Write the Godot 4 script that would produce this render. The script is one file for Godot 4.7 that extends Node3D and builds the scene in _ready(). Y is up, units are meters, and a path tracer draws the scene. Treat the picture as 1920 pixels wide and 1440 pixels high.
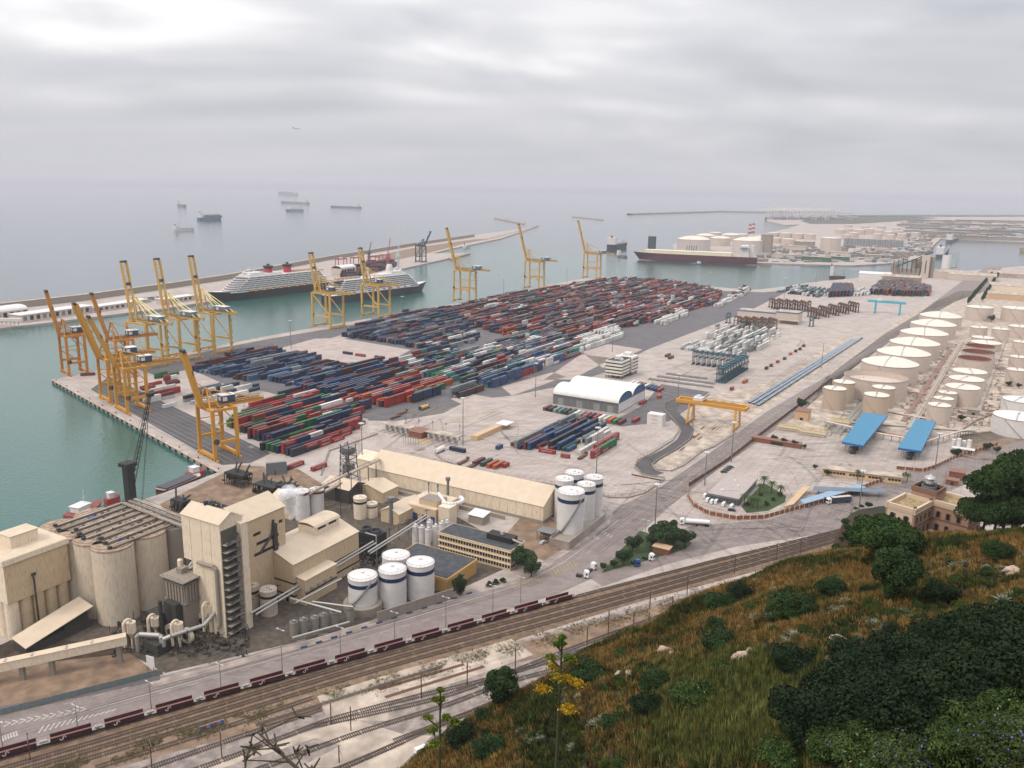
extends Node3D

# survey of the photograph
const CAM := Vector3(0, 175, 0)
const FOC := 1580.0
const PITCH := 0.22917
const ROLL := 0.01676
const YAW := -PI / 6.0   # the port is laid out on one grid, turned thirty degrees
var ux := Vector3(0.866, 0, 0.5)     # local x of that grid
var uz := Vector3(-0.5, 0, 0.866)    # local z of that grid
var cam_basis: Basis
var rng := RandomNumberGenerator.new()

func ray(px: float, py: float) -> Vector3:
	return cam_basis * Vector3(px - 960.0, 720.0 - py, -FOC)

func g(px: float, py: float, h := 0.0) -> Vector3:
	var d := ray(px, py)
	return CAM + d * ((h - CAM.y) / d.y)

func hg(b: Vector3, px: float, py: float) -> float:
	var d := ray(px, py)
	return CAM.y + d.y * Vector2(b.x, b.z).length() / Vector2(d.x, d.z).length()

func gs(pts: Array, h := 0.0) -> Array:
	var r := []
	for i in range(0, pts.size(), 2):
		r.append(g(pts[i], pts[i + 1], h))
	return r

# mesh building
class MB:
	var v := PackedVector3Array()
	var n := PackedVector3Array()
	var c := PackedColorArray()
	var tint := Color(1, 1, 1)
	func p(a: Vector3, na: Vector3) -> void:
		v.append(a); n.append(na); c.append(tint)
	func tri(a: Vector3, b: Vector3, d: Vector3) -> void:
		var m := (b - a).cross(d - a).normalized()
		p(a, m); p(d, m); p(b, m)
	func quad(a: Vector3, b: Vector3, d: Vector3, e: Vector3) -> void:
		tri(a, b, d); tri(a, d, e)
	func squad(a: Vector3, b: Vector3, d: Vector3, e: Vector3, na: Vector3, nb: Vector3, nd: Vector3, ne: Vector3) -> void:
		p(a, na); p(d, nd); p(b, nb); p(a, na); p(e, ne); p(d, nd)
	func ob(o: Vector3, x: Vector3, y: Vector3, z: Vector3) -> void:
		if x.cross(y).dot(z) < 0: x = -x
		for k in 3:
			quad(o + x - y + z, o + x - y - z, o + x + y - z, o + x + y + z)
			quad(o - x - y - z, o - x - y + z, o - x + y + z, o - x + y - z)
			var t := x
			x = y; y = z; z = t
	func box(x0: float, x1: float, y0: float, y1: float, z0: float, z1: float) -> void:
		ob(Vector3((x0 + x1) / 2, (y0 + y1) / 2, (z0 + z1) / 2), Vector3(absf(x1 - x0) / 2, 0, 0), Vector3(0, absf(y1 - y0) / 2, 0), Vector3(0, 0, absf(z1 - z0) / 2))
	func cbox(o: Vector3, sx: float, sy: float, sz: float) -> void:   # o is the middle of the base
		box(o.x - sx / 2, o.x + sx / 2, o.y, o.y + sy, o.z - sz / 2, o.z + sz / 2)
	func bar(a: Vector3, b: Vector3, w: float, h := -1.0) -> void:
		if h < 0: h = w
		var d := b - a
		var s := d.cross(Vector3.UP)
		s = Vector3.RIGHT if s.length() < 1e-4 else s.normalized()
		ob((a + b) / 2, d / 2, d.cross(s).normalized() * h / 2, s * w / 2)
	func tube(a: Vector3, b: Vector3, r: float, k := 8, r2 := -1.0, caps := true) -> void:
		if r2 < 0: r2 = r
		var d := (b - a).normalized()
		var s := d.cross(Vector3.UP)
		s = Vector3.RIGHT if s.length() < 1e-4 else s.normalized()
		var t := d.cross(s)
		for i in k:
			var u0 := s * cos(TAU * i / k) + t * sin(TAU * i / k)
			var u1 := s * cos(TAU * (i + 1) / k) + t * sin(TAU * (i + 1) / k)
			squad(a + u0 * r, a + u1 * r, b + u1 * r2, b + u0 * r2, u0, u1, u1, u0)
			if caps:
				tri(b, b + u0 * r2, b + u1 * r2)
				tri(a, a + u1 * r, a + u0 * r)
	func pipe(pts: Array, r: float, k := 8) -> void:
		for i in pts.size() - 1:
			tube(pts[i], pts[i + 1], r, k)
	func arc(o: Vector3, x: Vector3, y: Vector3, R: float, a0: float, a1: float, r: float, m := 8, k := 8) -> void:
		for i in m:
			var t0 := lerpf(a0, a1, float(i) / m)
			var t1 := lerpf(a0, a1, float(i + 1) / m)
			tube(o + (x * cos(t0) + y * sin(t0)) * R, o + (x * cos(t1) + y * sin(t1)) * R, r, k)
	func lathe(o: Vector3, prof: Array, k := 28, smooth := false) -> void:
		for j in prof.size() - 1:
			var A: Vector2 = prof[j]
			var B: Vector2 = prof[j + 1]
			var sl := Vector2(B.y - A.y, A.x - B.x).normalized()
			var na := sl
			var nb := sl
			if smooth and j > 0: na = (sl + Vector2(A.y - prof[j - 1].y, prof[j - 1].x - A.x).normalized()).normalized()
			if smooth and j < prof.size() - 2: nb = (sl + Vector2(prof[j + 2].y - B.y, B.x - prof[j + 2].x).normalized()).normalized()
			for i in k:
				var e0 := Vector3(cos(TAU * i / k), 0, sin(TAU * i / k))
				var e1 := Vector3(cos(TAU * (i + 1) / k), 0, sin(TAU * (i + 1) / k))
				var u := Vector3.UP
				squad(o + e0 * A.x + u * A.y, o + e0 * B.x + u * B.y, o + e1 * B.x + u * B.y, o + e1 * A.x + u * A.y, e0 * na.x + u * na.y, e0 * nb.x + u * nb.y, e1 * nb.x + u * nb.y, e1 * na.x + u * na.y)
	func cyl(o: Vector3, r: float, h: float, k := 24) -> void:
		lathe(o, [Vector2(r, 0), Vector2(r, h), Vector2(0.0, h)], k)
	func prism(pts: Array, y0: float, y1: float) -> void:   # a slab over a ground outline of Vector3
		flat(pts, y1)
		var m := pts.size()
		var q := PackedVector2Array()
		for a in pts: q.append(Vector2(a.x, a.z))
		var cw := Geometry2D.is_polygon_clockwise(q)
		for i in m:
			var a: Vector3 = pts[i]
			var b: Vector3 = pts[(i + 1) % m]
			if not cw:
				var t := a
				a = b; b = t
			quad(Vector3(a.x, y0, a.z), Vector3(b.x, y0, b.z), Vector3(b.x, y1, b.z), Vector3(a.x, y1, a.z))
	func flat(pts: Array, y: float) -> void:
		var q := PackedVector2Array()
		for a in pts: q.append(Vector2(a.x, a.z))
		var ix := Geometry2D.triangulate_polygon(q)
		for i in range(0, ix.size(), 3):
			var a := Vector3(q[ix[i]].x, y, q[ix[i]].y)
			var b := Vector3(q[ix[i + 1]].x, y, q[ix[i + 1]].y)
			var d := Vector3(q[ix[i + 2]].x, y, q[ix[i + 2]].y)
			if (b - a).cross(d - a).y < 0: tri(a, d, b)
			else: tri(a, b, d)
	func strip(pts: Array, w: float, y: float, y2 := -1.0) -> void:   # a ribbon of width w along a line, or a wall when y2 is given
		for i in pts.size() - 1:
			var a: Vector3 = pts[i]
			var b: Vector3 = pts[i + 1]
			var s0 := _side(pts, i) * w / 2
			var s1 := _side(pts, i + 1) * w / 2
			a.y = y; b.y = y
			if y2 < 0:
				quad(a + s0, b + s1, b - s1, a - s0)
			else:
				var t := Vector3(0, y2 - y, 0)
				quad(a + s0 + t, b + s1 + t, b - s1 + t, a - s0 + t)
				quad(a + s0, b + s1, b + s1 + t, a + s0 + t)
				quad(b - s1, a - s0, a - s0 + t, b - s1 + t)
	func _side(pts: Array, i: int) -> Vector3:
		var d := Vector3.ZERO
		if i > 0:
			var e: Vector3 = pts[i] - pts[i - 1]
			e.y = 0
			d += e.normalized()
		if i < pts.size() - 1:
			var e: Vector3 = pts[i + 1] - pts[i]
			e.y = 0
			d += e.normalized()
		return d.normalized().cross(Vector3.UP) * -1.0
	func gable(x0: float, x1: float, z0: float, z1: float, y0: float, ye: float, yr: float, along_x := true, roof: MB = null, over := 0.35) -> void:
		# walls up to the eaves and the gable ends; the two roof slopes go to «roof»
		box(x0, x1, y0, ye, z0, z1)
		var r := self if roof == null else roof
		if along_x:
			var zm := (z0 + z1) / 2
			for x in [x0, x1]:
				tri(Vector3(x, ye, z0), Vector3(x, ye, z1), Vector3(x, yr, zm))
			for s in [z0, z1]:
				var d := signf(s - zm) * over
				r.slab(Vector3(x0 - over, ye + 0.05, s + d), Vector3(x1 + over, ye + 0.05, s + d), Vector3(x1 + over, yr + 0.05, zm), Vector3(x0 - over, yr + 0.05, zm), 0.25)
		else:
			var xm := (x0 + x1) / 2
			for z in [z0, z1]:
				tri(Vector3(x0, ye, z), Vector3(x1, ye, z), Vector3(xm, yr, z))
			for s in [x0, x1]:
				var d := signf(s - xm) * over
				r.slab(Vector3(s + d, ye + 0.05, z0 - over), Vector3(s + d, ye + 0.05, z1 + over), Vector3(xm, yr + 0.05, z1 + over), Vector3(xm, yr + 0.05, z0 - over), 0.25)
	func slab(a: Vector3, b: Vector3, d: Vector3, e: Vector3, t: float) -> void:
		var m := (b - a).cross(d - a).normalized() * t
		if m.y < 0:
			m = -m
			var q := b
			b = e; e = q
		quad(a + m, b + m, d + m, e + m)
		quad(a, e, d, b)
		quad(a, b, b + m, a + m); quad(b, d, d + m, b + m); quad(d, e, e + m, d + m); quad(e, a, a + m, e + m)
	func add(o: MB, t: Transform3D) -> void:
		for i in o.v.size():
			v.append(t * o.v[i]); n.append((t.basis * o.n[i]).normalized()); c.append(o.c[i])
	func mesh(m: Material) -> ArrayMesh:
		var am := ArrayMesh.new()
		if v.is_empty(): return am
		var a := []
		a.resize(Mesh.ARRAY_MAX)
		a[Mesh.ARRAY_VERTEX] = v; a[Mesh.ARRAY_NORMAL] = n; a[Mesh.ARRAY_COLOR] = c
		am.add_surface_from_arrays(Mesh.PRIMITIVE_TRIANGLES, a)
		am.surface_set_material(0, m)
		return am

# naming and placing
func mb() -> MB:
	return MB.new()

func bx(o: Node3D, called: String, m: Material, x0: float, x1: float, y0: float, y1: float, z0: float, z1: float) -> MeshInstance3D:
	var b := MB.new()
	b.box(x0, x1, y0, y1, z0, z1)
	return part(o, called, b, m)

func tb(o: Node3D, called: String, m: Material, p: Vector3, q: Vector3, r: float, k := 8, r2 := -1.0) -> MeshInstance3D:
	var b := MB.new()
	b.tube(p, q, r, k, r2)
	return part(o, called, b, m)

func V(x: float, y: float, z: float) -> Vector3:
	return Vector3(x, y, z)

func thing(called: String, label: String, category: String, at := Vector3.ZERO, group := "", turn := YAW) -> Node3D:
	var o := Node3D.new()
	o.name = called
	add_child(o, true)
	o.position = at
	o.rotation.y = turn
	tag(o, label, category, group)
	return o

func tag(o: Node3D, label: String, category: String, group := "") -> void:
	o.set_meta("label", label)
	o.set_meta("category", category)
	if group: o.set_meta("group", group)

func part(o: Node3D, called: String, b: MB, m: Material, label := "") -> MeshInstance3D:
	return put(o, called, b.mesh(m), label)

func put(o: Node3D, called: String, m: Mesh, label := "") -> MeshInstance3D:
	var i := MeshInstance3D.new()
	i.name = called
	i.mesh = m
	o.add_child(i, true)
	if label: i.set_meta("label", label)
	return i

func solo(called: String, label: String, category: String, b: MB, m: Material, at := Vector3.ZERO, group := "", turn := 0.0) -> MeshInstance3D:
	var i := put(self, called, b.mesh(m))
	i.position = at
	i.rotation.y = turn
	tag(i, label, category, group)
	return i

func ground(called: String, b: MB, m: Material, kind := "structure", label := "") -> MeshInstance3D:
	var i := put(self, called, b.mesh(m))
	i.set_meta("kind", kind)
	if label: i.set_meta("label", label)
	return i

func dup(o: Node3D, label: String, at: Vector3, turn: float) -> Node3D:
	var r: Node3D = o.duplicate()
	r.name = str(o.name).rstrip("0123456789")
	add_child(r, true)
	r.position = at
	r.rotation.y = turn
	r.set_meta("label", label)
	return r

func scatter(o: Node, called: String, m: Mesh, xf: Array, cols: Array, label := "") -> MultiMeshInstance3D:
	var mm := MultiMesh.new()
	mm.transform_format = MultiMesh.TRANSFORM_3D
	mm.use_colors = not cols.is_empty()
	mm.mesh = m
	mm.instance_count = xf.size()
	for i in xf.size():
		mm.set_instance_transform(i, xf[i])
		if cols: mm.set_instance_color(i, cols[i])
	var w := MultiMeshInstance3D.new()
	w.multimesh = mm
	w.name = called
	o.add_child(w, true)
	w.set_meta("kind", "stuff")
	if label: w.set_meta("label", label)
	return w

# materials
var tex := {}
var M := {}

func noise_tex(sd: int, freq: float, lo: float, hi: float, oct := 5, size := 512, kind := FastNoiseLite.TYPE_SIMPLEX_SMOOTH, bump := 0.0) -> NoiseTexture2D:
	var f := FastNoiseLite.new()
	f.seed = sd
	f.frequency = freq
	f.noise_type = kind
	f.fractal_octaves = oct
	var t := NoiseTexture2D.new()
	t.width = size
	t.height = size
	t.seamless = true
	t.noise = f
	if bump > 0.0:
		t.as_normal_map = true
		t.bump_strength = bump
	else:
		var r := Gradient.new()
		r.set_color(0, Color(lo, lo, lo))
		r.set_color(1, Color(hi, hi, hi))
		t.color_ramp = r
	return t

func lin(r: float, gg: float, b: float) -> Color:   # a real-world base colour
	return Color(r, gg, b).linear_to_srgb()

func ph(r: int, gg: int, b: int, k := 1.35) -> Color:   # the base colour of a surface that the photograph shows as r, g, b where it is lit k times
	var q := Color8(r, gg, b).srgb_to_linear()
	return Color(q.r / k, q.g / k, q.b / k).linear_to_srgb()

func mat(key: String, col: Color, rough := 0.8, t := "grime", scale := V(0.03, 0.03, 0.03), metal := 0.0) -> StandardMaterial3D:
	if M.has(key): return M[key]
	var m := StandardMaterial3D.new()
	m.resource_name = key
	m.albedo_color = col
	m.roughness = rough
	m.metallic = metal
	if t:
		m.albedo_texture = tex[t]
		m.uv1_triplanar = true
		m.uv1_world_triplanar = true
		m.uv1_scale = scale
	M[key] = m
	return m

func vmat(key: String, rough := 0.8, t := "", scale := V(0.05, 0.05, 0.05)) -> StandardMaterial3D:
	var m := mat(key, Color.WHITE, rough, t, scale)
	m.vertex_color_use_as_albedo = true
	return m

func sky_image() -> ImageTexture:
	var w := 1536
	var h := 768
	var im := Image.create(w, h, false, Image.FORMAT_RGBF)
	var a := FastNoiseLite.new()
	a.seed = 11; a.frequency = 0.8; a.fractal_octaves = 5
	var b := FastNoiseLite.new()
	b.seed = 23; b.frequency = 0.16; b.fractal_octaves = 4
	var low := Color(0.45, 0.47, 0.50)
	im.fill(Color(0.33, 0.35, 0.37))
	for y in h / 2 + 2:
		var el := (0.5 - (y + 0.5) / h) * PI
		var se := maxf(sin(el), 0.0)
		var up := SKY_LOW + (SKY_TOP - SKY_LOW) * pow(se, 1.15)
		var ce := cos(el)
		var dome := 1.0 / (se + 0.16)     # a flat cloud deck seen from below
		var soft := smoothstep(0.0, 0.16, el)
		for x in w:
			var az := ((x + 0.5) / w - 0.5) * TAU
			var q := Vector2(sin(az), -cos(az)) * ce * dome
			var n1 := a.get_noise_2d(q.x * 1.2 + 2.4 * b.get_noise_2d(q.x, q.y), q.y * 1.9)
			var n2 := b.get_noise_2d(q.x * 2.0 + 40.0, q.y * 3.0)
			var t := (n1 * 0.34 + n2 * 0.5) * (0.25 + 0.75 * soft)
			var k := up * (1.0 + 0.7 * t + 0.7 * maxf(t - 0.12, 0.0))
			var warm := clampf(0.5 + t * 1.6, 0.0, 1.0)
			im.set_pixel(x, y, Color(k * lerpf(0.92, 0.995, warm), k * lerpf(0.945, 0.99, warm), k * lerpf(1.03, 1.0, warm)))
	return ImageTexture.create_from_image(im)

const SKY_LOW := 0.6
const SKY_TOP := 1.75

func _ready() -> void:
	rng.seed = 7
	# camera
	cam_basis = Basis(Vector3.RIGHT, -PITCH) * Basis(Vector3.BACK, ROLL)
	var cam := Camera3D.new()
	cam.name = "camera"
	add_child(cam)
	cam.position = CAM
	cam.basis = cam_basis
	cam.fov = rad_to_deg(2.0 * atan(720.0 / FOC))
	cam.near = 0.5
	cam.far = 60000.0
	cam.current = true
	# sky, air, sun
	var env := Environment.new()
	var sm := PanoramaSkyMaterial.new()
	sm.panorama = sky_image()
	env.sky = Sky.new()
	env.sky.sky_material = sm
	env.background_mode = Environment.BG_SKY
	env.tonemap_mode = Environment.TONE_MAPPER_LINEAR
	env.tonemap_exposure = 1.05
	env.fog_enabled = true
	env.fog_mode = Environment.FOG_MODE_EXPONENTIAL
	env.fog_density = 0.000065
	env.fog_light_color = Color(0.96, 0.96, 1.0)
	env.sdfgi_enabled = true
	env.ssao_enabled = true
	env.ssil_enabled = true
	env.volumetric_fog_enabled = true
	env.volumetric_fog_density = 0.0
	var we := WorldEnvironment.new()
	we.name = "air"
	we.environment = env
	add_child(we)
	var sun := DirectionalLight3D.new()
	sun.name = "sun"
	add_child(sun)
	sun.rotation = V(deg_to_rad(-48), deg_to_rad(-62), 0)
	sun.light_energy = 0.52
	sun.light_color = Color(1.0, 0.95, 0.88)
	sun.light_angular_distance = 14.0
	sun.shadow_enabled = true
	textures()
	setting()
	hillside()
	cranes()
	containers()
	terminal()
	factory()
	railway()
	tank_farm()
	far_shore()
	ships()
	details()

func textures() -> void:
	tex.grime = noise_tex(3, 0.012, 0.91, 1.0, 6, 512)
	tex.patch = noise_tex(5, 0.006, 0.68, 1.0, 7, 1024)
	tex.fine = noise_tex(8, 0.05, 0.8, 1.0, 4, 512)
	tex.streak = noise_tex(9, 0.09, 0.84, 1.0, 3, 512)
	tex.stain = noise_tex(21, 0.035, 0.74, 1.0, 5, 512)
	var rmp: Gradient = tex.stain.color_ramp
	rmp.add_point(0.3, Color(0.90, 0.89, 0.87))
	rmp.add_point(0.46, Color(0.985, 0.985, 0.98))
	tex.wave = noise_tex(14, 0.016, 0, 1, 5, 1024, FastNoiseLite.TYPE_SIMPLEX_SMOOTH, 3.0)
	tex.ground = ground_image()
	mat("concrete", ph(202, 191, 185), 0.9, "ground", V(1, 1, 1) / 220.0)
	mat("pad", ph(204, 190, 184), 0.9, "ground", V(1, 1, 1) / 140.0)
	mat("asphalt", ph(116, 114, 118), 0.9, "ground", V(1, 1, 1) / 170.0)
	mat("dark_asphalt", ph(98, 96, 99), 0.9, "ground", V(1, 1, 1) / 130.0)
	mat("road", ph(156, 145, 142), 0.88, "ground", V(1, 1, 1) / 90.0)
	mat("pavement", ph(204, 188, 178), 0.9, "patch", V(1, 1, 1) / 60.0)
	mat("paint", ph(225, 215, 208), 0.8, "fine", V(1, 1, 1) / 6.0)
	mat("yellow_paint", ph(205, 180, 110), 0.8, "fine", V(1, 1, 1) / 6.0)
	mat("ballast", ph(152, 124, 100), 0.95, "patch", V(1, 1, 1) / 25.0)
	mat("grey_ballast", ph(182, 168, 160), 0.95, "patch", V(1, 1, 1) / 30.0)
	mat("works", ph(112, 100, 88), 0.95, "patch", V(1, 1, 1) / 22.0)
	mat("dirt", ph(168, 140, 116), 0.95, "patch", V(1, 1, 1) / 50.0)
	mat("pale_slab", ph(226, 208, 190), 0.9, "patch", V(1, 1, 1) / 70.0)
	mat("white", ph(242, 238, 236, 1.3), 0.55, "grime")
	mat("white_steel", ph(216, 200, 188, 1.25), 0.6, "stain", V(0.1, 0.015, 0.1))
	mat("cream", ph(230, 214, 192, 1.1), 0.75, "stain", V(0.1, 0.012, 0.1))
	mat("cream_roof", ph(230, 210, 184, 1.3), 0.75, "grime", V(1, 1, 1) / 40.0)
	mat("tan_wall", ph(200, 178, 148, 1.05), 0.8, "stain", V(0.1, 0.012, 0.1))
	mat("old_concrete", ph(214, 200, 180, 1.15), 0.9, "stain", V(0.08, 0.009, 0.08))
	mat("grey_concrete", ph(160, 150, 138, 1.1), 0.9, "streak", V(0.1, 0.02, 0.1))
	mat("dark_steel", lin(0.045, 0.045, 0.045), 0.6, "fine", V(1, 1, 1) / 4.0)
	mat("grey_steel", lin(0.2, 0.2, 0.2), 0.5, "fine", V(1, 1, 1) / 4.0)
	mat("bright_pipe", lin(0.5, 0.48, 0.45), 0.45, "fine", V(1, 1, 1) / 5.0, 0.3)
	mat("navy", lin(0.012, 0.03, 0.10), 0.5, "fine", V(1, 1, 1) / 8.0)
	mat("glass", lin(0.02, 0.024, 0.03), 0.15, "")
	mat("black", lin(0.015, 0.015, 0.016), 0.7, "")
	mat("rust", lin(0.14, 0.06, 0.035), 0.8, "fine", V(1, 1, 1) / 5.0)
	mat("red", lin(0.42, 0.035, 0.03), 0.5, "fine", V(1, 1, 1) / 6.0)
	mat("crane_yellow", ph(208, 150, 54, 1.0), 0.5, "streak", V(0.1, 0.02, 0.1))
	mat("crane_pale", ph(208, 166, 84, 1.0), 0.5, "streak", V(0.1, 0.02, 0.1))
	mat("crane_orange", ph(200, 132, 48, 1.0), 0.55, "streak", V(0.1, 0.02, 0.1))
	mat("house_blue", lin(0.03, 0.07, 0.12), 0.5, "fine", V(1, 1, 1) / 6.0)
	mat("brick", lin(0.25, 0.10, 0.065), 0.9, "fine", V(1, 1, 1) / 3.0)
	mat("canopy_blue", lin(0.035, 0.215, 0.37), 0.5, "grime", V(1, 1, 1) / 20.0)
	mat("dark_roof", lin(0.07, 0.075, 0.085), 0.85, "patch", V(1, 1, 1) / 25.0)
	mat("green_paint", lin(0.05, 0.30, 0.08), 0.5, "fine", V(1, 1, 1) / 6.0)
	vmat("tinted", 0.45, "fine", V(1, 1, 1) / 7.0)
	vmat("leafy", 0.75)
	M.leafy.metallic_specular = 0.25
	M.leafy.backlight_enabled = true
	M.leafy.backlight = Color(0.2, 0.24, 0.1)

func ground_image() -> ImageTexture:   # worn concrete: broad stains, slab joints lightly dirtied, tyre-dark lanes
	var w := 1024
	var im := Image.create(w, w, false, Image.FORMAT_RGB8)
	var a := FastNoiseLite.new()
	a.seed = 31; a.frequency = 1.0; a.fractal_octaves = 6
	var r := 1.2
	for y in w:
		for x in w:
			var u := TAU * x / w
			var v := TAU * y / w
			# a torus in three dimensions keeps the picture seamless
			var q := V((2.2 + r * cos(u)) * cos(v), (2.2 + r * cos(u)) * sin(v), r * sin(u))
			var n := a.get_noise_3dv(q * 1.3)
			var m := a.get_noise_3dv(q * 6.0 + V(9, 2, 4))
			var f := a.get_noise_3dv(q * 22.0)
			var k := 0.92 + 0.12 * n + 0.09 * m + 0.07 * f
			k -= 0.2 * clampf((m - 0.26) * 3.0, 0, 1) * clampf(0.5 + n, 0, 1)
			k = clampf(k, 0.35, 1.0)
			im.set_pixel(x, y, Color(k, k * (0.985 + 0.02 * n), k * (0.97 + 0.03 * n)))
	return ImageTexture.create_from_image(im)

func line_pts(a: Vector3, b: Vector3, m: int) -> Array:
	var r := []
	for i in m + 1: r.append(a.lerp(b, float(i) / m))
	return r

func setting() -> void:
	# the sea reaches to its true horizon
	var sea := mb()
	var o := V(0, -2.6, -2000)
	for i in 96:
		var e0 := V(cos(TAU * i / 96), 0, sin(TAU * i / 96))
		var e1 := V(cos(TAU * (i + 1) / 96), 0, sin(TAU * (i + 1) / 96))
		var rr := [0.0, 300.0, 900.0, 2000.0, 5000.0, 12000.0, 24000.0]
		for j in rr.size() - 1:
			if j > 0: sea.quad(o + e0 * rr[j], o + e1 * rr[j], o + e1 * rr[j + 1], o + e0 * rr[j + 1])
			else: sea.tri(o, o + e1 * rr[1], o + e0 * rr[1])
	var wm := StandardMaterial3D.new()
	wm.resource_name = "sea_water"
	wm.albedo_color = lin(0.022, 0.056, 0.072)
	wm.roughness = 0.06
	wm.metallic_specular = 0.5
	wm.normal_enabled = true
	wm.normal_texture = tex.wave
	wm.normal_scale = 0.34
	wm.uv1_triplanar = true
	wm.uv1_world_triplanar = true
	wm.uv1_scale = V(1, 1, 1) / 46.0
	M.water = wm
	ground("sea", sea, wm)
	var harbour := StandardMaterial3D.new()
	harbour = wm.duplicate()
	harbour.resource_name = "harbour_water"
	harbour.albedo_color = lin(0.022, 0.096, 0.080)
	harbour.normal_scale = 0.85
	harbour.uv1_scale = V(1, 1, 1) / 60.0
	var hb := mb()
	hb.flat(gs([-400, 603, 0, 582, 155, 565, 320, 542, 430, 525, 600, 492, 780, 462, 888, 446, 1000, 470, 1190, 490, 1420, 500, 1640, 505, 1800, 470, 1800, 520, 1500, 560, 1300, 560, 900, 590, 450, 680, 440, 900, 200, 1060, -500, 1160]), -2.59)
	ground("harbour_water", hb, harbour)
	# the port's ground: one slab with quay walls
	var land := gs([410, 885, 97, 712, 412, 648, 500, 631, 560, 620, 893, 563, 1087, 523, 1130, 518, 1200, 527, 1290, 533, 1408, 544, 1457, 539, 1540, 527, 1600, 522, 1650, 513, 1720, 500, 1797, 509, 1916, 499])
	land.append_array([V(1900, 0, -1900), V(1900, 0, 300), V(-700, 0, 300), V(-620, 0, -220)])
	land.append_array(gs([-60, 1042, 105, 990, 307, 924]))
	var pg := mb()
	pg.prism(land, -8.0, 0.0)
	ground("port_ground", pg, M.concrete)
	# quay lip along the near quay and the far quay
	var lip := mb()
	lip.strip(gs([410, 885, 97, 712, 412, 648, 500, 631, 560, 620, 893, 563, 1087, 523]), 2.2, 0.0, 0.22)
	ground("quay_edge", lip, M.pale_slab)
	var f1 := mb()
	# dark asphalt of the two quay aprons and the stacking yard
	f1.flat(gs([205, 706, 330, 765, 508, 850, 470, 868, 416, 872, 170, 730]), 0.03)
	ground("quay_asphalt", f1, M.dark_asphalt)
	var f2 := mb()
	f2.flat(gs([250, 690, 412, 653, 500, 636, 560, 626, 893, 570, 1085, 529, 1130, 534, 1000, 560, 890, 588, 740, 610, 640, 628, 560, 652, 470, 672, 400, 680, 300, 706]), 0.03)
	ground("quay_asphalt", f2, M.asphalt)
	var f3 := mb()
	f3.flat(gs([352, 690, 440, 672, 500, 660, 640, 636, 760, 612, 900, 592, 1085, 540, 1230, 532, 1345, 545, 1430, 548, 1480, 545, 1400, 585, 1215, 655, 1130, 700, 1060, 722, 960, 742, 880, 750, 830, 775, 740, 790, 690, 788, 660, 780, 600, 760, 500, 735, 420, 720]), 0.034)
	ground("yard_asphalt", f3, M.asphalt)
	var f4 := mb()
	f4.flat(gs([508, 658, 590, 635, 640, 634, 770, 656, 735, 676, 690, 690, 560, 668]), 0.07)
	ground("empty_pad", f4, M.pad)
	for q in [[940, 725, 1036, 698, 1062, 706, 960, 742], [1090, 660, 1140, 645, 1205, 655, 1130, 690], [1020, 712, 1090, 664, 1150, 672, 1070, 712], [845, 748, 880, 738, 935, 748, 880, 765], [440, 800, 545, 862, 690, 812, 690, 786, 560, 745], [345, 735, 420, 724, 480, 735, 400, 790]]:
		var f := mb()
		f.flat(gs(q), 0.07)
		ground("stacking_pad", f, M.pad)
	# asphalt by the vaulted warehouse
	var f5 := mb()
	f5.flat(gs([1020, 770, 1165, 800, 1255, 790, 1300, 760, 1330, 735, 1240, 720, 1205, 760, 1160, 784, 1040, 764]), 0.03)
	ground("warehouse_yard", f5, M.asphalt)
	roads()
	wear()
	# dirt of the scrap quay, the factory yard and the tank farm
	for q in [["scrap_yard", "dirt", [300, 945, 450, 872, 560, 880, 640, 930, 560, 960, 340, 1000]], ["factory_yard", "dirt", [950, 1000, 1000, 945, 1050, 985, 1085, 1020, 1030, 1055, 960, 1030]], ["factory_yard", "dirt", [-160, 1260, 60, 1190, 240, 1220, 300, 1268, 100, 1318, -160, 1378]], ["works_ground", "works", [-60, 1240, 60, 1180, 130, 1130, 330, 1000, 460, 960, 560, 935, 640, 925, 690, 915, 760, 940, 850, 965, 930, 1010, 960, 1060, 830, 1120, 705, 1172, 560, 1203, 310, 1262, 240, 1225, 60, 1245]], ["tank_farm_ground", "pale_slab", [1480, 800, 1555, 700, 1700, 590, 1800, 545, 1990, 545, 2100, 810, 1830, 830, 1560, 812]], ["bund_floor", "dirt", [1790, 850, 1800, 815, 1930, 800, 2000, 840, 1900, 868, 1830, 862]]]:
		var f := mb()
		f.flat(gs(q[2]), 0.03)
		ground(q[0], f, M[q[1]])

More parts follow.
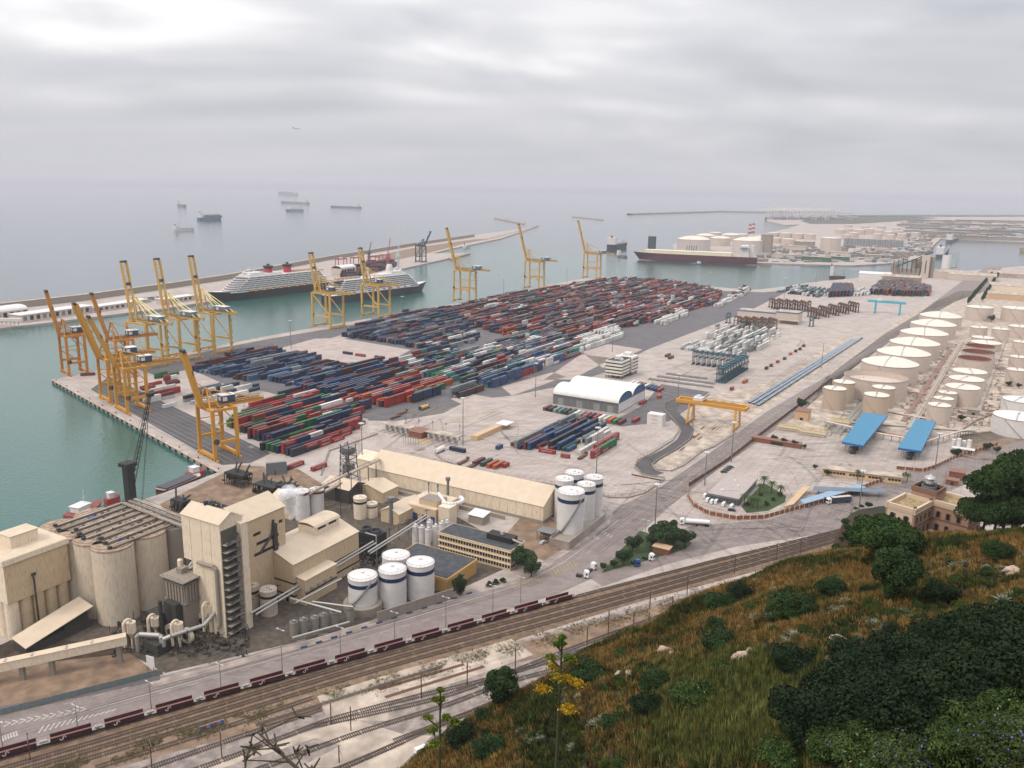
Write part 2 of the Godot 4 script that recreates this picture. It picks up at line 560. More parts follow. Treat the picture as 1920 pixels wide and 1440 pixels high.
func wear() -> void:   # tyre marks, oil patches and slab joints, thin dark films on the paving
	var r := RandomNumberGenerator.new()
	r.seed = 44
	var dark := StandardMaterial3D.new()
	dark.resource_name = "tyre_film"
	dark.albedo_color = Color(0.16, 0.15, 0.15, 0.13)
	dark.transparency = BaseMaterial3D.TRANSPARENCY_ALPHA
	dark.roughness = 0.9
	var joint: StandardMaterial3D = dark.duplicate()
	joint.albedo_color = Color(0.2, 0.18, 0.17, 0.3)
	var b := mb()
	var z := 0.1
	var areas := [[700, 780, 1180, 900], [1230, 560, 1560, 760], [1420, 830, 1720, 930], [980, 690, 1330, 760], [640, 780, 960, 860], [300, 700, 480, 800], [1200, 640, 1500, 720], [1300, 950, 1640, 1000], [1090, 900, 1330, 1060]]
	for q in areas:
		for i in 20:
			var p := g(r.randf_range(q[0], q[2]), r.randf_range(q[1], q[3]))
			var d: Vector3 = [ux, -uz, ux - uz, ux + uz][r.randi() % 4]
			d = d.normalized()
			var turn := r.randfn() * 0.022
			var pts := []
			for k in 12:
				pts.append(p)
				d = d.rotated(Vector3.UP, turn)
				p += d * 5.0
			z += 0.0004
			b.strip(pts, r.randf_range(0.5, 2.6), z)
		for i in 10:
			z += 0.0004
			b.lathe(g(r.randf_range(q[0], q[2]), r.randf_range(q[1], q[3]), z), [Vector2(r.randf_range(1, 4.5), 0), Vector2(0, 0.0002)], 9)
	for w in [[[0, 1385], [560, 1222], [860, 1135], [1010, 1090]], [[100, 1345], [560, 1214], [860, 1125]], [[1120, 1035], [1240, 945], [1440, 795], [1640, 655]], [[1090, 1030], [1220, 935], [1400, 810]], [[1200, 1040], [1380, 1005], [1560, 965], [1720, 905]]]:
		for o in [-2.0, 0.0, 2.2]:
			var pts := []
			for a in w: pts.append(g(a[0], a[1]) + ux * o)
			z += 0.0004
			b.strip(pts, 0.9, z)
	ground("tyre_marks", b, dark, "stuff", "dark tyre marks and oil patches on the paving")
	b = mb()
	for q in [[700, 860, 60, 44, 9.0], [1240, 700, 44, 40, 10.0], [1440, 880, 30, 30, 8.0], [300, 760, 20, 18, 9.0], [960, 770, 20, 16, 9.0]]:
		var o := g(q[0], q[1], 0.098)
		for i in int(q[2]): b.strip([o + ux * (i * 5.0), o + ux * (i * 5.0) - uz * q[3] * 5.0], 0.2, 0.098)
		for i in int(q[3]): b.strip([o - uz * (i * 5.0), o - uz * (i * 5.0) + ux * q[2] * 5.0], 0.2, 0.099)
	ground("slab_joints", b, joint, "stuff", "dirty joints between the concrete slabs")

func roads() -> void:
	# the wide road past the factory, running on to the right beside the sidings
	var r1 := mb()
	r1.flat(gs([-200, 1462, -60, 1337, 300, 1268, 470, 1228, 560, 1200, 860, 1110, 980, 1085, 1030, 1062, 1075, 1020, 1120, 985, 1160, 950, 1240, 912, 1330, 850, 1440, 770, 1560, 700, 1660, 625, 1720, 590, 1760, 560, 1800, 530, 1850, 500, 1880, 500, 1850, 545, 1790, 566, 1700, 618, 1600, 690, 1500, 775, 1360, 870, 1300, 915, 1255, 950, 1200, 1000, 1150, 1050, 1120, 1080, 1050, 1112, 900, 1160, 600, 1250, 250, 1356, 0, 1428]), 0.03)
	ground("road", r1, M.road)
	var r2 := mb()   # the road below the lighthouse
	r2.flat(gs([1100, 1080, 1170, 1030, 1300, 985, 1440, 975, 1560, 935, 1700, 885, 1840, 850, 2000, 800, 2060, 820, 1900, 870, 1700, 955, 1560, 998, 1380, 1025, 1250, 1058, 1130, 1100]), 0.035)
	ground("road", r2, M.road)
	var r3 := mb()   # the fenced ramp road bending round the gantry yard
	r3.strip(gs([1290, 745, 1262, 758, 1256, 770, 1275, 790, 1292, 808, 1284, 826, 1258, 845, 1222, 862, 1206, 872, 1216, 884, 1236, 890]), 11.0, 0.04)
	ground("ramp_road", r3, M.dark_asphalt)
	var pv := mb()
	pv.strip(gs([285, 1283, 420, 1250, 560, 1212, 700, 1168, 860, 1117, 960, 1092, 1000, 1070, 1040, 1046, 1100, 1008, 1134, 984, 1142, 964, 1130, 950]), 4.2, 0.0, 0.12)
	ground("pavement", pv, M.pavement)
	var kb := mb()
	kb.strip(gs([-60, 1343, 100, 1312, 240, 1283, 300, 1270]), 4.0, 0.0, 0.12)
	ground("pavement", kb, M.asphalt)
	# painted lines: a long solid line, dashes, chevrons, yellow boxes, crossings
	var ln := mb()
	ln.strip(gs([170, 1331, 500, 1240, 800, 1150, 985, 1093, 1060, 1052, 1110, 1016, 1160, 975]), 0.32, 0.06)
	ln.strip(gs([235, 1357, 420, 1303, 470, 1290]), 0.25, 0.06)
	for L in [[[120, 1321], [860, 1121]], [[300, 1300], [900, 1135]], [[1090, 1010], [1160, 962]], [[1040, 1075], [1120, 1025]], [[1240, 930], [1560, 715]], [[1280, 900], [1600, 668]]]:
		var a := g(L[0][0], L[0][1])
		var b := g(L[1][0], L[1][1])
		var m := int(a.distance_to(b) / 9.0)
		for i in m:
			ln.strip([a.lerp(b, float(i) / m), a.lerp(b, (i + 0.4) / m)], 0.22, 0.06)
	for i in 11:   # chevrons at the left end of the road
		var a := g(lerpf(8, 150, i / 10.0), lerpf(1358, 1331, i / 10.0))
		var d := (g(150, 1331) - g(8, 1358)).normalized()
		var s := d.cross(Vector3.UP)
		ln.strip([a + s * 1.4, a + d * 1.8, a - s * 1.4], 0.5, 0.06)
	for i in 14:   # the hatched taper
		var t := i / 13.0
		var a := g(lerpf(72, 208, t), lerpf(1369, 1333, t))
		var d := (g(208, 1333) - g(72, 1369)).normalized()
		var s := d.cross(Vector3.UP)
		ln.strip([a + s * lerpf(1.8, 0.3, t), a + d * 1.6 - s * lerpf(1.8, 0.3, t)], 0.5, 0.06)
	for i in 6:
		var a := g(lerpf(4, 30, i / 5.0), lerpf(1386, 1376, i / 5.0))
		ln.strip([a - ux * 1.4 - uz * 0.8, a + ux * 1.4 + uz * 0.4], 0.5, 0.06)
	for q in [[1103, 1000, 1122, 1010], [1118, 992, 1146, 1006]]:   # zebra crossings
		for i in 6:
			var a := g(lerpf(q[0], q[2], i / 5.0), lerpf(q[1], q[3], i / 5.0))
			ln.strip([a - uz * 1.6, a + uz * 1.6], 0.5, 0.06)
	for i in 26:   # dashed give-way arcs in front of the lighthouse road
		var t := i / 25.0
		var a := g(lerpf(1335, 1440, t), lerpf(1010, 985, t) + 6.0 * sin(t * PI))
		ln.strip([a, a + ux * 1.3], 0.3, 0.066)
	ground("road_markings", ln, M.paint)
	var yb := mb()
	for q in [[958, 1100, 1010, 1082], [1022, 1080, 1072, 1058]]:
		var a := g(q[0], q[1])
		var b := g(q[2], q[3])
		var d := (b - a).normalized()
		var s := d.cross(Vector3.UP)
		var L := a.distance_to(b)
		for i in 9:
			var c := a + d * L * i / 8.0
			yb.strip([c + s * 3.2, c + d * 4.0 - s * 3.2], 0.18, 0.066)
			yb.strip([c - s * 3.2, c + d * 4.0 + s * 3.2], 0.18, 0.066)
	# yellow lane marks near the truck gate
	for i in 5:
		var a := g(745 + i * 18, 780 - i * 1)
		yb.strip([a, a - uz * 26], 0.5, 0.066)
	for i in 6:
		var a := g(832 + i * 18, 796 - i * 5)
		yb.strip([a, a - uz * 20], 0.6, 0.066)
		yb.strip([a, a + ux * 6], 0.4, 0.066)
	ground("yellow_markings", yb, M.yellow_paint)
	# white bay lines on the big lorry park and the storage lanes
	var bay := mb()
	for i in 26:
		var a := g(lerpf(985, 1150, i / 25.0), lerpf(868, 915, i / 25.0))
		bay.strip([a, a - uz * 15], 0.22, 0.05)
	for i in 16:
		var a := g(lerpf(1125, 1170, i / 15.0), lerpf(850, 862, i / 15.0))
		bay.strip([a, a - uz * 13], 0.22, 0.05)
	for i in 34:
		var a := g(lerpf(1010, 1210, i / 33.0), lerpf(745, 668, i / 33.0))
		bay.strip([a, a + ux * 11 - uz * 6], 0.35, 0.1)
	for i in 22:
		var a := g(lerpf(1250, 1345, i / 21.0), lerpf(660, 612, i / 21.0))
		bay.strip([a, a + ux * 12 - uz * 7], 0.35, 0.1)
	ground("bay_markings", bay, M.paint)
	# crane rails and drain slots on the near quay
	var rl := mb()
	var qa := g(400, 872)
	var qd := (g(97, 712) - g(410, 885)).normalized()
	var qs := V(0.72, 0, -0.69)
	for k in 8:
		rl.strip([qa + qs * (4.0 + k * 4.6), qa + qs * (4.0 + k * 4.6) + qd * (290.0 - k * 6)], 0.3 if k > 2 else 0.5, 0.06)
	ground("crane_rails", rl, M.grey_steel)
	# a white-painted number on the near apron
	var tm := TextMesh.new()
	tm.text = "36"
	tm.font = SystemFont.new()
	tm.font.font_names = PackedStringArray(["Droid Sans"])
	tm.font_size = 64
	tm.pixel_size = 0.085
	tm.depth = 0.02
	tm.material = M.paint
	var num := put(self, "berth_number", tm)
	num.position = g(470, 838, 0.06)
	num.rotation = V(-PI / 2, -PI / 4, 0)
	tag(num, "white painted number 36 on the dark near apron", "marking")

# the hillside the photograph is taken from
const DN := Vector2(-0.485, -0.875)
var hn: FastNoiseLite
var prof := [0.0, 3.0, 10.0, 14.5, 20.0, 24.0, 35.0, 34.5, 50.0, 43.5, 70.0, 54.0, 90.0, 66.0, 110.0, 84.0, 140.0, 119.0, 160.0, 143.0, 180.0, 165.0, 196.0, 178.0, 260.0, 190.0]
var beacon_at: Vector3

func table(p: Array, s: float) -> float:
	if s <= p[0]: return p[1]
	for i in range(2, p.size(), 2):
		if s < p[i]:
			return lerpf(p[i - 1], p[i + 1], smoothstep(0, 1, (s - p[i - 2]) / (p[i] - p[i - 2])) * 0.4 + 0.6 * (s - p[i - 2]) / (p[i] - p[i - 2]))
	return p[p.size() - 1]

func hy(x: float, z: float) -> float:
	var s := DN.x * x + DN.y * z
	var t := 0.875 * x - 0.485 * z
	var k := table([-60.0, 1.5, 20.0, 1.28, 36.0, 1.15, 50.0, 1.04, 85.0, 0.95, 112.0, 0.92, 140.0, 1.02, 170.0, 1.04, 300.0, 1.05, 500.0, 1.05], t)
	k = lerpf(k, 1.0, smoothstep(115.0, 190.0, s))
	var f := table(prof, s) * k
	f += (hn.get_noise_2d(x, z) * 2.6 + hn.get_noise_2d(x * 4.0, z * 4.0) * 0.7) * smoothstep(4.0, 30.0, s)
	var y := 175.0 - f
	if beacon_at != Vector3.ZERO:
		var d := Vector2(x - beacon_at.x, z - beacon_at.z).length()
		y = lerpf(beacon_at.y, y, smoothstep(17.0, 30.0, d))
	return y

func hp(px: float, py: float) -> Vector3:
	var d := ray(px, py).normalized()
	var t := 8.0
	while t < 600.0:
		var p := CAM + d * t
		if p.y < hy(p.x, p.z):
			for i in 6:
				t -= (hy(p.x, p.z) - p.y) * 0.6
				p = CAM + d * t
			return V(p.x, hy(p.x, p.z), p.z)
		t += 0.5 + t * 0.004
	return Vector3.ZERO

func crown(seed_: int, R: Vector3, lumps: int, leaves: int, size: float, cols: Array, long := 1.0, flatten := 0.0) -> MB:
	var r := RandomNumberGenerator.new()
	r.seed = seed_
	var b := mb()
	var cs := []
	for i in lumps:
		var d := V(r.randfn(), r.randfn() * 0.8, r.randfn()).normalized() * pow(r.randf(), 0.45) * 0.72
		if d.y < -flatten: d.y = -flatten * r.randf()
		cs.append([d, r.randf_range(0.26, 0.44), r.randf()])
	for i in leaves:
		var q: Array = cs[i % lumps]
		var d := V(r.randfn(), r.randfn(), r.randfn()).normalized()
		if d.y < -0.35 and r.randf() < 0.6: d.y = -d.y
		var rr: float = q[1] * (1.0 - 0.35 * r.randf() * r.randf())
		var o: Vector3 = (q[0] + d * rr) * R
		var nn := (d + V(r.randfn(), r.randfn(), r.randfn()) * 0.5).normalized()
		var s := nn.cross(V(r.randfn(), r.randfn(), r.randfn())).normalized()
		var t := s.cross(nn)
		var e := size * r.randf_range(0.6, 1.35)
		var c0: Color = cols[0]
		var col := c0.lerp(cols[1], clampf(q[2] * 0.7 + r.randf() * 0.45 - 0.1, 0, 1))
		if cols.size() > 2 and r.randf() < 0.03: col = cols[2]
		b.tint = col
		b.tri(o - s * e * 0.5 * long, o - t * e * 0.36, o + s * e * 0.5 * long)
		b.tri(o - s * e * 0.5 * long, o + s * e * 0.5 * long, o + t * e * 0.36)
	return b

func trunk(h: float, r: float, lean := 0.0, arms := 4) -> MB:
	var b := mb()
	var p := V(lean, h * 0.55, lean * 0.4)
	b.tube(V(0, -0.4, 0), p, r, 9, r * 0.7)
	for i in arms:
		var a := TAU * i / arms + 0.6
		b.tube(p, p + V(cos(a) * h * 0.28, h * 0.38, sin(a) * h * 0.28), r * 0.6, 7, r * 0.2)
	return b

var plants := {}
func plant(kind: String, label: String, at: Vector3, sc: float, group := "", stretch := 1.0) -> Node3D:
	if not plants.has(kind):
		var leaf: Material = M.leafy
		var bark: Material = mat("bark", lin(0.09, 0.07, 0.05), 0.95, "fine", V(1, 1, 1) / 2.0)
		var dk := Color(0.014, 0.028, 0.011)
		var md := Color(0.04, 0.072, 0.022)
		match kind:
			"pine": plants[kind] = [crown(101, V(6.4, 3.9, 6.4), 34, 15000, 0.42, [Color(0.014, 0.031, 0.010), Color(0.042, 0.078, 0.02)], 1.7, 0.15).mesh(leaf), trunk(6.0, 0.42, 0.5, 6).mesh(bark), 5.4, "pine_tree", "tree"]
			"round_tree": plants[kind] = [crown(102, V(4.2, 4.8, 4.2), 30, 13000, 0.34, [Color(0.012, 0.026, 0.010), Color(0.036, 0.064, 0.02)], 1.4, 0.7).mesh(leaf), trunk(5.0, 0.32, 0.2, 5).mesh(bark), 4.6, "round_tree", "tree"]
			"shrub": plants[kind] = [crown(103, V(2.6, 1.8, 2.6), 24, 8500, 0.17, [dk, md], 1.3, 0.2).mesh(leaf), trunk(1.6, 0.12, 0.1, 5).mesh(bark), 1.3, "shrub", "shrub"]
			"shrub_light": plants[kind] = [crown(104, V(2.5, 1.7, 2.5), 26, 9000, 0.15, [Color(0.022, 0.046, 0.012), Color(0.075, 0.11, 0.028), Color(0.2, 0.25, 0.1)], 1.4, 0.2).mesh(leaf), trunk(1.5, 0.1, 0.1, 5).mesh(bark), 1.2, "shrub", "shrub"]
			"shrub_flower": plants[kind] = [crown(105, V(2.6, 1.6, 2.6), 24, 9000, 0.14, [Color(0.02, 0.036, 0.012), Color(0.085, 0.12, 0.035), Color(0.14, 0.13, 0.42)], 1.3, 0.2).mesh(leaf), trunk(1.4, 0.1, 0.1, 5).mesh(bark), 1.2, "flowering_shrub", "shrub"]
			"shrub_dark": plants[kind] = [crown(106, V(2.7, 2.0, 2.7), 28, 10000, 0.16, [Color(0.007, 0.014, 0.007), Color(0.022, 0.04, 0.015)], 1.3, 0.2).mesh(leaf), trunk(1.8, 0.12, 0.1, 5).mesh(bark), 1.5, "dark_shrub", "shrub"]
			"hedge": plants[kind] = [crown(107, V(1.6, 1.2, 1.6), 12, 1800, 0.22, [dk, md], 1.3, 0.3).mesh(leaf), trunk(1.0, 0.1, 0.0, 3).mesh(bark), 1.0, "clipped_bush", "bush"]
			"town_tree": plants[kind] = [crown(108, V(3.4, 2.8, 3.4), 20, 3600, 0.36, [dk, Color(0.05, 0.085, 0.03)], 1.3, 0.4).mesh(leaf), trunk(4.0, 0.22, 0.0, 4).mesh(bark), 3.6, "street_tree", "tree"]
			"column_tree": plants[kind] = [crown(109, V(1.5, 3.6, 1.5), 14, 1200, 0.5, [dk, Color(0.045, 0.07, 0.03)], 1.3, 0.9).mesh(leaf), trunk(2.5, 0.2, 0.0, 3).mesh(bark), 3.8, "street_tree", "tree"]
	var q: Array = plants[kind]
	var o := thing(q[3], label, q[4], at, group, rng.randf() * TAU)
	var t := put(o, "trunk", q[1])
	t.scale = V(sc, sc * stretch, sc)
	var c := put(o, "crown", q[0])
	c.position.y = q[2] * sc * stretch
	c.scale = V(sc, sc * stretch, sc)
	return o

func ranked(pts: Array, near: Array) -> Array:   # each point with its nearest landmark and its rank by distance there
	var by := {}
	for p in pts:
		var best := 0
		for i in near.size():
			if near[i][0].distance_to(p) < near[best][0].distance_to(p): best = i
		if not by.has(best): by[best] = []
		by[best].append(p)
	var out := []
	for k in by:
		var c: Vector3 = near[k][0]
		by[k].sort_custom(func(a, b): return a.distance_to(c) < b.distance_to(c))
		for i in by[k].size(): out.append([by[k][i], near[k][1], i])
	return out

func hillside() -> void:
	hn = FastNoiseLite.new()
	hn.seed = 77; hn.frequency = 0.02; hn.fractal_octaves = 3
	beacon_at = Vector3.ZERO
	var bray := ray(1716, 990)
	beacon_at = CAM + bray * (246.0 / Vector2(bray.x, bray.z).length())
	var b := mb()
	var soil := [Color(0.075, 0.045, 0.02), Color(0.03, 0.032, 0.014), Color(0.16, 0.10, 0.045)]
	var S := 110
	var T := 190
	var grid := []
	for i in S + 1:
		var row := []
		for j in T + 1:
			var s := -14.0 + 232.0 * i / S
			var t := -50.0 + 560.0 * j / T
			var x := DN.x * s + 0.875 * t
			var z := DN.y * s - 0.485 * t
			row.append(V(x, maxf(hy(x, z), -3.0), z))
		grid.append(row)
	for i in S:
		for j in T:
			var a: Vector3 = grid[i][j]
			var k := hn.get_noise_2d(a.x * 2.5 + 90.0, a.z * 2.5)
			b.tint = soil[0].lerp(soil[1], clampf(0.5 + k * 1.8, 0, 1)) if grid[i][j].y > 8 else soil[2]
			b.quad(grid[i][j], grid[i + 1][j], grid[i + 1][j + 1], grid[i][j + 1])
	ground("hillside", b, vmat("soil", 0.95, "patch", V(1, 1, 1) / 14.0))
	# grass: tufts of blades, dry and orange or green, thinning on the bare places
	var tuft := mb()
	var r := RandomNumberGenerator.new()
	r.seed = 5
	for i in 12:
		var a := r.randf() * TAU
		var o := V(cos(a), 0, sin(a)) * r.randf() * 0.34
		var tip := o + V(r.randfn() * 0.28, r.randf_range(0.5, 1.0), r.randfn() * 0.28)
		var sd := V(sin(a * 3.0), 0, cos(a * 3.0)) * 0.06
		tuft.tint = Color(1, 1, 1) * r.randf_range(0.45, 1.35)
		tuft.tri(o - sd, o + sd, o.lerp(tip, 0.6) + sd * 0.8)
		tuft.tri(o - sd, o.lerp(tip, 0.6) + sd * 0.8, tip)
	var tm: Mesh = tuft.mesh(M.leafy)
	var dry := []
	var dryc := []
	var gre := []
	var grec := []
	var kn := FastNoiseLite.new()
	kn.seed = 41; kn.frequency = 0.055; kn.fractal_octaves = 4
	for i in 150000:
		var s := pow(r.randf(), 0.8) * 128.0 + 8.0
		var t := r.randf_range(0.0, 250.0)
		var x := DN.x * s + 0.875 * t
		var z := DN.y * s - 0.485 * t
		var y := hy(x, z)
		if Vector2(x, z).length() < 20.0 or Vector2(x - beacon_at.x, z - beacon_at.z).length() < 12.0: continue
		var k := kn.get_noise_2d(x, z) + r.randfn() * 0.10
		var e := clampf(0.3 + s / 160.0, 0.3, 1.0)
		var xf := Transform3D(Basis(Vector3.UP, r.randf() * TAU).scaled(V(e, e * r.randf_range(0.7, 1.35), e) * 1.25), V(x, y - 0.05, z))
		if k > -0.13 - 0.1 * smoothstep(50.0, 90.0, s):
			dry.append(xf)
			var c := Color(0.17, 0.09, 0.024).lerp(Color(0.44, 0.29, 0.10), pow(r.randf(), 1.5))
			dryc.append(c.lerp(Color(0.06, 0.062, 0.018), clampf(r.randf() * 1.1 - 1.4 * k - 0.1, 0, 1)))
		else:
			gre.append(xf)
			grec.append(Color(0.018, 0.03, 0.009).lerp(Color(0.13, 0.14, 0.03), pow(r.randf(), 2.2)))
	scatter(self, "dry_grass", tm, dry, dryc, "dry orange grass over the hillside")
	scatter(self, "green_grass", tm, gre, grec, "green and olive grass between the dry patches")
	# the taller yellow-green grass below the shrubs
	var tall := []
	var tallc := []
	for i in 5000:
		var p := hp(r.randf_range(1240, 1510) + r.randfn() * 50.0, r.randf_range(1225, 1440))
		if p == Vector3.ZERO: continue
		tall.append(Transform3D(Basis(Vector3.UP, r.randf() * TAU).scaled(V(0.7, r.randf_range(0.8, 1.7), 0.7)), p))
		tallc.append(Color(0.03, 0.045, 0.012).lerp(Color(0.27, 0.27, 0.08), pow(r.randf(), 1.5)))
	scatter(self, "tall_grass", tm, tall, tallc, "taller yellow-green grass beside the dark shrubs")
	# trees and large shrubs, each where the photograph shows it: px, py of its foot, size, kind, label
	var list := [
		[1646, 1062, 0.82, "pine", "broad dark green pine in front of the brick lighthouse"],
		[1674, 1122, 0.7, "round_tree", "rounded dark tree standing below the broad pine"],
		[1848, 1000, 0.85, "round_tree", "dark round tree on the slope right of the lighthouse"],
		[1870, 1050, 0.9, "shrub", "small dark bush on the slope right of the rounded tree"],
		[1480, 1160, 1.25, "shrub", "dark round shrub among dry grass in the middle of the slope"],
		[1478, 1265, 1.0, "shrub_dark", "dark shrub just left of the white boulder pair"],
		[940, 1322, 0.62, "round_tree", "dark bushy tree beside the lowest track"],
		[1100, 1290, 1.2, "shrub", "wide dark shrub behind the flowering agave stalk"],
		[1345, 1145, 1.1, "shrub", "grey-green shrub at the edge above the sidings"],
		[1390, 1125, 0.9, "shrub_dark", "dark low shrub at the upper edge of the slope"],
		[1340, 1225, 1.0, "shrub", "olive shrub on the edge above the concrete retaining wall"],
		[870, 1400, 1.0, "shrub_dark", "dark shrub at the lower left end of the slope"],
		[920, 1425, 1.0, "shrub", "olive shrub under the slim young agave stalk"],
		[1230, 1300, 0.9, "shrub", "green shrub left of the large boulder row"],
		[1300, 1330, 1.0, "shrub_light", "blue-green bushy shrub below the boulder row"],
		[1210, 1345, 0.8, "shrub_dark", "dark shrub in the grass right of the agave stalk"],
		[1560, 1120, 0.9, "shrub", "low dark shrub left of the rounded tree"],
		[1760, 1130, 0.8, "shrub_dark", "dark spiky bush in the dry grass right of the rounded tree"],
		[1600, 1270, 1.1, "shrub_dark", "dark shrub at the upper end of the big thicket"],
	]
	for q in list:
		var p := hp(q[0], q[1])
		if p == Vector3.ZERO: continue
		plant(q[3], q[4], p, q[2])
	for q in [[1862, 905, 1.1, "dark pine close behind the lighthouse's rear wing"], [1884, 893, 1.2, "dark pine in the middle of the group right of the lighthouse"], [1906, 884, 1.25, "dark pine at the right edge above the side road"], [1934, 872, 1.3, "topmost dark pine at the right edge of the slope"], [1893, 925, 1.1, "lower dark pine in front of the group at the right edge"], [1850, 930, 1.0, "low dark pine hugging the slope by the rear wing"], [1872, 935, 1.0, "low dark pine filling the slope under the group"], [1915, 915, 1.2, "low dark pine at the right edge under the group"]]:
		var d := ray(q[0], q[1])
		var p := CAM + d * (232.0 / Vector2(d.x, d.z).length())
		p.y -= 7.6 * q[2] + (3.0 if q[1] > 911 else 0.0)
		plant("pine", q[3], p, q[2], "", 1.15)
	# the thicket that fills the lower right
	var n := 0
	for q in [[1570, 1330], [1630, 1300], [1690, 1270], [1750, 1240], [1810, 1225], [1870, 1215], [1925, 1225], [1600, 1385], [1660, 1355], [1720, 1330], [1780, 1300], [1840, 1285], [1900, 1280], [1520, 1390], [1700, 1400], [1760, 1375], [1820, 1350], [1880, 1340], [1940, 1340]]:
		plant("shrub_dark", "dark evergreen shrub of the big thicket, %s counted from its upper left" % nth(n), hp(q[0], q[1]), 1.0 + 0.25 * rng.randf(), "shrubs of the dark thicket")
		n += 1
	n = 0
	for q in [[1465, 1450], [1560, 1430], [1640, 1450], [1850, 1400], [1910, 1395], [1790, 1430]]:
		plant("shrub_light", "yellow-green leafy shrub along the thicket's foot, %s from the left" % nth([1465, 1560, 1640, 1790, 1850, 1910].find(q[0])), hp(q[0], q[1]), 0.8 + 0.2 * rng.randf(), "lighter shrubs before the thicket")
	for q in [[1600, 1420], [1700, 1455], [1880, 1440], [1940, 1425]]:
		plant("shrub_flower", "leafy shrub with violet-blue flowers at the bottom, %s from the left" % nth([1600, 1700, 1880, 1940].find(q[0])), hp(q[0], q[1]), 0.8, "violet flowering shrubs")
	var near := []
	for q in list: near.append([hp(q[0], q[1]), " ".join(q[4].split(" ").slice(0, 9)), 0])
	var sm := []
	for i in 46:   # small shrubs over the slope
		var p := hp(r.randf_range(900, 1920), r.randf_range(1020, 1420))
		if p != Vector3.ZERO and p.y > 80: sm.append(p)
	for q in ranked(sm, near):
		var w: String = ["green", "olive", "dark"][n % 3]
		plant(["shrub", "shrub_light", "shrub_dark"][n % 3], "small %s bush, %s nearest to the %s" % [w, nth(q[2]), q[1]], q[0], r.randf_range(0.28, 0.6), "small %s shrubs on the slope" % w)
		n += 1
	# low scrub, too dense to count
	var sx := []
	var sc2 := []
	for i in 260:
		var a := r.randf() * TAU
		var d := r.randf_range(17.0, 34.0)
		var p := V(beacon_at.x + cos(a) * d, 0, beacon_at.z + sin(a) * d)
		var e := r.randf_range(0.3, 0.8)
		sx.append(Transform3D(Basis(Vector3.UP, a).scaled(V(e, e, e)), V(p.x, hy(p.x, p.z) + 0.6, p.z)))
		sc2.append(Color(1, 1, 1).lerp(Color(1.7, 1.5, 0.9), r.randf()))
	for i in 4200:
		var s := r.randf_range(14.0, 132.0)
		var t := r.randf_range(5.0, 250.0)
		var x := DN.x * s + 0.875 * t
		var z := DN.y * s - 0.485 * t
		if kn.get_noise_2d(x, z) > 0.12 + 0.25 * r.randf() or Vector2(x - beacon_at.x, z - beacon_at.z).length() < 19.0 or Vector2(x, z).length() < 24.0: continue
		var e := r.randf_range(0.1, 0.24) + 0.28 * pow(r.randf(), 5.0)
		sx.append(Transform3D(Basis(Vector3.UP, r.randf() * TAU).scaled(V(e, e * 1.1, e)), V(x, hy(x, z) + 0.25, z)))
		sc2.append(Color(1, 1, 1).lerp(Color(1.7, 1.5, 0.9), r.randf()))
	scatter(self, "low_scrub", plants.shrub[0], sx, sc2, "low dark scrub scattered through the grass")
	# agaves: pale rosettes of stiff leaves
	var ag := mb()
	for i in 30:
		var a := i * 2.399
		var el := 0.25 + 1.1 * i / 30.0
		var L := 1.25 - 0.35 * i / 30.0
		var d := V(cos(a) * cos(el), sin(el), sin(a) * cos(el))
		var sd := V(-sin(a), 0, cos(a)) * 0.085
		var mid := d * L * 0.55 + V(0, -0.03, 0)
		var tip := d * L + V(0, -0.22 * cos(el), 0)
		ag.tint = Color(0.09, 0.115, 0.075).lerp(Color(0.24, 0.27, 0.19), r.randf())
		ag.tri(-sd * 0.7, sd * 0.7, mid + sd); ag.tri(-sd * 0.7, mid + sd, mid - sd); ag.tri(mid - sd, mid + sd, tip)
	var agm: Mesh = ag.mesh(vmat("agave_leaf", 0.6))
	var first: Node3D = null
	var spots := [[1510, 1080], [1530, 1095], [1560, 1060], [1545, 1050], [1680, 1065], [1440, 1085], [1460, 1075], [1425, 1095], [1480, 1065], [1350, 1165], [1330, 1190], [1365, 1140], [1450, 1110], [1520, 1140], [1570, 1150], [1585, 1132], [1720, 1090], [1735, 1078], [1790, 1065], [1810, 1060], [1850, 1068], [1880, 1080], [1905, 1070], [1640, 1170], [1660, 1180], [1625, 1165], [1690, 1150], [1710, 1160], [1330, 1205], [1415, 1160], [1440, 1150], [1490, 1195], [1470, 1205], [1325, 1250], [1270, 1245], [1290, 1235], [1085, 1310], [1060, 1320], [1000, 1395], [1015, 1380], [1120, 1360], [1135, 1350], [1590, 1215], [1610, 1200], [1560, 1240], [1500, 1255], [1510, 1235], [1240, 1285], [980, 1375], [1075, 1405], [1700, 1210], [1740, 1190], [1880, 1130], [1900, 1120], [1860, 1150], [1915, 1150]]
	var ap := []
	for q in spots:
		for m in 2:
			var p := hp(q[0] + r.randfn() * 9.0 * m, q[1] + r.randfn() * 4.0 * m)
			if p != Vector3.ZERO: ap.append(p)
	for q in ranked(ap, near):
		var lab := "pale agave, %s nearest to the %s" % [nth(q[2]), q[1]]
		var o: Node3D
		if first == null:
			o = thing("agave", lab, "agave", q[0], "agaves scattered over the slope", r.randf() * TAU)
			put(o, "rosette", agm)
			first = o
		else:
			o = dup(first, lab, q[0], r.randf() * TAU)
		o.get_child(0).scale = Vector3.ONE * r.randf_range(0.5, 0.95)
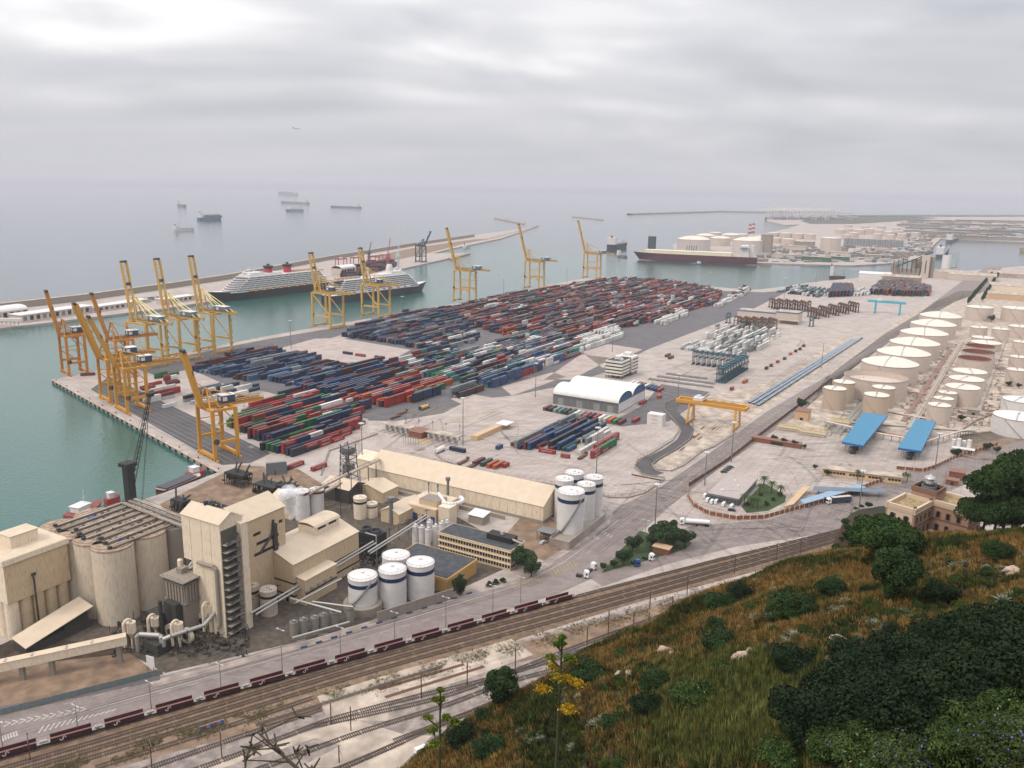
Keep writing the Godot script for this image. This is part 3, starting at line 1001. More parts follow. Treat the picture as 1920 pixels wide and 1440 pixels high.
	# boulders
	for q in [[1247, 1228, 1.3, "round pale boulder at the slope's edge above the tracks"], [1262, 1232, 0.8, "smaller pale boulder touching the round one at the edge"], [1390, 1245, 1.5, "long pinkish boulder in the middle of the dry slope"], [1408, 1228, 0.9, "pale boulder just above the long pinkish one"], [1568, 1205, 1.0, "pinkish boulder leaning out of dry grass above the thicket"], [1502, 1258, 0.6, "small white boulder beside a dark shrub"], [1388, 1180, 0.55, "small white boulder high on the left of the slope"], [1895, 1078, 1.25, "white boulder at the right edge of the slope"], [1272, 1195, 0.7, "reddish boulder beside the retaining wall"], [1160, 1270, 0.9, "broken pale rock below the wide dark shrub"], [1180, 1268, 0.8, "pinkish rock beside the broken pale rock"], [1745, 1000, 1.3, "upright white stone slab beside the lighthouse yard"]]:
		var p := hp(q[0], q[1])
		var k := mb()
		var e: float = q[2]
		var sd := int(q[0])
		var bn := FastNoiseLite.new()
		bn.seed = sd; bn.frequency = 0.9
		for i in 12:
			for j in 7:
				var f := func(a: int, c: int) -> Vector3:
					var th := TAU * (a % 12) / 12.0
					var phi := PI * c / 7.0
					var d := V(sin(phi) * cos(th), cos(phi), sin(phi) * sin(th))
					return d * V(1.35, 0.8, 1.0) * e * 0.62 * (1.0 + 0.45 * bn.get_noise_3dv(d * 1.3)) + V(0, 0.3 * e, 0)
				k.quad(f.call(i, j), f.call(i, j + 1), f.call(i + 1, j + 1), f.call(i + 1, j))
		solo("boulder", q[3], "boulder", k, mat("boulder", ph(224, 196, 176, 1.3), 0.9, "patch", V(1, 1, 1) / 3.0), p, "", float(sd))
	# flowering agave stalk in front, and a slimmer greener one to its left
	stalk(at_range(1046, 1440, 24.0), 1040, 1198, 12, "tall agave flower stalk with flat yellow flower heads", true)
	stalk(at_range(826, 1440, 26.0), 822, 1296, 8, "slim green agave stalk left of the yellow flowering one", false)
	var dead := mb()   # the bare dead flower stalk leaning at the bottom
	var p0 := CAM + ray(600, 1480).normalized() * 34.0
	var p1 := CAM + ray(482, 1372).normalized() * p0.distance_to(CAM)
	dead.tube(p0, p1, 0.09, 6, 0.03)
	for i in 11:
		var o := p0.lerp(p1, 0.15 + 0.08 * i)
		var e := o + V(r.randfn() * 0.5, 0.35, r.randfn() * 0.5) * 1.3
		dead.tube(o, e, 0.035, 5, 0.02)
		for m in 5: dead.tube(e, e + V(r.randfn(), r.randfn(), r.randfn()) * 0.2, 0.05, 4, 0.03)
	solo("dead_agave_stalk", "bare dry agave stalk leaning left over the sidings", "plant", dead, M.bark)
	lighthouse()

func at_range(px: float, py: float, d: float) -> Vector3:
	var q := ray(px, py)
	var p := CAM + q * (d / Vector2(q.x, q.z).length())
	return V(p.x, hy(p.x, p.z), p.z)

func stalk(at: Vector3, px: float, py: float, m: int, label: String, bloom: bool) -> void:
	var h := hg(at, px, py) - at.y
	var o := thing("agave_stalk", label, "plant", at, "", 0.0)
	var st := mb()
	st.tube(V(0, -3, 0), V(-0.1, h * 0.5, 0), 0.1, 8, 0.08)
	st.tube(V(-0.1, h * 0.5, 0), V(0, h, 0), 0.08, 8, 0.03)
	part(o, "stem", st, mat("stalk_green", lin(0.055, 0.06, 0.022), 0.8, ""))
	var r := RandomNumberGenerator.new()
	r.seed = int(px)
	for i in m:
		var t := float(i) / m
		var y := h - 0.1 - t * (2.3 if bloom else 2.4)
		var a := i * 2.4
		var L := 0.15 + 0.62 * t
		if i == 0: L = 0.0
		var e := V(cos(a) * L, y + 0.1 + 0.12 * L, sin(a) * L)
		var br := mb()
		br.tube(V(0, y - 0.15, 0), e, 0.03, 5)
		var k := mb()
		var low := Color(0.40, 0.25, 0.02)
		var top := Color(0.10, 0.16, 0.03)
		for w in 260:
			var d := V(r.randfn(), 0, r.randfn()) * (0.05 + 0.065 * t)
			var q := e + d + V(0, r.randf() * 0.08 + 0.04 - d.length() * 0.2, 0)
			k.tint = top.lerp(low, clampf((t - 0.25) * 2.2, 0, 1) if bloom else 0.12) * r.randf_range(0.6, 1.4)
			var n := V(r.randfn(), r.randfn() + 0.8, r.randfn()).normalized() * 0.06
			var s := n.cross(V(r.randfn(), r.randfn(), r.randfn())).normalized() * 0.035
			k.tri(q - s, q + s, q + n)
			k.tri(q - s + n * 0.3, q + n * 0.8 + s.cross(n) * 8.0, q + s)
		part(o, "branch", br, M.stalk_green)
		part(o, "flower_head", k, M.leafy)

func lighthouse() -> void:
	# a two-storey brick house with a square tower, its lantern and a rear wing
	var bd := ray(1712, 990)
	var c := CAM + bd * (236.0 / Vector2(bd.x, bd.z).length())
	var o := thing("lighthouse", "brick lighthouse building with parapets, arched windows and a domed lantern", "lighthouse", V(c.x, beacon_at.y - 0.3, c.z), "", deg_to_rad(-48.3))
	o.scale = Vector3.ONE * 0.86
	var st: Material = mat("stone_cream", ph(226, 202, 178, 1.05), 0.9, "fine", V(1, 1, 1) / 3.0)
	var br: Material = mat("lighthouse_brick", ph(180, 146, 124, 1.05), 0.9, "fine", V(1, 1, 1) / 1.5)
	var tr: Material = mat("terracotta", lin(0.26, 0.15, 0.105), 0.9, "fine", V(1, 1, 1) / 2.0)
	var fl: Material = mat("roof_gravel", ph(196, 172, 126, 1.3), 0.95, "patch", V(1, 1, 1) / 9.0)
	# front block: local -x is the pale front, +z faces the camera
	var blocks := [[-9.0, 0.0, -13.0, 0.0, 9.2, true], [-1.0, 11.0, -24.0, -13.0, 9.4, false]]
	for q in blocks:
		var b: MB
		bx(o, "wall", br, q[0], q[1], -4.0, q[4], q[2], q[3])
		var f := mb()
		f.box(q[0] + 0.6, q[1] - 0.6, q[4] - 0.02, q[4] + 0.1, q[2] + 0.6, q[3] - 0.6)
		part(o, "roof", f, fl)
		var p := mb()
		for e in [[q[0], q[0] + 0.5, q[2], q[3]], [q[1] - 0.5, q[1], q[2], q[3]], [q[0] + 0.5, q[1] - 0.5, q[2], q[2] + 0.5], [q[0] + 0.5, q[1] - 0.5, q[3] - 0.5, q[3]]]:
			p.box(e[0] - 0.12, e[1] + 0.12, q[4] + 0.003, q[4] + 1.3, e[2] - 0.12, e[3] + 0.12)
		part(o, "parapet", p, st)
		for y in [q[4] - 0.5, q[4] * 0.5, 0.6]:
			var k := mb()
			k.box(q[0] - 0.25, q[1] + 0.25, y, y + 0.32, q[2] - 0.25, q[3] + 0.25)
			part(o, "cornice", k, tr if y < q[4] * 0.6 else st)
	# pale front facing the port
	var ff := mb()
	ff.box(-8.4, -0.6, -3.0, 8.6, 0.0, 0.1)
	part(o, "front_panel", ff, st)
	var win := func(x: float, y: float, z: float, w: float, h: float, face_x: bool) -> void:
		var fm := mb()
		var gl := mb()
		if face_x:
			fm.box(x - 0.14, x, y - 0.2, y + h + 0.5, z - w / 2 - 0.25, z + w / 2 + 0.25)
			gl.box(x - 0.18, x - 0.02, y, y + h, z - w / 2, z + w / 2)
			gl.tube(V(x - 0.18, y + h, z), V(x - 0.02, y + h, z), w / 2, 12)
		else:
			fm.box(x - w / 2 - 0.25, x + w / 2 + 0.25, y - 0.2, y + h + 0.5, z, z + 0.14)
			gl.box(x - w / 2, x + w / 2, y, y + h, z + 0.02, z + 0.18)
			gl.tube(V(x, y + h, z + 0.02), V(x, y + h, z + 0.18), w / 2, 12)
		var f := part(o, "window", fm, tr)
		part(f, "pane", gl, M.glass)
	for y in [1.2, 5.4]:
		for x in [-6.6, -2.4]: win.call(x, y, 0.1, 1.3, 1.7, false)
		for z in [-10.0, -6.5, -3.0]: win.call(-9.12, y, z, 1.2, 1.6, true)
		for x in [2.0, 5.0, 8.2]: win.call(x, y, -13.0, 1.0, 1.5, false)
	for y in [1.2, 5.4]:
		for z in [-11.0, -8.0, -5.0, -2.2]:
			var gl := mb()
			gl.box(-0.02, 0.06, y, y + 1.9, z - 0.5, z + 0.5)
			part(o, "window", gl, M.glass)
		for z in [-21.5, -18.0, -15.0]:
			var gl := mb()
			gl.box(10.98, 11.06, y, y + 1.9, z - 0.5, z + 0.5)
			part(o, "window", gl, M.glass)
	# tower
	var tw := mb()
	tw.box(-7.0, 0.6, -4.0, 12.6, -20.0, -13.01)
	part(o, "tower", tw, br)
	var tk := mb()
	tk.box(-7.3, 0.9, 12.2, 12.6, -20.3, -12.7)
	for e in [[-7.2, -6.8, -20.2, -12.8], [0.4, 0.8, -20.2, -12.8], [-6.8, 0.4, -20.2, -19.8], [-6.8, 0.4, -13.2, -12.8]]: tk.box(e[0], e[1], 12.6, 13.6, e[2], e[3])
	part(o, "tower_parapet", tk, tr)
	var base := mb()
	base.lathe(V(-3.2, 12.6, -16.5), [Vector2(2.4, 0), Vector2(2.2, 1.2), Vector2(1.4, 1.5), Vector2(1.4, 2.0)], 20)
	part(o, "lantern_base", base, mat("lead", lin(0.12, 0.13, 0.14), 0.5, ""))
	var gl := mb()
	gl.lathe(V(-3.2, 14.6, -16.5), [Vector2(1.25, 0), Vector2(1.25, 1.6)], 16)
	part(o, "lantern_glass", gl, mat("lantern_pane", lin(0.45, 0.47, 0.48), 0.12, ""))
	var dm := mb()
	dm.lathe(V(-3.2, 16.2, -16.5), [Vector2(1.75, 0), Vector2(1.6, 0.35), Vector2(1.0, 0.8), Vector2(0.3, 1.05), Vector2(0.15, 1.5), Vector2(0.0, 1.6)], 20, true)
	part(o, "lantern_dome", dm, mat("dome_silver", lin(0.42, 0.42, 0.42), 0.4, "", Vector3.ONE, 0.4))
	var gal := mb()
	gal.lathe(V(-3.2, 14.3, -16.5), [Vector2(1.3, 0), Vector2(2.1, 0), Vector2(2.1, 0.15), Vector2(1.3, 0.15)], 20)
	for i in 14: gal.tube(V(-3.2 + 2.05 * cos(TAU * i / 14), 14.4, -16.5 + 2.05 * sin(TAU * i / 14)), V(-3.2 + 2.05 * cos(TAU * i / 14), 15.3, -16.5 + 2.05 * sin(TAU * i / 14)), 0.035, 4)
	part(o, "gallery", gal, M.dark_steel)
	var ch := mb()
	for z in [-12.3, -1.0]: ch.box(-0.9, -0.2, 9.2, 11.2, z - 0.4, z + 0.4)
	part(o, "chimney", ch, tr)

# quay cranes
func crane(label: String, w1: Vector2, land: Vector3, p: Dictionary) -> Node3D:
	# local z points from the water to the land, x along the quay; the first waterside leg stands at the origin's left
	var at := g(w1.x, w1.y)
	var o := thing("quay_crane", label, "crane", at, "yellow quay cranes", atan2(land.x, land.z))
	var y: Material = p.m
	var sp: float = p.sp / 2.0
	var ga: float = p.ga
	var H: float = p.h
	var k: float = p.get("leg", 1.8)
	var inn: float = p.get("inn", 0.0)
	for s in [-1, 1]:
		for z in [0.0, ga]:
			var b := mb()
			b.bar(V(s * sp, 2.2, z), V(s * (sp - inn), H, z), k, k * 1.2)
			part(o, "leg", b, y)
	for z in [0.0, ga]:
		var b := mb()
		b.box(-sp - 1.0, sp + 1.0, 1.5, 3.4, z - 0.8, z + 0.8)
		b.box(-sp + inn, sp - inn, H - 1.6, H + 0.2, z - 0.9, z + 0.9)
		part(o, "sill_beam", b, y)
		for i in 8:
			var w := mb()
			var x := (-sp - 3.5) + (2 * sp + 7.0) * i / 7.0
			if absf(x) < sp * 0.45: continue
			w.box(x - 0.9, x + 0.9, 0.0, 1.6, z - 0.7, z + 0.7)
			w.tube(V(x - 0.45, 0.4, z - 0.75), V(x - 0.45, 0.4, z + 0.75), 0.4, 8)
			part(o, "bogie", w, y)
	for s in [-1, 1]:
		var b := mb()
		var ym: float = p.get("mid", 12.0)
		b.bar(V(s * sp, ym, 0), V(s * sp, ym, ga), 1.5, 2.0)
		b.bar(V(s * (sp - inn), H - 0.6, 0), V(s * (sp - inn), H - 0.6, ga), 1.3, 1.8)
		part(o, "portal_beam", b, y)
		var d := mb()
		if p.get("brace", true):
			d.tube(V(s * sp, H - 1.5, 0), V(s * sp, ym + 0.5, ga), 0.65, 8)
		else:
			d.tube(V(s * sp, ym + 10, 0), V(s * sp, ym + 0.5, ga * 0.6), 0.35, 8)
			d.tube(V(s * sp, ym + 12, 0), V(s * sp, ym + 12, ga), 0.35, 8)
			d.tube(V(s * sp, H - 1, ga * 0.5), V(s * sp, ym + 12, ga), 0.35, 8)
		part(o, "brace", d, y)
		if p.get("knee", false):
			var q := mb()
			q.bar(V(s * sp, ym - 6, 0), V(s * sp, ym, ga * 0.22), 1.0)
			q.bar(V(s * sp, ym - 6, ga), V(s * sp, ym, ga * 0.78), 1.0)
			part(o, "knee_brace", q, y)
	# the fixed girder and its rear overhang
	var back: float = p.back
	var tw: float = p.get("twin", 2.6)
	var gy: float = H + p.get("rise", 1.5)
	var gd := mb()
	for s in [-1, 1]: gd.box(s * tw - 0.7, s * tw + 0.7, gy - 1.3, gy + 1.0, -2.0, ga + back)
	for i in 9: gd.box(-tw, tw, gy - 0.4, gy + 0.2, lerpf(0, ga + back - 0.6, i / 8.0), lerpf(0, ga + back - 0.6, i / 8.0) + 0.6)
	part(o, "girder", gd, y)
	var rl := mb()
	for s in [-1, 1]:
		rl.tube(V(s * (tw + 1.2), gy + 2.1, -1), V(s * (tw + 1.2), gy + 2.1, ga + back), 0.08, 4)
		for i in 16: rl.tube(V(s * (tw + 1.2), gy + 1.0, lerpf(-1, ga + back, i / 15.0)), V(s * (tw + 1.2), gy + 2.1, lerpf(-1, ga + back, i / 15.0)), 0.06, 4)
		rl.box(s * (tw + 0.7) - 0.5, s * (tw + 0.7) + 0.5, gy + 0.9, gy + 1.0, -1.0, ga + back)
	part(o, "walkway", rl, M.dark_steel)
	if p.get("loops", false):   # festoon loops under the rear girder
		var fs := mb()
		for i in 12:
			var z := ga * 0.6 + (ga * 0.4 + back) * i / 12.0
			fs.pipe([V(tw + 0.9, gy - 1.2, z), V(tw + 0.9, gy - 3.0, z + 0.7), V(tw + 0.9, gy - 1.2, z + 1.4)], 0.12, 4)
		part(o, "festoon_cable", fs, M.dark_steel)
	# raised boom
	var a: float = deg_to_rad(p.ang)
	var L: float = p.boom
	var bd := V(0, sin(a), -cos(a))
	var bn := V(0, cos(a), sin(a))
	var b0 := V(0, gy, -2.2)
	var bm := mb()
	if p.get("mono", false):
		var w0: float = p.get("bw", 2.0)
		bm.ob(b0 + bd * L / 2 + bn * 0.2, bd * L / 2, V(w0 * 0.72, 0, 0), bn * w0 * 0.62)
		bm.ob(b0 + bd * L / 2 - bn * 1.3, bd * L / 2, V(w0 * 0.9, 0, 0), bn * 0.12)
	else:
		for s in [-1, 1]: bm.ob(b0 + bd * L / 2 + V(s * tw, 0, 0), bd * L / 2, V(0.8, 0, 0), bn * 1.1)
		var m := int(L / 4.5)
		for i in m + 1: bm.bar(b0 + bd * L * i / m + V(-tw, 0, 0), b0 + bd * L * i / m + V(tw, 0, 0), 0.5)
		for i in m: bm.bar(b0 + bd * L * i / m + V(-tw if i % 2 else tw, 0, 0), b0 + bd * L * (i + 1) / m + V(tw if i % 2 else -tw, 0, 0), 0.32)
	part(o, "boom", bm, y)
	var tip := mb()
	tip.ob(b0 + bd * (L + 0.8), bd * 1.0, V(tw * 0.9 + 0.6, 0, 0), bn * 1.0)
	tip.ob(b0 + bd * L * 0.62 + bn * 1.2, bd * 1.4, V(tw * 0.8, 0, 0), bn * 0.3)
	part(o, "boom_tip", tip, M.dark_steel)
	# mast over the waterside legs and the stays
	var mh: float = p.mast
	var ms := mb()
	var apex := V(0, H + mh, 1.5)
	for s in [-1, 1]:
		ms.bar(V(s * (sp - inn) * 0.75, H, 0), V(s * 1.3, H + mh, 1.5), 0.9)
		ms.bar(V(s * (sp - inn) * 0.75, H, ga * 0.42), V(s * 1.3, H + mh, 1.8), 0.65)
		for f in [0.35, 0.7]: ms.bar(V(s * lerpf((sp - inn) * 0.75, 1.3, f), H + mh * f, 1.5 * f), V(s * lerpf((sp - inn) * 0.75, 1.3, f), H + mh * f, lerpf(ga * 0.42, 1.8, f)), 0.4)
	ms.bar(V(-2, H + mh, 1.5), V(2, H + mh, 1.5), 1.0)
	ms.bar(V(-(sp - inn) * 0.4, H + mh * 0.5, 0.7), V((sp - inn) * 0.4, H + mh * 0.5, 0.7), 0.5)
	part(o, "mast", ms, y)
	var sm: Material = p.get("stay", y)
	for s in [-1, 1]:
		var st := mb()
		st.tube(apex + V(s * 1.2, 0, 0), V(s * tw, gy + 1.0, ga + back * 0.72), p.get("sr", 0.28), 6)
		if p.get("two", false): st.tube(apex + V(s * 1.2, 0, 0), V(s * tw, gy + 1.0, ga * 0.9), p.get("sr", 0.28), 6)
		st.tube(apex + V(s * 1.2, 0, 0), b0 + bd * L * 0.5 + V(s * 1.2, 0, 0), 0.14, 6)
		part(o, "stay", st, sm)
	# machine house
	var hz: float = p.hz
	var hw: float = p.get("hw", 3.4)
	var hl: float = p.get("hl", 6.0)
	var hb := mb()
	hb.box(-hw, hw, gy + 1.05, gy + 5.6, hz - hl, hz + hl)
	var house := part(o, "machine_house", hb, p.get("house", M.house_blue))
	var rf := mb()
	rf.slab(V(-hw - 0.3, gy + 5.65, hz - hl - 0.3), V(hw + 0.3, gy + 5.65, hz - hl - 0.3), V(hw + 0.3, gy + 5.65, hz + hl + 0.3), V(-hw - 0.3, gy + 5.65, hz + hl + 0.3), 0.35)
	part(house, "roof", rf, M.white)
	var sq := mb()
	sq.box(hw - 0.02, hw + 0.06, gy + 2.2, gy + 4.8, hz + 1.0, hz + 4.0)
	sq.box(-1.6, 1.4, gy + 2.2, gy + 4.8, hz - hl - 0.06, hz - hl + 0.02)
	sq.box(-hw - 0.06, -hw + 0.02, gy + 2.2, gy + 4.8, hz - 4.0, hz - 1.0)
	part(house, "sign_panel", sq, M.white)
	# operator's cab with the trolley, cable reel, stair tower
	var cb := mb()
	cb.box(-1.4, 1.4, gy - 4.6, gy - 2.2, ga * 0.55, ga * 0.55 + 2.8)
	cb.box(-2.4, 2.4, gy - 2.2, gy - 1.4, ga * 0.45, ga * 0.75)
	part(o, "cab", cb, M.grey_steel)
	var re := mb()
	re.tube(V(-sp - 0.9, p.get("mid", 12.0) + 1.0, 1.2), V(-sp - 0.2, p.get("mid", 12.0) + 1.0, 1.2), 2.0, 16)
	part(o, "cable_reel", re, M.dark_steel)
	var sx: float = sp + 1.0
	var ss := mb()
	var fl := int((H - 3.0) / 3.0)
	for i in fl:
		var y0 := 3.0 + i * 3.0
		var z0 := ga - 1.4 if i % 2 else ga + 1.4
		var z1 := ga + 1.4 if i % 2 else ga - 1.4
		ss.bar(V(sx, y0, z0), V(sx, y0 + 3.0, z1), 0.8, 0.25)
		ss.box(sx - 0.5, sx + 0.5, y0 + 2.9, y0 + 3.0, z1 - 0.7, z1 + 0.7)
		for q in [z0, z1]: ss.tube(V(sx + 0.5, y0 + 1.0, z0), V(sx + 0.5, y0 + 4.0, z1), 0.06, 4)
	part(o, "stair", ss, M.dark_steel)
	return o

func cranes() -> void:
	var nq := (g(410, 885) - g(97, 712)).normalized()
	var near := V(nq.z, 0, -nq.x)
	var fq := (g(1085, 525) - g(97, 712)).normalized()
	var far := V(-fq.z, 0, fq.x)
	# the single crane close to the camera and the pair behind it stand on the near quay
	var d := {"m": M.crane_yellow, "sp": 22.0, "ga": 15.6, "h": 34.0, "back": 24.0, "boom": 38.0, "ang": 76.0, "mono": true, "bw": 2.4, "mast": 12.0, "hz": 15.0, "mid": 12.0, "leg": 1.8, "hl": 4.5, "brace": false, "rise": 0.5}
	crane("yellow quay crane standing alone at the near end of the quay, boom raised", Vector2(390, 858), near, d)
	var e := d.duplicate()
	e.m = M.crane_yellow; e.boom = 46.0; e.bw = 3.4; e.h = 36.0; e.back = 26.0; e.hz = 22.0; e.hw = 4.0; e.ang = 72.0; e.leg = 1.8
	crane("orange-yellow quay crane with a very wide boom, left of the close pair", Vector2(199, 752), near, e)
	var f := d.duplicate()
	f.m = M.crane_yellow; f.boom = 42.0; f.h = 36.0; f.bw = 2.2; f.ang = 68.0; f.back = 30.0; f.hz = 20.0
	crane("orange-yellow quay crane right of the wide-boomed one, over the green water", Vector2(230, 772), near, f)
	var c := d.duplicate()
	c.m = M.crane_orange; c.h = 37.0; c.boom = 40.0; c.bw = 2.0; c.back = 10.0; c.hz = 13.0; c.ang = 80.0; c.mast = 14.0; c.sp = 20.0
	crane("orange crane at the outer corner of the quay, leftmost of all", Vector2(124, 702), near, c)
	var c2 := e.duplicate()
	c2.m = M.crane_orange; c2.boom = 42.0; c2.bw = 2.0; c2.ang = 76.0; c2.h = 35.0; c2.hz = 19.0; c2.mast = 15.0
	crane("darker orange crane half hidden behind the wide-boomed one", Vector2(214, 706), near, c2)
	# three with pale stays beyond them on the far quay
	var t := {"m": M.crane_pale, "sp": 22.0, "ga": 29.0, "h": 43.0, "back": 21.0, "boom": 55.0, "ang": 80.0, "mast": 22.0, "hz": 31.0, "hl": 8.0, "hw": 4.0, "house": mat("house_grey_blue", lin(0.12, 0.17, 0.21), 0.5, ""), "stay": mat("stay_pale", ph(232, 214, 150, 1.1), 0.5, ""), "two": true, "sr": 0.42, "loops": true, "mid": 14.0, "rise": 1.0, "twin": 3.0}
	crane("pale yellow crane with long stays, first of three beyond the orange ones", Vector2(262, 681), far, t)
	crane("pale yellow crane with long stays, middle one of the three", Vector2(322, 669), far, t)
	crane("pale yellow crane with long stays, in front of the black ship's bow", Vector2(384, 656), far, t)
	var u := {"m": M.crane_pale, "sp": 24.0, "ga": 29.0, "h": 44.0, "back": 26.0, "boom": 46.0, "ang": 79.0, "mast": 20.0, "hz": 20.0, "hl": 5.0, "mid": 15.0, "leg": 2.0, "twin": 3.4, "two": true, "rise": 1.0}
	crane("pale yellow crane with lattice boom between the two cruise ships", Vector2(600, 611), far, u)
	crane("pale yellow crane with lattice boom in front of the right-hand ship", Vector2(690, 591), far, u)
	var w := {"m": M.crane_pale, "sp": 20.0, "ga": 29.0, "h": 49.0, "back": 30.0, "boom": 62.0, "ang": 74.0, "mast": 20.0, "hz": 37.0, "hl": 6.5, "hw": 4.5, "mid": 21.0, "leg": 1.9, "twin": 2.2, "knee": true, "brace": false, "house": mat("house_teal", lin(0.04, 0.16, 0.27), 0.5, ""), "rise": 2.0, "inn": 2.0}
	crane("tall yellow crane nearest the bend, with a blue machine house", Vector2(857, 564), far, w)
	crane("tall yellow crane with a blue house, middle of the far three", Vector2(988, 540), far, w)
	crane("tall yellow crane farthest down the quay", Vector2(1097, 521), far, w)
	# blue crane, red rail cranes and small mobile crane on the breakwater
	var q := crane("dark blue harbour crane at the tip of the breakwater terminal", Vector2(795, 492), far, {"m": mat("crane_blue", lin(0.03, 0.07, 0.10), 0.5, ""), "sp": 16.0, "ga": 18.0, "h": 38.0, "back": 5.0, "boom": 36.0, "ang": 62.0, "mast": 16.0, "hz": 14.0, "hl": 3.0, "mid": 14.0, "mono": true, "bw": 1.6})
	q.rotation.y += PI
	q.set_meta("group", "cranes on the breakwater")
	for k in [["tall pink crane with raised boom behind the right-hand ship", 727, 508, 447, lin(0.45, 0.09, 0.13)], ["dark grey mobile crane at the middle of the breakwater", 692, 490, 453, lin(0.06, 0.10, 0.13)], ["white and grey mobile crane above the ship's bridge", 747, 512, 428, lin(0.6, 0.6, 0.6)]]:
		var at := g(k[1], k[2])
		var h := hg(at, k[1], k[3])
		var o := thing("harbour_crane", k[0], "crane", at, "cranes on the breakwater", 0.4)
		var m := mat("paint_" + str(k[1]), k[4], 0.5, "")
		var b := mb()
		b.box(-6, 6, 0, 3, -6, 6)
		b.box(-2, 2, 3, h * 0.5, -2, 2)
		part(o, "tower", b, m)
		var j := mb()
		j.bar(V(0, h * 0.45, 0), V(6, h, 2), 1.8, 1.8)
		j.bar(V(0, h * 0.5, 0), V(3, h * 0.75, 1), 1.0)
		part(o, "jib", j, m)
		var cb := mb()
		cb.box(-4, 4, h * 0.35, h * 0.35 + 6, -4, 3)
		part(o, "machine_house", cb, m)
	for k in [[640, 506], [668, 503], [700, 500], [722, 497]]:   # red yard gantries among the stacks
		var at := g(k[0], k[1])
		var o := thing("yard_gantry", "red yard gantry among container stacks on the breakwater, over px %s" % ["the white shed", "the first stacks", "the middle stacks", "the last stacks"][[640, 668, 700, 722].find(k[0])], "crane", at, "red yard gantries", atan2(far.x, far.z))
		o.set_meta("label", "red yard gantry on the breakwater over %s" % ["the stack beside the white shed", "the second stack from the white shed", "the third stack from the white shed", "the stack nearest the pink crane"][[640, 668, 700, 722].find(k[0])])
		var m := mat("gantry_red", lin(0.42, 0.06, 0.09), 0.5, "")
		for s in [-1, 1]:
			var b := mb()
			b.bar(V(s * 13, 0, -5), V(s * 13, 22, -4), 1.2)
			b.bar(V(s * 13, 0, 5), V(s * 13, 22, 4), 1.2)
			b.box(s * 13 - 0.8, s * 13 + 0.8, 0.3, 1.8, -7, 7)
			part(o, "leg", b, m)
		var b2 := mb()
		for z in [-3.5, 3.5]: b2.box(-15, 15, 22, 24, z - 0.7, z + 0.7)
		part(o, "girder", b2, m)
		var t2 := mb()
		t2.box(-3, 3, 24, 26, -3, 3)
		part(o, "trolley", t2, M.white)

# containers
var cmesh := {}
var pal := {
	"navy": Color(0.016, 0.032, 0.075), "blue": Color(0.016, 0.055, 0.15), "sky blue": Color(0.06, 0.14, 0.22), "red": Color(0.30, 0.026, 0.02), "maroon": Color(0.13, 0.025, 0.022),
	"orange": Color(0.40, 0.085, 0.025), "green": Color(0.025, 0.14, 0.045), "dark green": Color(0.025, 0.075, 0.055), "grey": Color(0.22, 0.24, 0.25), "white": Color(0.66, 0.64, 0.61), "brown": Color(0.09, 0.032, 0.022), "teal": Color(0.05, 0.18, 0.17), "black": Color(0.02, 0.021, 0.024), "yellow": Color(0.5, 0.28, 0.03), "rose": Color(0.30, 0.07, 0.07)}

func box_mesh(L: float, fine: bool) -> Mesh:   # one container: corrugated sides, posts, rails, doors; x along, base at the origin
	var key := "%s%s" % [L, fine]
	if cmesh.has(key): return cmesh[key]
	var b := mb()
	var h := 2.6
	var w := 1.22
	var e := L / 2
	b.box(-e + 0.06, e - 0.06, 0.12, h - 0.05, -w + 0.05, w - 0.05)
	b.tint = Color(0.85, 0.85, 0.85)
	for s in [-1, 1]:
		b.box(-e, e, 0, 0.16, s * w - 0.06, s * w + 0.06)
		b.box(-e, e, h - 0.1, h, s * w - 0.06, s * w + 0.06)
		for x in [-e + 0.08, e - 0.08]: b.box(x - 0.08, x + 0.08, 0.16, h - 0.1, s * w - 0.062, s * w + 0.062)
	if fine:
		b.tint = Color(0.93, 0.93, 0.93)
		var m := int(L / 0.55)
		for i in m:
			var x := -e + 0.35 + (L - 0.7) * i / (m - 1)
			for s in [-1, 1]: b.box(x - 0.13, x + 0.13, 0.16, h - 0.1, s * (w - 0.05), s * (w - 0.015))
		for i in int(L / 1.1):
			var x := -e + 0.6 + (L - 1.2) * i / (int(L / 1.1) - 1)
			b.box(x - 0.2, x + 0.2, h - 0.05, h - 0.02, -w + 0.1, w - 0.1)
		b.tint = Color(0.6, 0.6, 0.6)
		for z in [-0.75, -0.3, 0.3, 0.75]: b.box(e - 0.07, e - 0.01, 0.2, h - 0.15, z - 0.03, z + 0.03)
	cmesh[key] = b.mesh(null)
	return cmesh[key]

func paint(c: Color) -> StandardMaterial3D:
	var k := "container_" + c.to_html()
	if not M.has(k):
		var m := mat(k, c.linear_to_srgb(), 0.42, "fine", V(1, 1, 1) / 5.0)
		m.vertex_color_use_as_albedo = true
	return M[k]

var boxes := []   # [position, turn, length, colour name, block phrase, row, slot, tier]
var top_words := ["ground", "second", "third", "fourth"]
const ORD := ["first", "second", "third", "fourth", "fifth", "sixth", "seventh", "eighth", "ninth", "tenth", "eleventh", "twelfth", "thirteenth", "fourteenth", "fifteenth", "sixteenth", "seventeenth", "eighteenth", "nineteenth", "twentieth"]
func nth(i: int) -> String:
	if i < 20: return ORD[i]
	var k := (i + 1) / 10
	var u := (i + 1) % 10
	var w: String = ["twent", "thirt", "fort", "fift", "sixt", "sevent", "eight", "ninet"][mini(k, 9) - 2]
	return w + "ieth" if u == 0 else w + "y-" + ORD[u - 1]

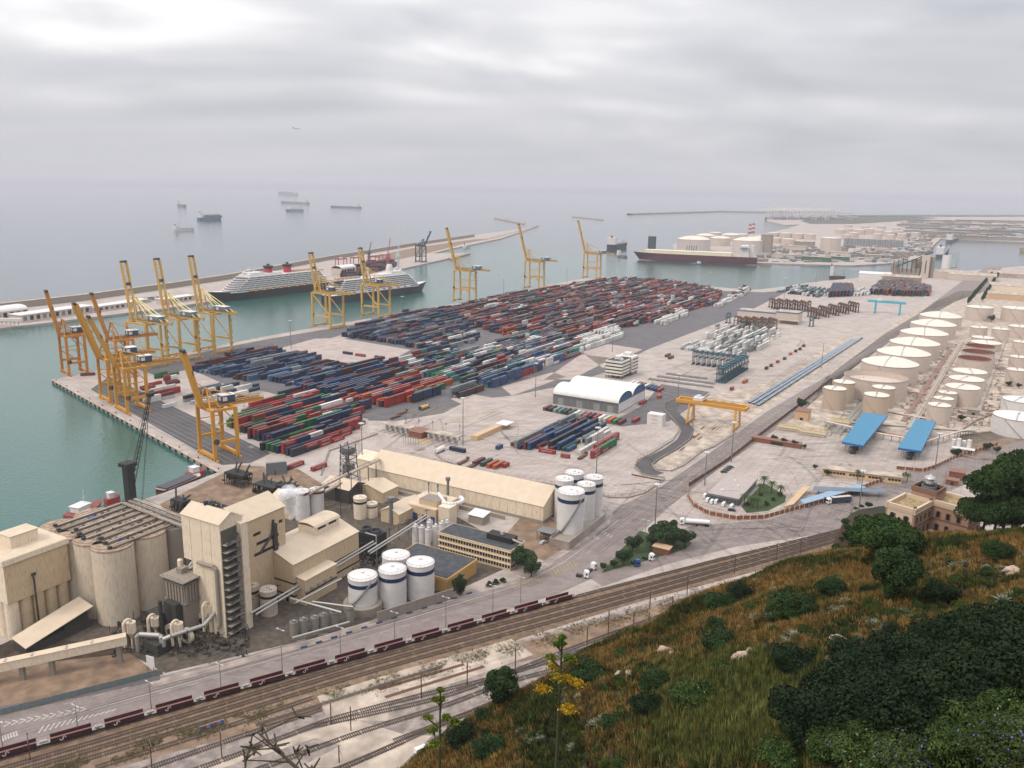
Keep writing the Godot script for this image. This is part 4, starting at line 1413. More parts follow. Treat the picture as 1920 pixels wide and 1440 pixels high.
func block(phrase: String, poly: Array, colors: Array, fill: float, tall: float, sd: int, pitch := 4.5, ang := -59.0) -> void:
	var q := PackedVector2Array()
	for a in gs(poly): q.append(Vector2(a.x, a.z))
	var u := Vector2(cos(deg_to_rad(ang)), sin(deg_to_rad(ang)))
	var v := Vector2(-u.y, u.x)
	var r := RandomNumberGenerator.new()
	r.seed = sd
	var nz := FastNoiseLite.new()
	nz.seed = sd; nz.frequency = 0.03
	var lo := Vector2(1e9, 1e9)
	var hi := -lo
	for a in q:
		lo = lo.min(Vector2(a.dot(u), a.dot(v)))
		hi = hi.max(Vector2(a.dot(u), a.dot(v)))
	var row := 0
	var y := lo.y + 1.3
	while y < hi.y:
		var x := lo.x + r.randf() * 3.0
		var slot := 0
		var prev := r.randi() % colors.size()
		var rowk := r.randf_range(-0.35, 0.35)
		var run := 0
		var n := 1
		var L := 12.19
		while x < hi.x:
			if run <= 0:
				run = r.randi_range(1, 5)
				n = 4 if tall > 3.5 else clampi(int(round(tall + rowk * 1.2 + r.randf_range(-0.9, 0.9))), 1, 4)
				L = 12.19 if r.randf() < 0.86 else 6.06
				if r.randf() < 0.7: prev = r.randi() % colors.size()
			run -= 1
			var c := u * (x + L / 2) + v * y
			if Geometry2D.is_point_in_polygon(c, q):
				var k := nz.get_noise_2d(c.x, c.y) * 0.8 + rowk * 0.5
				if r.randf() < fill + k * 0.5:
					for t in n:
						if r.randf() < 0.22: prev = r.randi() % colors.size()
						boxes.append([V(c.x, 0.09 + t * 2.62, c.y), -deg_to_rad(ang), L, colors[prev], phrase, row, slot, t, t == n - 1])
				slot += 1
			x += L + 0.42
		y += pitch
		row += 1

func lone(px: float, py: float, col: String, L: float, turn: float, label: String, tiers := 1) -> void:
	for t in tiers:
		boxes.append([g(px, py, 0.1) + V(0, t * 2.62, 0), turn, L, col, label, -1, 0, t, t == tiers - 1])

func containers() -> void:
	var A := ["navy", "navy", "navy", "blue", "navy", "navy", "brown", "blue", "maroon", "sky blue", "grey"]
	var B := ["red", "red", "navy", "green", "maroon", "navy", "white", "navy", "black", "red", "green"]
	var C := ["orange", "orange", "red", "navy", "orange", "green", "maroon", "black", "red", "grey"]
	var D := ["navy", "dark green", "black", "maroon", "green", "teal", "white", "blue", "grey", "navy", "red"]
	var F := ["maroon", "maroon", "rose", "brown", "black", "navy", "navy", "dark green", "brown", "maroon", "red", "maroon", "black", "rose", "orange", "grey", "brown", "navy", "white"]
	block("the navy block behind the lone near crane", [362, 692, 440, 664, 505, 657, 560, 664, 662, 692, 655, 704, 592, 722, 535, 724, 402, 705], A, 0.72, 1.7, 1)
	block("the sparse block beside the lone near crane", [345, 742, 400, 724, 470, 716, 482, 738, 430, 764, 360, 760], ["navy", "white", "black", "navy", "grey"], 0.4, 1.2, 2, 5.0)
	block("the red and green block in front", [428, 798, 470, 768, 555, 742, 640, 748, 690, 768, 682, 790, 662, 815, 560, 858, 540, 858, 500, 845, 484, 822, 455, 812], B, 0.93, 2.2, 3)
	block("the tall navy rows in the middle", [556, 736, 640, 704, 700, 688, 755, 690, 740, 710, 660, 752, 640, 748], ["navy", "blue", "navy", "maroon", "navy", "brown"], 0.9, 2.7, 4)
	block("the orange block above the truck gate", [655, 748, 700, 722, 770, 704, 842, 720, 822, 744, 752, 760, 712, 764, 684, 758], C, 0.86, 1.8, 5)
	block("the dark block at the far quay", [638, 632, 690, 607, 760, 590, 830, 580, 905, 612, 862, 626, 765, 648, 735, 644], ["navy", "black", "navy", "navy", "maroon", "blue", "grey"], 0.93, 2.0, 6)
	block("the short rows below the dark block", [758, 651, 862, 626, 900, 628, 893, 641, 835, 660, 805, 657], ["navy", "black", "white", "maroon", "grey"], 0.75, 1.5, 7)
	block("the green and navy block", [722, 692, 755, 672, 822, 660, 920, 664, 985, 676, 1024, 694, 915, 726, 862, 720, 832, 714, 770, 702], D, 0.87, 1.7, 8)
	block("the long blue row by the asphalt lane", [900, 724, 985, 690, 1022, 690, 925, 730], ["blue", "navy", "blue", "sky blue"], 0.95, 2.4, 9)
	block("the mixed block under the big yard", [884, 664, 950, 636, 1062, 620, 1110, 636, 1092, 664, 1030, 688, 990, 678, 930, 680], ["navy", "blue", "grey", "maroon", "black", "orange", "teal", "white"], 0.9, 1.9, 10)
	block("the white refrigerated row by the lane", [1092, 650, 1080, 638, 1150, 618, 1168, 633, 1102, 658], ["white"], 0.95, 2.2, 11)
	block("the small dark stack by the lane", [846, 746, 884, 722, 902, 732, 882, 744], ["black", "grey", "brown"], 0.9, 2.2, 12)
	block("the big yard", [820, 586, 880, 570, 960, 552, 1090, 534, 1150, 525, 1240, 528, 1330, 541, 1352, 552, 1340, 572, 1290, 584, 1226, 604, 1190, 612, 1130, 622, 1100, 630, 1050, 622, 985, 640, 905, 618], F, 0.86, 2.0, 13)
	block("the white row in the big yard", [1226, 607, 1280, 585, 1292, 592, 1246, 610], ["white"], 0.95, 2.0, 14)
	block("the white rows at the yard's right end", [1336, 574, 1375, 553, 1392, 556, 1346, 577], ["white"], 0.95, 1.6, 15)
	block("the tall rows at the yard's right end", [1372, 556, 1396, 540, 1408, 545, 1384, 560], ["white", "brown", "brown"], 0.95, 2.6, 16)
	block("the stack between warehouse and lorry park", [958, 840, 1035, 800, 1075, 786, 1130, 800, 1128, 812, 1065, 848, 1000, 842], ["navy", "black", "black", "maroon", "navy", "grey", "blue", "dark green"], 0.82, 1.5, 17, 3.4)
	block("the white row by the lorry park", [1080, 850, 1135, 806, 1150, 808, 1095, 852], ["white", "white", "grey"], 0.9, 1.5, 18)
	block("the red row by the lorry park", [1100, 858, 1156, 822, 1168, 826, 1112, 862], ["red", "red", "green", "red"], 1.0, 2.0, 19)
	block("the red and green rows on the near apron", [262, 738, 300, 700, 345, 706, 330, 742, 280, 758], ["red", "green", "maroon", "red", "white"], 0.45, 1.0, 20, 5.0)
	block("the white refrigerated stacks below the workshop", [1300, 652, 1345, 618, 1400, 612, 1465, 628, 1440, 650, 1395, 668, 1340, 660], ["white", "white", "white", "grey"], 0.62, 2.0, 21, 5.2)
	block("the pale row behind the blue carriers", [1276, 656, 1296, 642, 1376, 656, 1362, 666], ["white", "white", "grey"], 0.9, 1.0, 22, 3.0)
	block("the stacks at the basin's edge", [1456, 548, 1500, 536, 1560, 545, 1545, 560], ["white", "navy", "grey", "teal", "black"], 0.7, 1.4, 23)
	block("the tall blue and red stack near the blue gantry", [1552, 558, 1562, 540, 1598, 540, 1598, 556], ["brown", "blue", "maroon", "navy"], 1.0, 3.6, 24)
	block("the white stack near the blue gantry", [1600, 556, 1606, 546, 1630, 545, 1632, 554], ["white"], 1.0, 2.0, 25)
	block("the tall dark stacks right of the blue gantry", [1628, 552, 1650, 534, 1700, 532, 1745, 545, 1742, 556, 1700, 556], ["maroon", "navy", "brown", "dark green", "grey", "red"], 0.95, 3.6, 26)
	block("the stacks on the breakwater", [640, 520, 655, 504, 700, 495, 732, 490, 745, 500, 700, 512, 660, 524], ["black", "navy", "red", "maroon", "dark green", "rose", "teal"], 0.8, 3.0, 27)
	block("the scattered boxes below the near crane", [518, 892, 530, 876, 600, 862, 606, 880, 560, 905], ["white", "green", "navy", "red", "white"], 0.33, 1.1, 28, 5.0)
	# the row backed up to the vaulted warehouse, and other singles
	var fr := ["brown", "black", "grey", "teal", "brown", "dark green", "white", "grey", "rose", "navy", "red", "white", "white", "orange", "green", "maroon"]
	for i in 16: lone(lerpf(1027, 1166, i / 15.0), lerpf(767, 793, i / 15.0), fr[i], 12.19, deg_to_rad(60), "the row backed up to the vaulted warehouse, %s from its left end" % nth(i))
	var bk := ["white", "white", "rose", "maroon", "white", "navy", "blue", "navy", "red"]
	for i in 9: lone(lerpf(1186, 1238, i / 8.0), lerpf(720, 733, i / 8.0), bk[i], 12.19, deg_to_rad(60), "the row behind the vaulted warehouse, %s from its left end" % nth(i))
	var og := ["maroon", "dark green", "orange", "orange", "red"]
	for i in 5: lone([898, 912, 924, 935, 948][i], [868, 870, 873, 875, 875][i], og[i], [12.19, 12.19, 12.19, 12.19, 6.06][i], deg_to_rad(60), "the group behind the long warehouse, %s from the left" % nth(i))
	for q in [[973, 838, "maroon", 12.19, -30, "the one lying across the left of the lorry park"], [1026, 849, "red", 12.19, -30, "the orange-red one lying across the lorry park"], [1060, 858, "rose", 6.06, -30, "the short one beside the rusty pile"], [936, 841, "blue", 6.06, 60, "the single blue one behind the truck gate"], [858, 846, "navy", 12.19, -30, "the navy one beside the curved fence"], [1192, 790, "red", 12.19, 60, "the red one beside the white stack"], [1205, 757, "red", 12.19, 60, "the one under the warehouse's white side"], [1236, 746, "orange", 6.06, 60, "the single orange one behind the warehouse"], [1287, 757, "red", 12.19, -30, "the one left of the yellow gantry"], [1372, 731, "red", 6.06, 60, "the one right of the front blue carriers"], [1397, 717, "orange", 12.19, 60, "the orange one right of the blue carriers"], [1437, 692, "black", 6.06, 60, "the first of the line beside the sidings"], [1446, 687, "maroon", 6.06, 60, "the second of the line beside the sidings"], [1458, 680, "red", 6.06, 60, "the third of the line beside the sidings"], [1471, 674, "dark green", 6.06, 60, "the fourth of the line beside the sidings"], [1482, 665, "orange", 6.06, 60, "the fifth of the line beside the sidings"], [1492, 660, "black", 6.06, 60, "the sixth of the line beside the sidings"], [1500, 656, "maroon", 6.06, 60, "the seventh of the line beside the sidings"], [1507, 650, "maroon", 6.06, 60, "the eighth of the line beside the sidings"], [1252, 668, "maroon", 12.19, 60, "the left one of the brown pair behind the white office"], [1258, 672, "maroon", 12.19, 60, "the right one of the brown pair behind the white office"], [165, 704, "maroon", 12.19, 20, "the dark red one on the outer corner of the quay"], [318, 762, "white", 12.19, 60, "the single white one on the near apron"], [652, 664, "navy", 12.19, -30, "the first along the empty pad's upper edge"], [676, 668, "rose", 12.19, -30, "the second along the empty pad's upper edge"], [712, 672, "navy", 12.19, -30, "the third along the empty pad's upper edge"], [742, 676, "maroon", 12.19, -30, "the fourth along the empty pad's upper edge"], [766, 680, "black", 12.19, -30, "the fifth along the empty pad's upper edge"], [722, 690, "black", 12.19, 60, "the single one at the right of the empty pad"], [570, 671, "black", 12.19, -30, "the first along the empty pad's lower edge"], [592, 675, "navy", 12.19, -30, "the second along the empty pad's lower edge"], [618, 679, "black", 12.19, -30, "the third along the empty pad's lower edge"], [642, 684, "maroon", 12.19, -30, "the fourth along the empty pad's lower edge"], [664, 688, "maroon", 12.19, -30, "the fifth along the empty pad's lower edge"]]:
		lone(q[0], q[1], q[2], q[3], deg_to_rad(q[4]), q[5])
	lone(519, 889, "grey", 12.19, deg_to_rad(20), "the grey-green stack below the near crane", 3)
	# the largest in view are objects of their own; the rest are one mass
	boxes.sort_custom(func(a, b): return a[0].distance_squared_to(CAM) < b[0].distance_squared_to(CAM))
	var proto := {}
	var xf := {12.19: [], 6.06: []}
	var cl := {12.19: [], 6.06: []}
	var letters := TextMesh.new()
	letters.text = "HAMBURG SÜD"
	letters.font = SystemFont.new()
	letters.font.font_names = PackedStringArray(["Droid Sans"])
	letters.font_size = 32
	letters.pixel_size = 0.036
	letters.depth = 0.03
	letters.curve_step = 4.0
	letters.material = M.white
	var r := RandomNumberGenerator.new()
	r.seed = 19
	var n := 0
	for q in boxes:
		var L: float = q[2]
		var name: String = q[3]
		if n < 300:
			n += 1
			var lab: String
			var size := "long" if L > 7 else "short"
			if q[5] < 0: lab = "%s %s container, %s%s" % [size, name, q[4], ", %s tier" % top_words[q[7]]]
			else: lab = "%s container in %s, %s row, %s along, %s tier" % [name, q[4].trim_prefix("the "), nth(q[5]), nth(q[6]), top_words[q[7]]]
			var key := "%s%s" % [L, name]
			var o: Node3D
			if not proto.has(key):
				o = thing("shipping_container", lab, "container", q[0], "stacked shipping containers", q[1])
				var s := put(o, "shell", box_mesh(L, true))
				s.material_override = paint(pal[name])
				if name in ["red", "white"] and L > 7:
					for sd in [-1, 1]:
						var t := put(o, "lettering", letters)
						t.position = V(0, 1.5, sd * 1.24)
						t.rotation.y = 0.0 if sd > 0 else PI
						if name == "white": t.material_override = M.red
				proto[key] = o
			else:
				o = dup(proto[key], lab, q[0], q[1])
		else:
			var c: Color = pal[name]
			var k := r.randf_range(0.75, 1.3)
			xf[L].append(Transform3D(Basis(Vector3.UP, q[1]), q[0]))
			cl[L].append(Color(c.r * k, c.g * k, c.b * k))
	for L in [12.19, 6.06]:
		var m: ArrayMesh = box_mesh(L, false)
		m.surface_set_material(0, M.tinted)
		scatter(self, "shipping_containers", m, xf[L], cl[L], "the many smaller-looking containers stacked farther back in the yard")
	print("containers ", boxes.size())

# warehouses, offices and machines of the terminal
func terminal() -> void:
	# warehouse under twin white vaults
	var at := g(1158, 776)
	var o := thing("vaulted_warehouse", "grey warehouse under two parallel white vaulted roofs with blue gable ends", "warehouse", at)
	var L := 58.0
	var W := 58.0
	var h := 8.6
	var w := mb()
	w.box(-L, 0, 0, h, -W, 0)
	part(o, "wall", w, mat("ware_grey", lin(0.17, 0.175, 0.17), 0.8, "streak", V(0.1, 0.02, 0.1)))
	var sd := mb()
	sd.box(0.0, 0.12, 0.5, h - 0.8, -W + 1.0, -1.0)
	part(o, "side_cladding", sd, M.white)
	for s in 2:
		var z0 := -W * (s + 1) / 2.0
		var z1 := -W * s / 2.0
		var r := mb()
		var e := mb()
		var m := 16
		var zc := (z0 + z1) / 2
		var R := (z1 - z0) / 2
		for i in m:
			var a0 := PI * i / m
			var a1 := PI * (i + 1) / m
			var p0 := V(0, h + 0.06 + sin(a0) * 7.0, zc + cos(a0) * R)
			var p1 := V(0, h + 0.06 + sin(a1) * 7.0, zc + cos(a1) * R)
			r.quad(p0 + V(-L - 0.5, 0, 0), p0 + V(0.5, 0, 0), p1 + V(0.5, 0, 0), p1 + V(-L - 0.5, 0, 0))
			for x in [-L + 0.02, 0.02]:
				e.tri(V(x, h, zc), V(x, p0.y - 0.15, p0.z), V(x, p1.y - 0.15, p1.z))
		for i in 12: # roof sheet seams
			var x := -L * (i + 0.5) / 12.0
			for j in m:
				var a0 := PI * j / m
				var a1 := PI * (j + 1) / m
				r.bar(V(x, h + 0.1 + sin(a0) * 7.0, zc + cos(a0) * R), V(x, h + 0.1 + sin(a1) * 7.0, zc + cos(a1) * R), 0.12, 0.1)
		part(o, "vault_roof", r, mat("roof_white", ph(250, 250, 244, 1.35), 0.7, "grime", V(1, 1, 1) / 60.0))
		part(o, "gable", e, mat("gable_blue", lin(0.03, 0.09, 0.19), 0.6, ""))
	for i in 4:
		var d := mb()
		var x: float = [-51.0, -34.0, -18.5, -6.5][i]
		d.box(x - 2.6, x + 2.6, 0.1, 5.8, 0, 0.12)
		part(o, "roller_door", d, mat("door_grey", lin(0.30, 0.31, 0.31), 0.7, "fine"))
	for i in 13:
		var c := mb()
		c.box(-L * i / 12.0 - 0.15, -L * i / 12.0 + 0.15, 0, h, 0.002, 0.2)
		part(o, "pilaster", c, M.grey_steel)
	var gt := mb()
	gt.box(-L - 0.3, 0.3, h - 0.4, h + 0.1, 0.003, 0.6)
	part(o, "gutter", gt, M.grey_steel)
	# white office with black window bands
	var of := thing("banded_office", "white office block with four black window bands and rooftop plant", "office", g(1165, 712))
	var hb := 17.0
	var wl := mb()
	wl.box(-17, 0, 3.2, hb, -20, 0)
	wl.box(-15, 1.5, 3.2, hb + 1.0, -37, -22)
	part(of, "wall", wl, mat("office_white", ph(238, 232, 220, 1.2), 0.7, "grime"))
	var core := mb()
	core.box(-14, -0.5, 0, hb + 0.6, -22.2, -19.8)
	part(of, "stair_core", core, M.black)
	for i in 4:
		var y := 4.6 + i * 3.2
		var b: MB
		bx(of, "window_band", M.glass, -16.9, 0.1, y, y + 1.15, -19.9, 0.1)
		var b2 := mb()
		b2.box(-14.9, 1.6, y + 0.6, y + 1.75, -36.9, -22.4)
		part(of, "window_band", b2, M.glass)
	var st := mb()
	for x in [-16, -11, -6, -1]:
		for z in [-18, -12, -6, -1]: st.box(x - 0.4, x + 0.4, 0, 3.2, z - 0.4, z + 0.4)
	st.box(-14.5, 1.0, 0, 3.2, -36.5, -23)
	part(of, "ground_floor", st, M.grey_steel)
	var rf := mb()
	rf.box(-16, -1, hb + 0.003, hb + 0.2, -19, -1)
	part(of, "roof", rf, M.dark_roof)
	var rp := mb()
	rp.box(-12, -6, hb + 0.2, hb + 3.0, -16, -9)
	rp.box(-4, -2, hb + 0.2, hb + 1.8, -8, -5)
	rp.box(-10, -3, hb + 1.0, hb + 4.0, -34, -26)
	for x in [-13, -9, -4]: rp.tube(V(x, hb, -4), V(x, hb + 5, -4), 0.08, 5)
	part(of, "rooftop_plant", rp, M.white)
	# workshop with blue trim behind the white stacks
	var ws := thing("workshop", "pale workshop halls with blue roof edges amid the black straddle carriers", "workshop", g(1496, 608))
	for q in [[-30.0, 0.0, -26.0, 0.0, 15.0], [-85.0, -30.2, -30.0, -6.0, 12.0]]:
		var b: MB
		bx(ws, "wall", M.white_steel, q[0], q[1], 0, q[4], q[2], q[3])
		var t := mb()
		t.box(q[0] - 0.2, q[1] + 0.2, q[4] - 1.6, q[4] + 0.3, q[2] - 0.2, q[3] + 0.2)
		part(ws, "roof_edge", t, mat("trim_blue", lin(0.06, 0.16, 0.28), 0.6, ""))
		var r := mb()
		r.box(q[0] + 0.6, q[1] - 0.6, q[4] + 0.3, q[4] + 0.4, q[2] + 0.6, q[3] - 0.6)
		part(ws, "roof", r, M.pale_slab)
	var lt := mb()
	lt.box(-26, 3, 4.4, 5.0, 0.01, 9)
	part(ws, "lean_to_roof", lt, M.pale_slab)
	# straddle carriers
	var sc: Node3D = straddle("blue", mat("carrier_blue", lin(0.035, 0.09, 0.12), 0.5, ""))
	sc.position = g(1352, 718)
	sc.set_meta("label", "blue straddle carrier nearest the camera in the front row")
	sc.set_meta("group", "blue straddle carriers in rows")
	for i in range(1, 9): dup(sc, "blue straddle carrier of the front row, %s from its near end" % nth(i), g(lerpf(1352, 1393, i / 8.0), lerpf(718, 693, i / 8.0)), YAW)
	for i in 9: dup(sc, "blue straddle carrier of the back row, %s from its left end" % nth(i), g(lerpf(1304, 1384, i / 8.0), lerpf(683, 693, i / 8.0)), YAW + PI / 2)
	dup(sc, "single blue straddle carrier standing alone by the dark lane", g(1365, 606), YAW + PI / 2)
	dup(sc, "blue straddle carrier right of the workshop", g(1521, 612), YAW + PI / 2)
	var sk: Node3D = straddle("brown", mat("carrier_brown", lin(0.12, 0.06, 0.035), 0.6, ""))
	sk.position = g(1382, 613)
	sk.set_meta("label", "brown straddle carrier at the left end of the rank before the workshop")
	sk.set_meta("group", "brown straddle carriers round the workshop")
	for i in range(1, 15): dup(sk, "brown straddle carrier of the rank before the workshop, %s from its left" % nth(i), g(lerpf(1382, 1452, i / 14.0), lerpf(613, 616, i / 14.0) + (i % 3) * 1.5), YAW + PI / 2)
	for i in 16: dup(sk, "brown straddle carrier of the rank behind the workshop, %s from its left" % nth(i), g(lerpf(1445, 1516, i / 15.0), lerpf(576, 582, i / 15.0) + (i % 3) * 1.5), YAW + PI / 2)
	for i in 20: dup(sk, "brown straddle carrier of the rank right of the workshop, %s from its left" % nth(i), g(lerpf(1518, 1606, i / 19.0), lerpf(594, 580, i / 19.0) + (i % 4) * 2.0), YAW + PI / 2)
	# yellow rail gantry and the blue one far down the sidings
	rail_gantry("yellow", "yellow rail gantry crane over the near end of the sidings", M.crane_yellow, g(1337, 797), 36.0, 17.0, 15.5)
	rail_gantry("blue", "turquoise rail gantry crane at the far end of the sidings", mat("turquoise", lin(0.06, 0.36, 0.46), 0.5, ""), g(1663, 588), 34.0, 16.0, 16.0)
	# truck gate
	var tg := thing("truck_gate", "truck gate of two long flat canopies with a brick kiosk between", "gate", g(792, 822))
	for q in [[-37.0, -11.0], [2.0, 30.0]]:
		var b: MB
		bx(tg, "canopy", M.pale_slab, q[0], q[1], 5.0, 5.6, -8, 0)
		for i in 6:
			var c := mb()
			var x := lerpf(q[0] + 1, q[1] - 1, i / 5.0)
			c.box(x - 0.9, x + 0.9, 0, 2.8, -6.5, -3.0)
			part(tg, "booth", c, M.white)
			var p := mb()
			p.box(x - 0.2, x + 0.2, 2.8, 5.0, -4.5, -4.1)
			part(tg, "post", p, M.dark_steel)
			var isl := mb()
			isl.box(x - 0.7, x + 0.7, 0.0, 0.3, -2.0, 12.0 if q[0] > 0 else 5.0)
			part(tg, "traffic_island", isl, M.crane_pale if i < 2 and q[0] > 0 else M.pavement)
	var kk := mb()
	kk.box(-10.5, 0.5, 0, 4.2, -10, 2)
	part(tg, "kiosk", kk, M.brick)
	var kr := mb()
	kr.box(-10.9, 0.9, 4.2, 4.6, -10.4, 2.4)
	part(tg, "kiosk_roof", kr, mat("tile_red", lin(0.28, 0.14, 0.10), 0.9, "fine"))
	for i in 12:
		var pl := thing("lane_post", "white lane post in the row before the truck gate, %s from the left" % nth(i), "post", g(lerpf(756, 808, i / 11.0), lerpf(831, 842, i / 11.0)) if i < 7 else g(lerpf(760, 862, (i - 7) / 4.0), lerpf(798, 812, (i - 7) / 4.0)), "lane posts at the truck gate")
		var b := mb()
		b.tube(Vector3.ZERO, V(0, 6.0, 0), 0.14, 6)
		b.box(-0.4, 0.4, 5.0, 6.4, -0.2, 0.2)
		part(pl, "post", b, M.grey_steel)
	# low sheds right of the gate
	var sh := thing("low_shed", "low tan shed roof with a white end beside stacked red flats", "shed", g(890, 826))
	var b3 := mb()
	b3.box(-3, 2, 0, 3.4, -46, 0)
	part(sh, "roof", b3, mat("shed_tan", ph(216, 182, 146, 1.2), 0.9, "grime"))
	var b4 := mb()
	b4.box(-4, 6, 3.41, 4.0, -46, -34)
	part(sh, "end_roof", b4, M.white)
	# white stack of refrigerated boxes with red marks
	var wsx := thing("white_stack", "block of white stacked containers with red lettering beside the ramp road", "container stack", g(1241, 800), "", YAW)
	for t in 3:
		for k in 3:
			var b: MB
			bx(wsx, "container", M.white, -12.2, 0.0, t * 2.9, t * 2.9 + 2.85, -2.5 - k * 2.6, -k * 2.6)
		var tm := TextMesh.new()
		tm.text = "M SEITZ"
		tm.font = SystemFont.new()
		tm.font.font_names = PackedStringArray(["Droid Sans"])
		tm.font_size = 32
		tm.pixel_size = 0.045
		tm.depth = 0.03
		tm.curve_step = 4.0
		tm.material = M.red
		var l := put(wsx, "lettering", tm)
		l.position = V(-6.0, t * 2.9 + 1.5, 0.02)
	# fences along the ramp road and the two sides of the gantry yard
	for q in [[[1222, 718, 1240, 735, 1270, 745, 1246, 757, 1245, 768, 1262, 786, 1276, 806, 1262, 826, 1224, 850, 1196, 864, 1190, 878, 1204, 890, 1222, 894, 1244, 896], "fence", "wire fence on a low wall along the outer side of the ramp road"], [[1330, 740, 1300, 762, 1296, 784, 1300, 806, 1294, 824, 1270, 842, 1234, 862, 1222, 872, 1232, 882, 1258, 884, 1282, 874, 1315, 848, 1340, 838, 1380, 812], "fence", "wire fence on a low wall round the pale gantry yard"], [[1244, 896, 1246, 900, 1210, 925, 1180, 934, 1140, 934, 1124, 924], "fence", "wire fence round the corner of the lorry park"], [[818, 842, 816, 852, 828, 862, 880, 882, 960, 898, 1020, 907, 1060, 914], "fence", "wire fence between the lorry park and the long warehouse"], [[708, 814, 660, 832, 618, 846, 602, 892], "fence", "dark fence from the truck gate to the steel tower"]]:
		var pts := gs(q[0])
		var f := thing("wire_fence", q[2], "fence", pts[0], "", 0.0)
		var lp := []
		for a in pts: lp.append(a - pts[0])
		var k := mb()
		k.strip(lp, 0.4, 0.0, 0.9)
		part(f, "low_wall", k, M.pavement)
		var ps := mb()
		for i in lp.size() - 1:
			var m := maxi(1, int(lp[i].distance_to(lp[i + 1]) / 3.5))
			for j in m: ps.tube(lp[i].lerp(lp[i + 1], float(j) / m) + V(0, 0.9, 0), lp[i].lerp(lp[i + 1], float(j) / m) + V(0, 2.8, 0), 0.09, 5)
			ps.tube(lp[i] + V(0, 2.7, 0), lp[i + 1] + V(0, 2.7, 0), 0.05, 4)
			ps.tube(lp[i] + V(0, 1.8, 0), lp[i + 1] + V(0, 1.8, 0), 0.04, 4)
		var pp := part(f, "fence_posts", ps, M.grey_steel)
		pp.set_meta("kind", "stuff")
	# pale gantry yard and its inspection pits
	var gy := mb()
	gy.flat(gs([1330, 742, 1302, 763, 1298, 785, 1302, 806, 1296, 825, 1272, 843, 1236, 863, 1226, 872, 1236, 880, 1258, 882, 1280, 872, 1313, 846, 1338, 836, 1390, 800, 1480, 735, 1610, 640, 1580, 630, 1450, 715]), 0.05)
	ground("gantry_yard", gy, M.pale_slab)
	var pits := mb()
	for q in [[1300, 822, 14], [1314, 805, 9], [1335, 806, 9], [1275, 845, 10], [1250, 853, 9], [1308, 825, 10], [1294, 823, 10]]:
		var a := g(q[0], q[1])
		pits.strip([a, a - uz * q[2]], 1.6, 0.075)
	ground("rail_pits", pits, M.rust)
	# the long flat steel bundles before the carriers
	for i in 3:
		var a := g([1215, 1232, 1248][i], [712, 707, 702][i])
		var s := thing("steel_bundle", "long flat bundle of steel on the ground, %s from the front" % nth(i), "steel bundle", a, "long steel bundles")
		for k in 4:
			var b: MB
			bx(s, "beam", M.pale_slab if k == 3 else M.grey_steel, 0, [62, 56, 40][i], 0.4 + 0.32 * k, 0.6 + 0.32 * k, -k * 1.2 - 1.0, -k * 1.2)
		var t := mb()
		for k in 7: t.box(k * 8.0, k * 8.0 + 0.4, 0.0, 0.39, -5, 0.3)
		part(s, "bearer", t, M.black)
	# dark beams lying at the fence
	var db := thing("timber_stack", "long stack of dark beams lying by the corner fence", "timber stack", g(1184, 891))
	for k in 5:
		var b: MB
		bx(db, "beam", mat("old_timber", lin(0.12, 0.085, 0.05), 0.9, "fine"), 0, 20, 0.05 + 0.3 * (k / 3), 0.33 + 0.3 * (k / 3), -0.5 * (k % 3) - 0.4, -0.5 * (k % 3))
	# sidings full of blue flat wagons
	var wg: Node3D = null
	var n := 0
	for tr in 3:
		var a := g([1404, 1412, 1420][tr], [757, 759, 762][tr])
		var bb := g([1598, 1604, 1616][tr], [638, 638, 634][tr])
		var m := int(a.distance_to(bb) / 20.5)
		for i in m:
			var at2 := a.lerp(bb, (i + 0.5) / m)
			var d := (bb - a).normalized()
			var lab := "blue flat wagon on the %s siding track, %s from the near end" % [["left", "middle", "right"][tr], nth(i)]
			if wg == null:
				wg = thing("blue_wagon", lab, "wagon", at2, "blue flat wagons in the sidings", atan2(-d.z, d.x))
				var b := mb()
				b.box(-9.7, 9.7, 0.95, 1.25, -1.3, 1.3)
				for s in [-1, 1]: b.box(-9.7, 9.7, 0.75, 1.5, s * 1.3 - 0.12, s * 1.3 + 0.12)
				part(wg, "deck", b, mat("wagon_blue", lin(0.02, 0.045, 0.085), 0.6, "fine"))
				for x in [-7.0, 7.0]:
					var q := mb()
					q.box(x - 1.5, x + 1.5, 0.3, 0.75, -1.0, 1.0)
					part(wg, "bogie", q, M.black)
				for x in [-9.0, -4.5, 0.0, 4.5, 9.0]:
					var q := mb()
					q.box(x - 0.45, x + 0.45, 1.25, 1.9, -1.5, 1.5)
					part(wg, "cross_beam", q, mat("wagon_pale", lin(0.42, 0.48, 0.55), 0.6, ""))
			else: dup(wg, lab, at2, atan2(-d.z, d.x))
			n += 1
	var rails := mb()
	for k in 6:
		var a := g(lerpf(1318, 1372, k / 5.0), lerpf(815, 800, k / 5.0))
		rails.strip([a, a - uz * 330.0], 0.35, 0.08)
	ground("siding_rails", rails, M.rust)

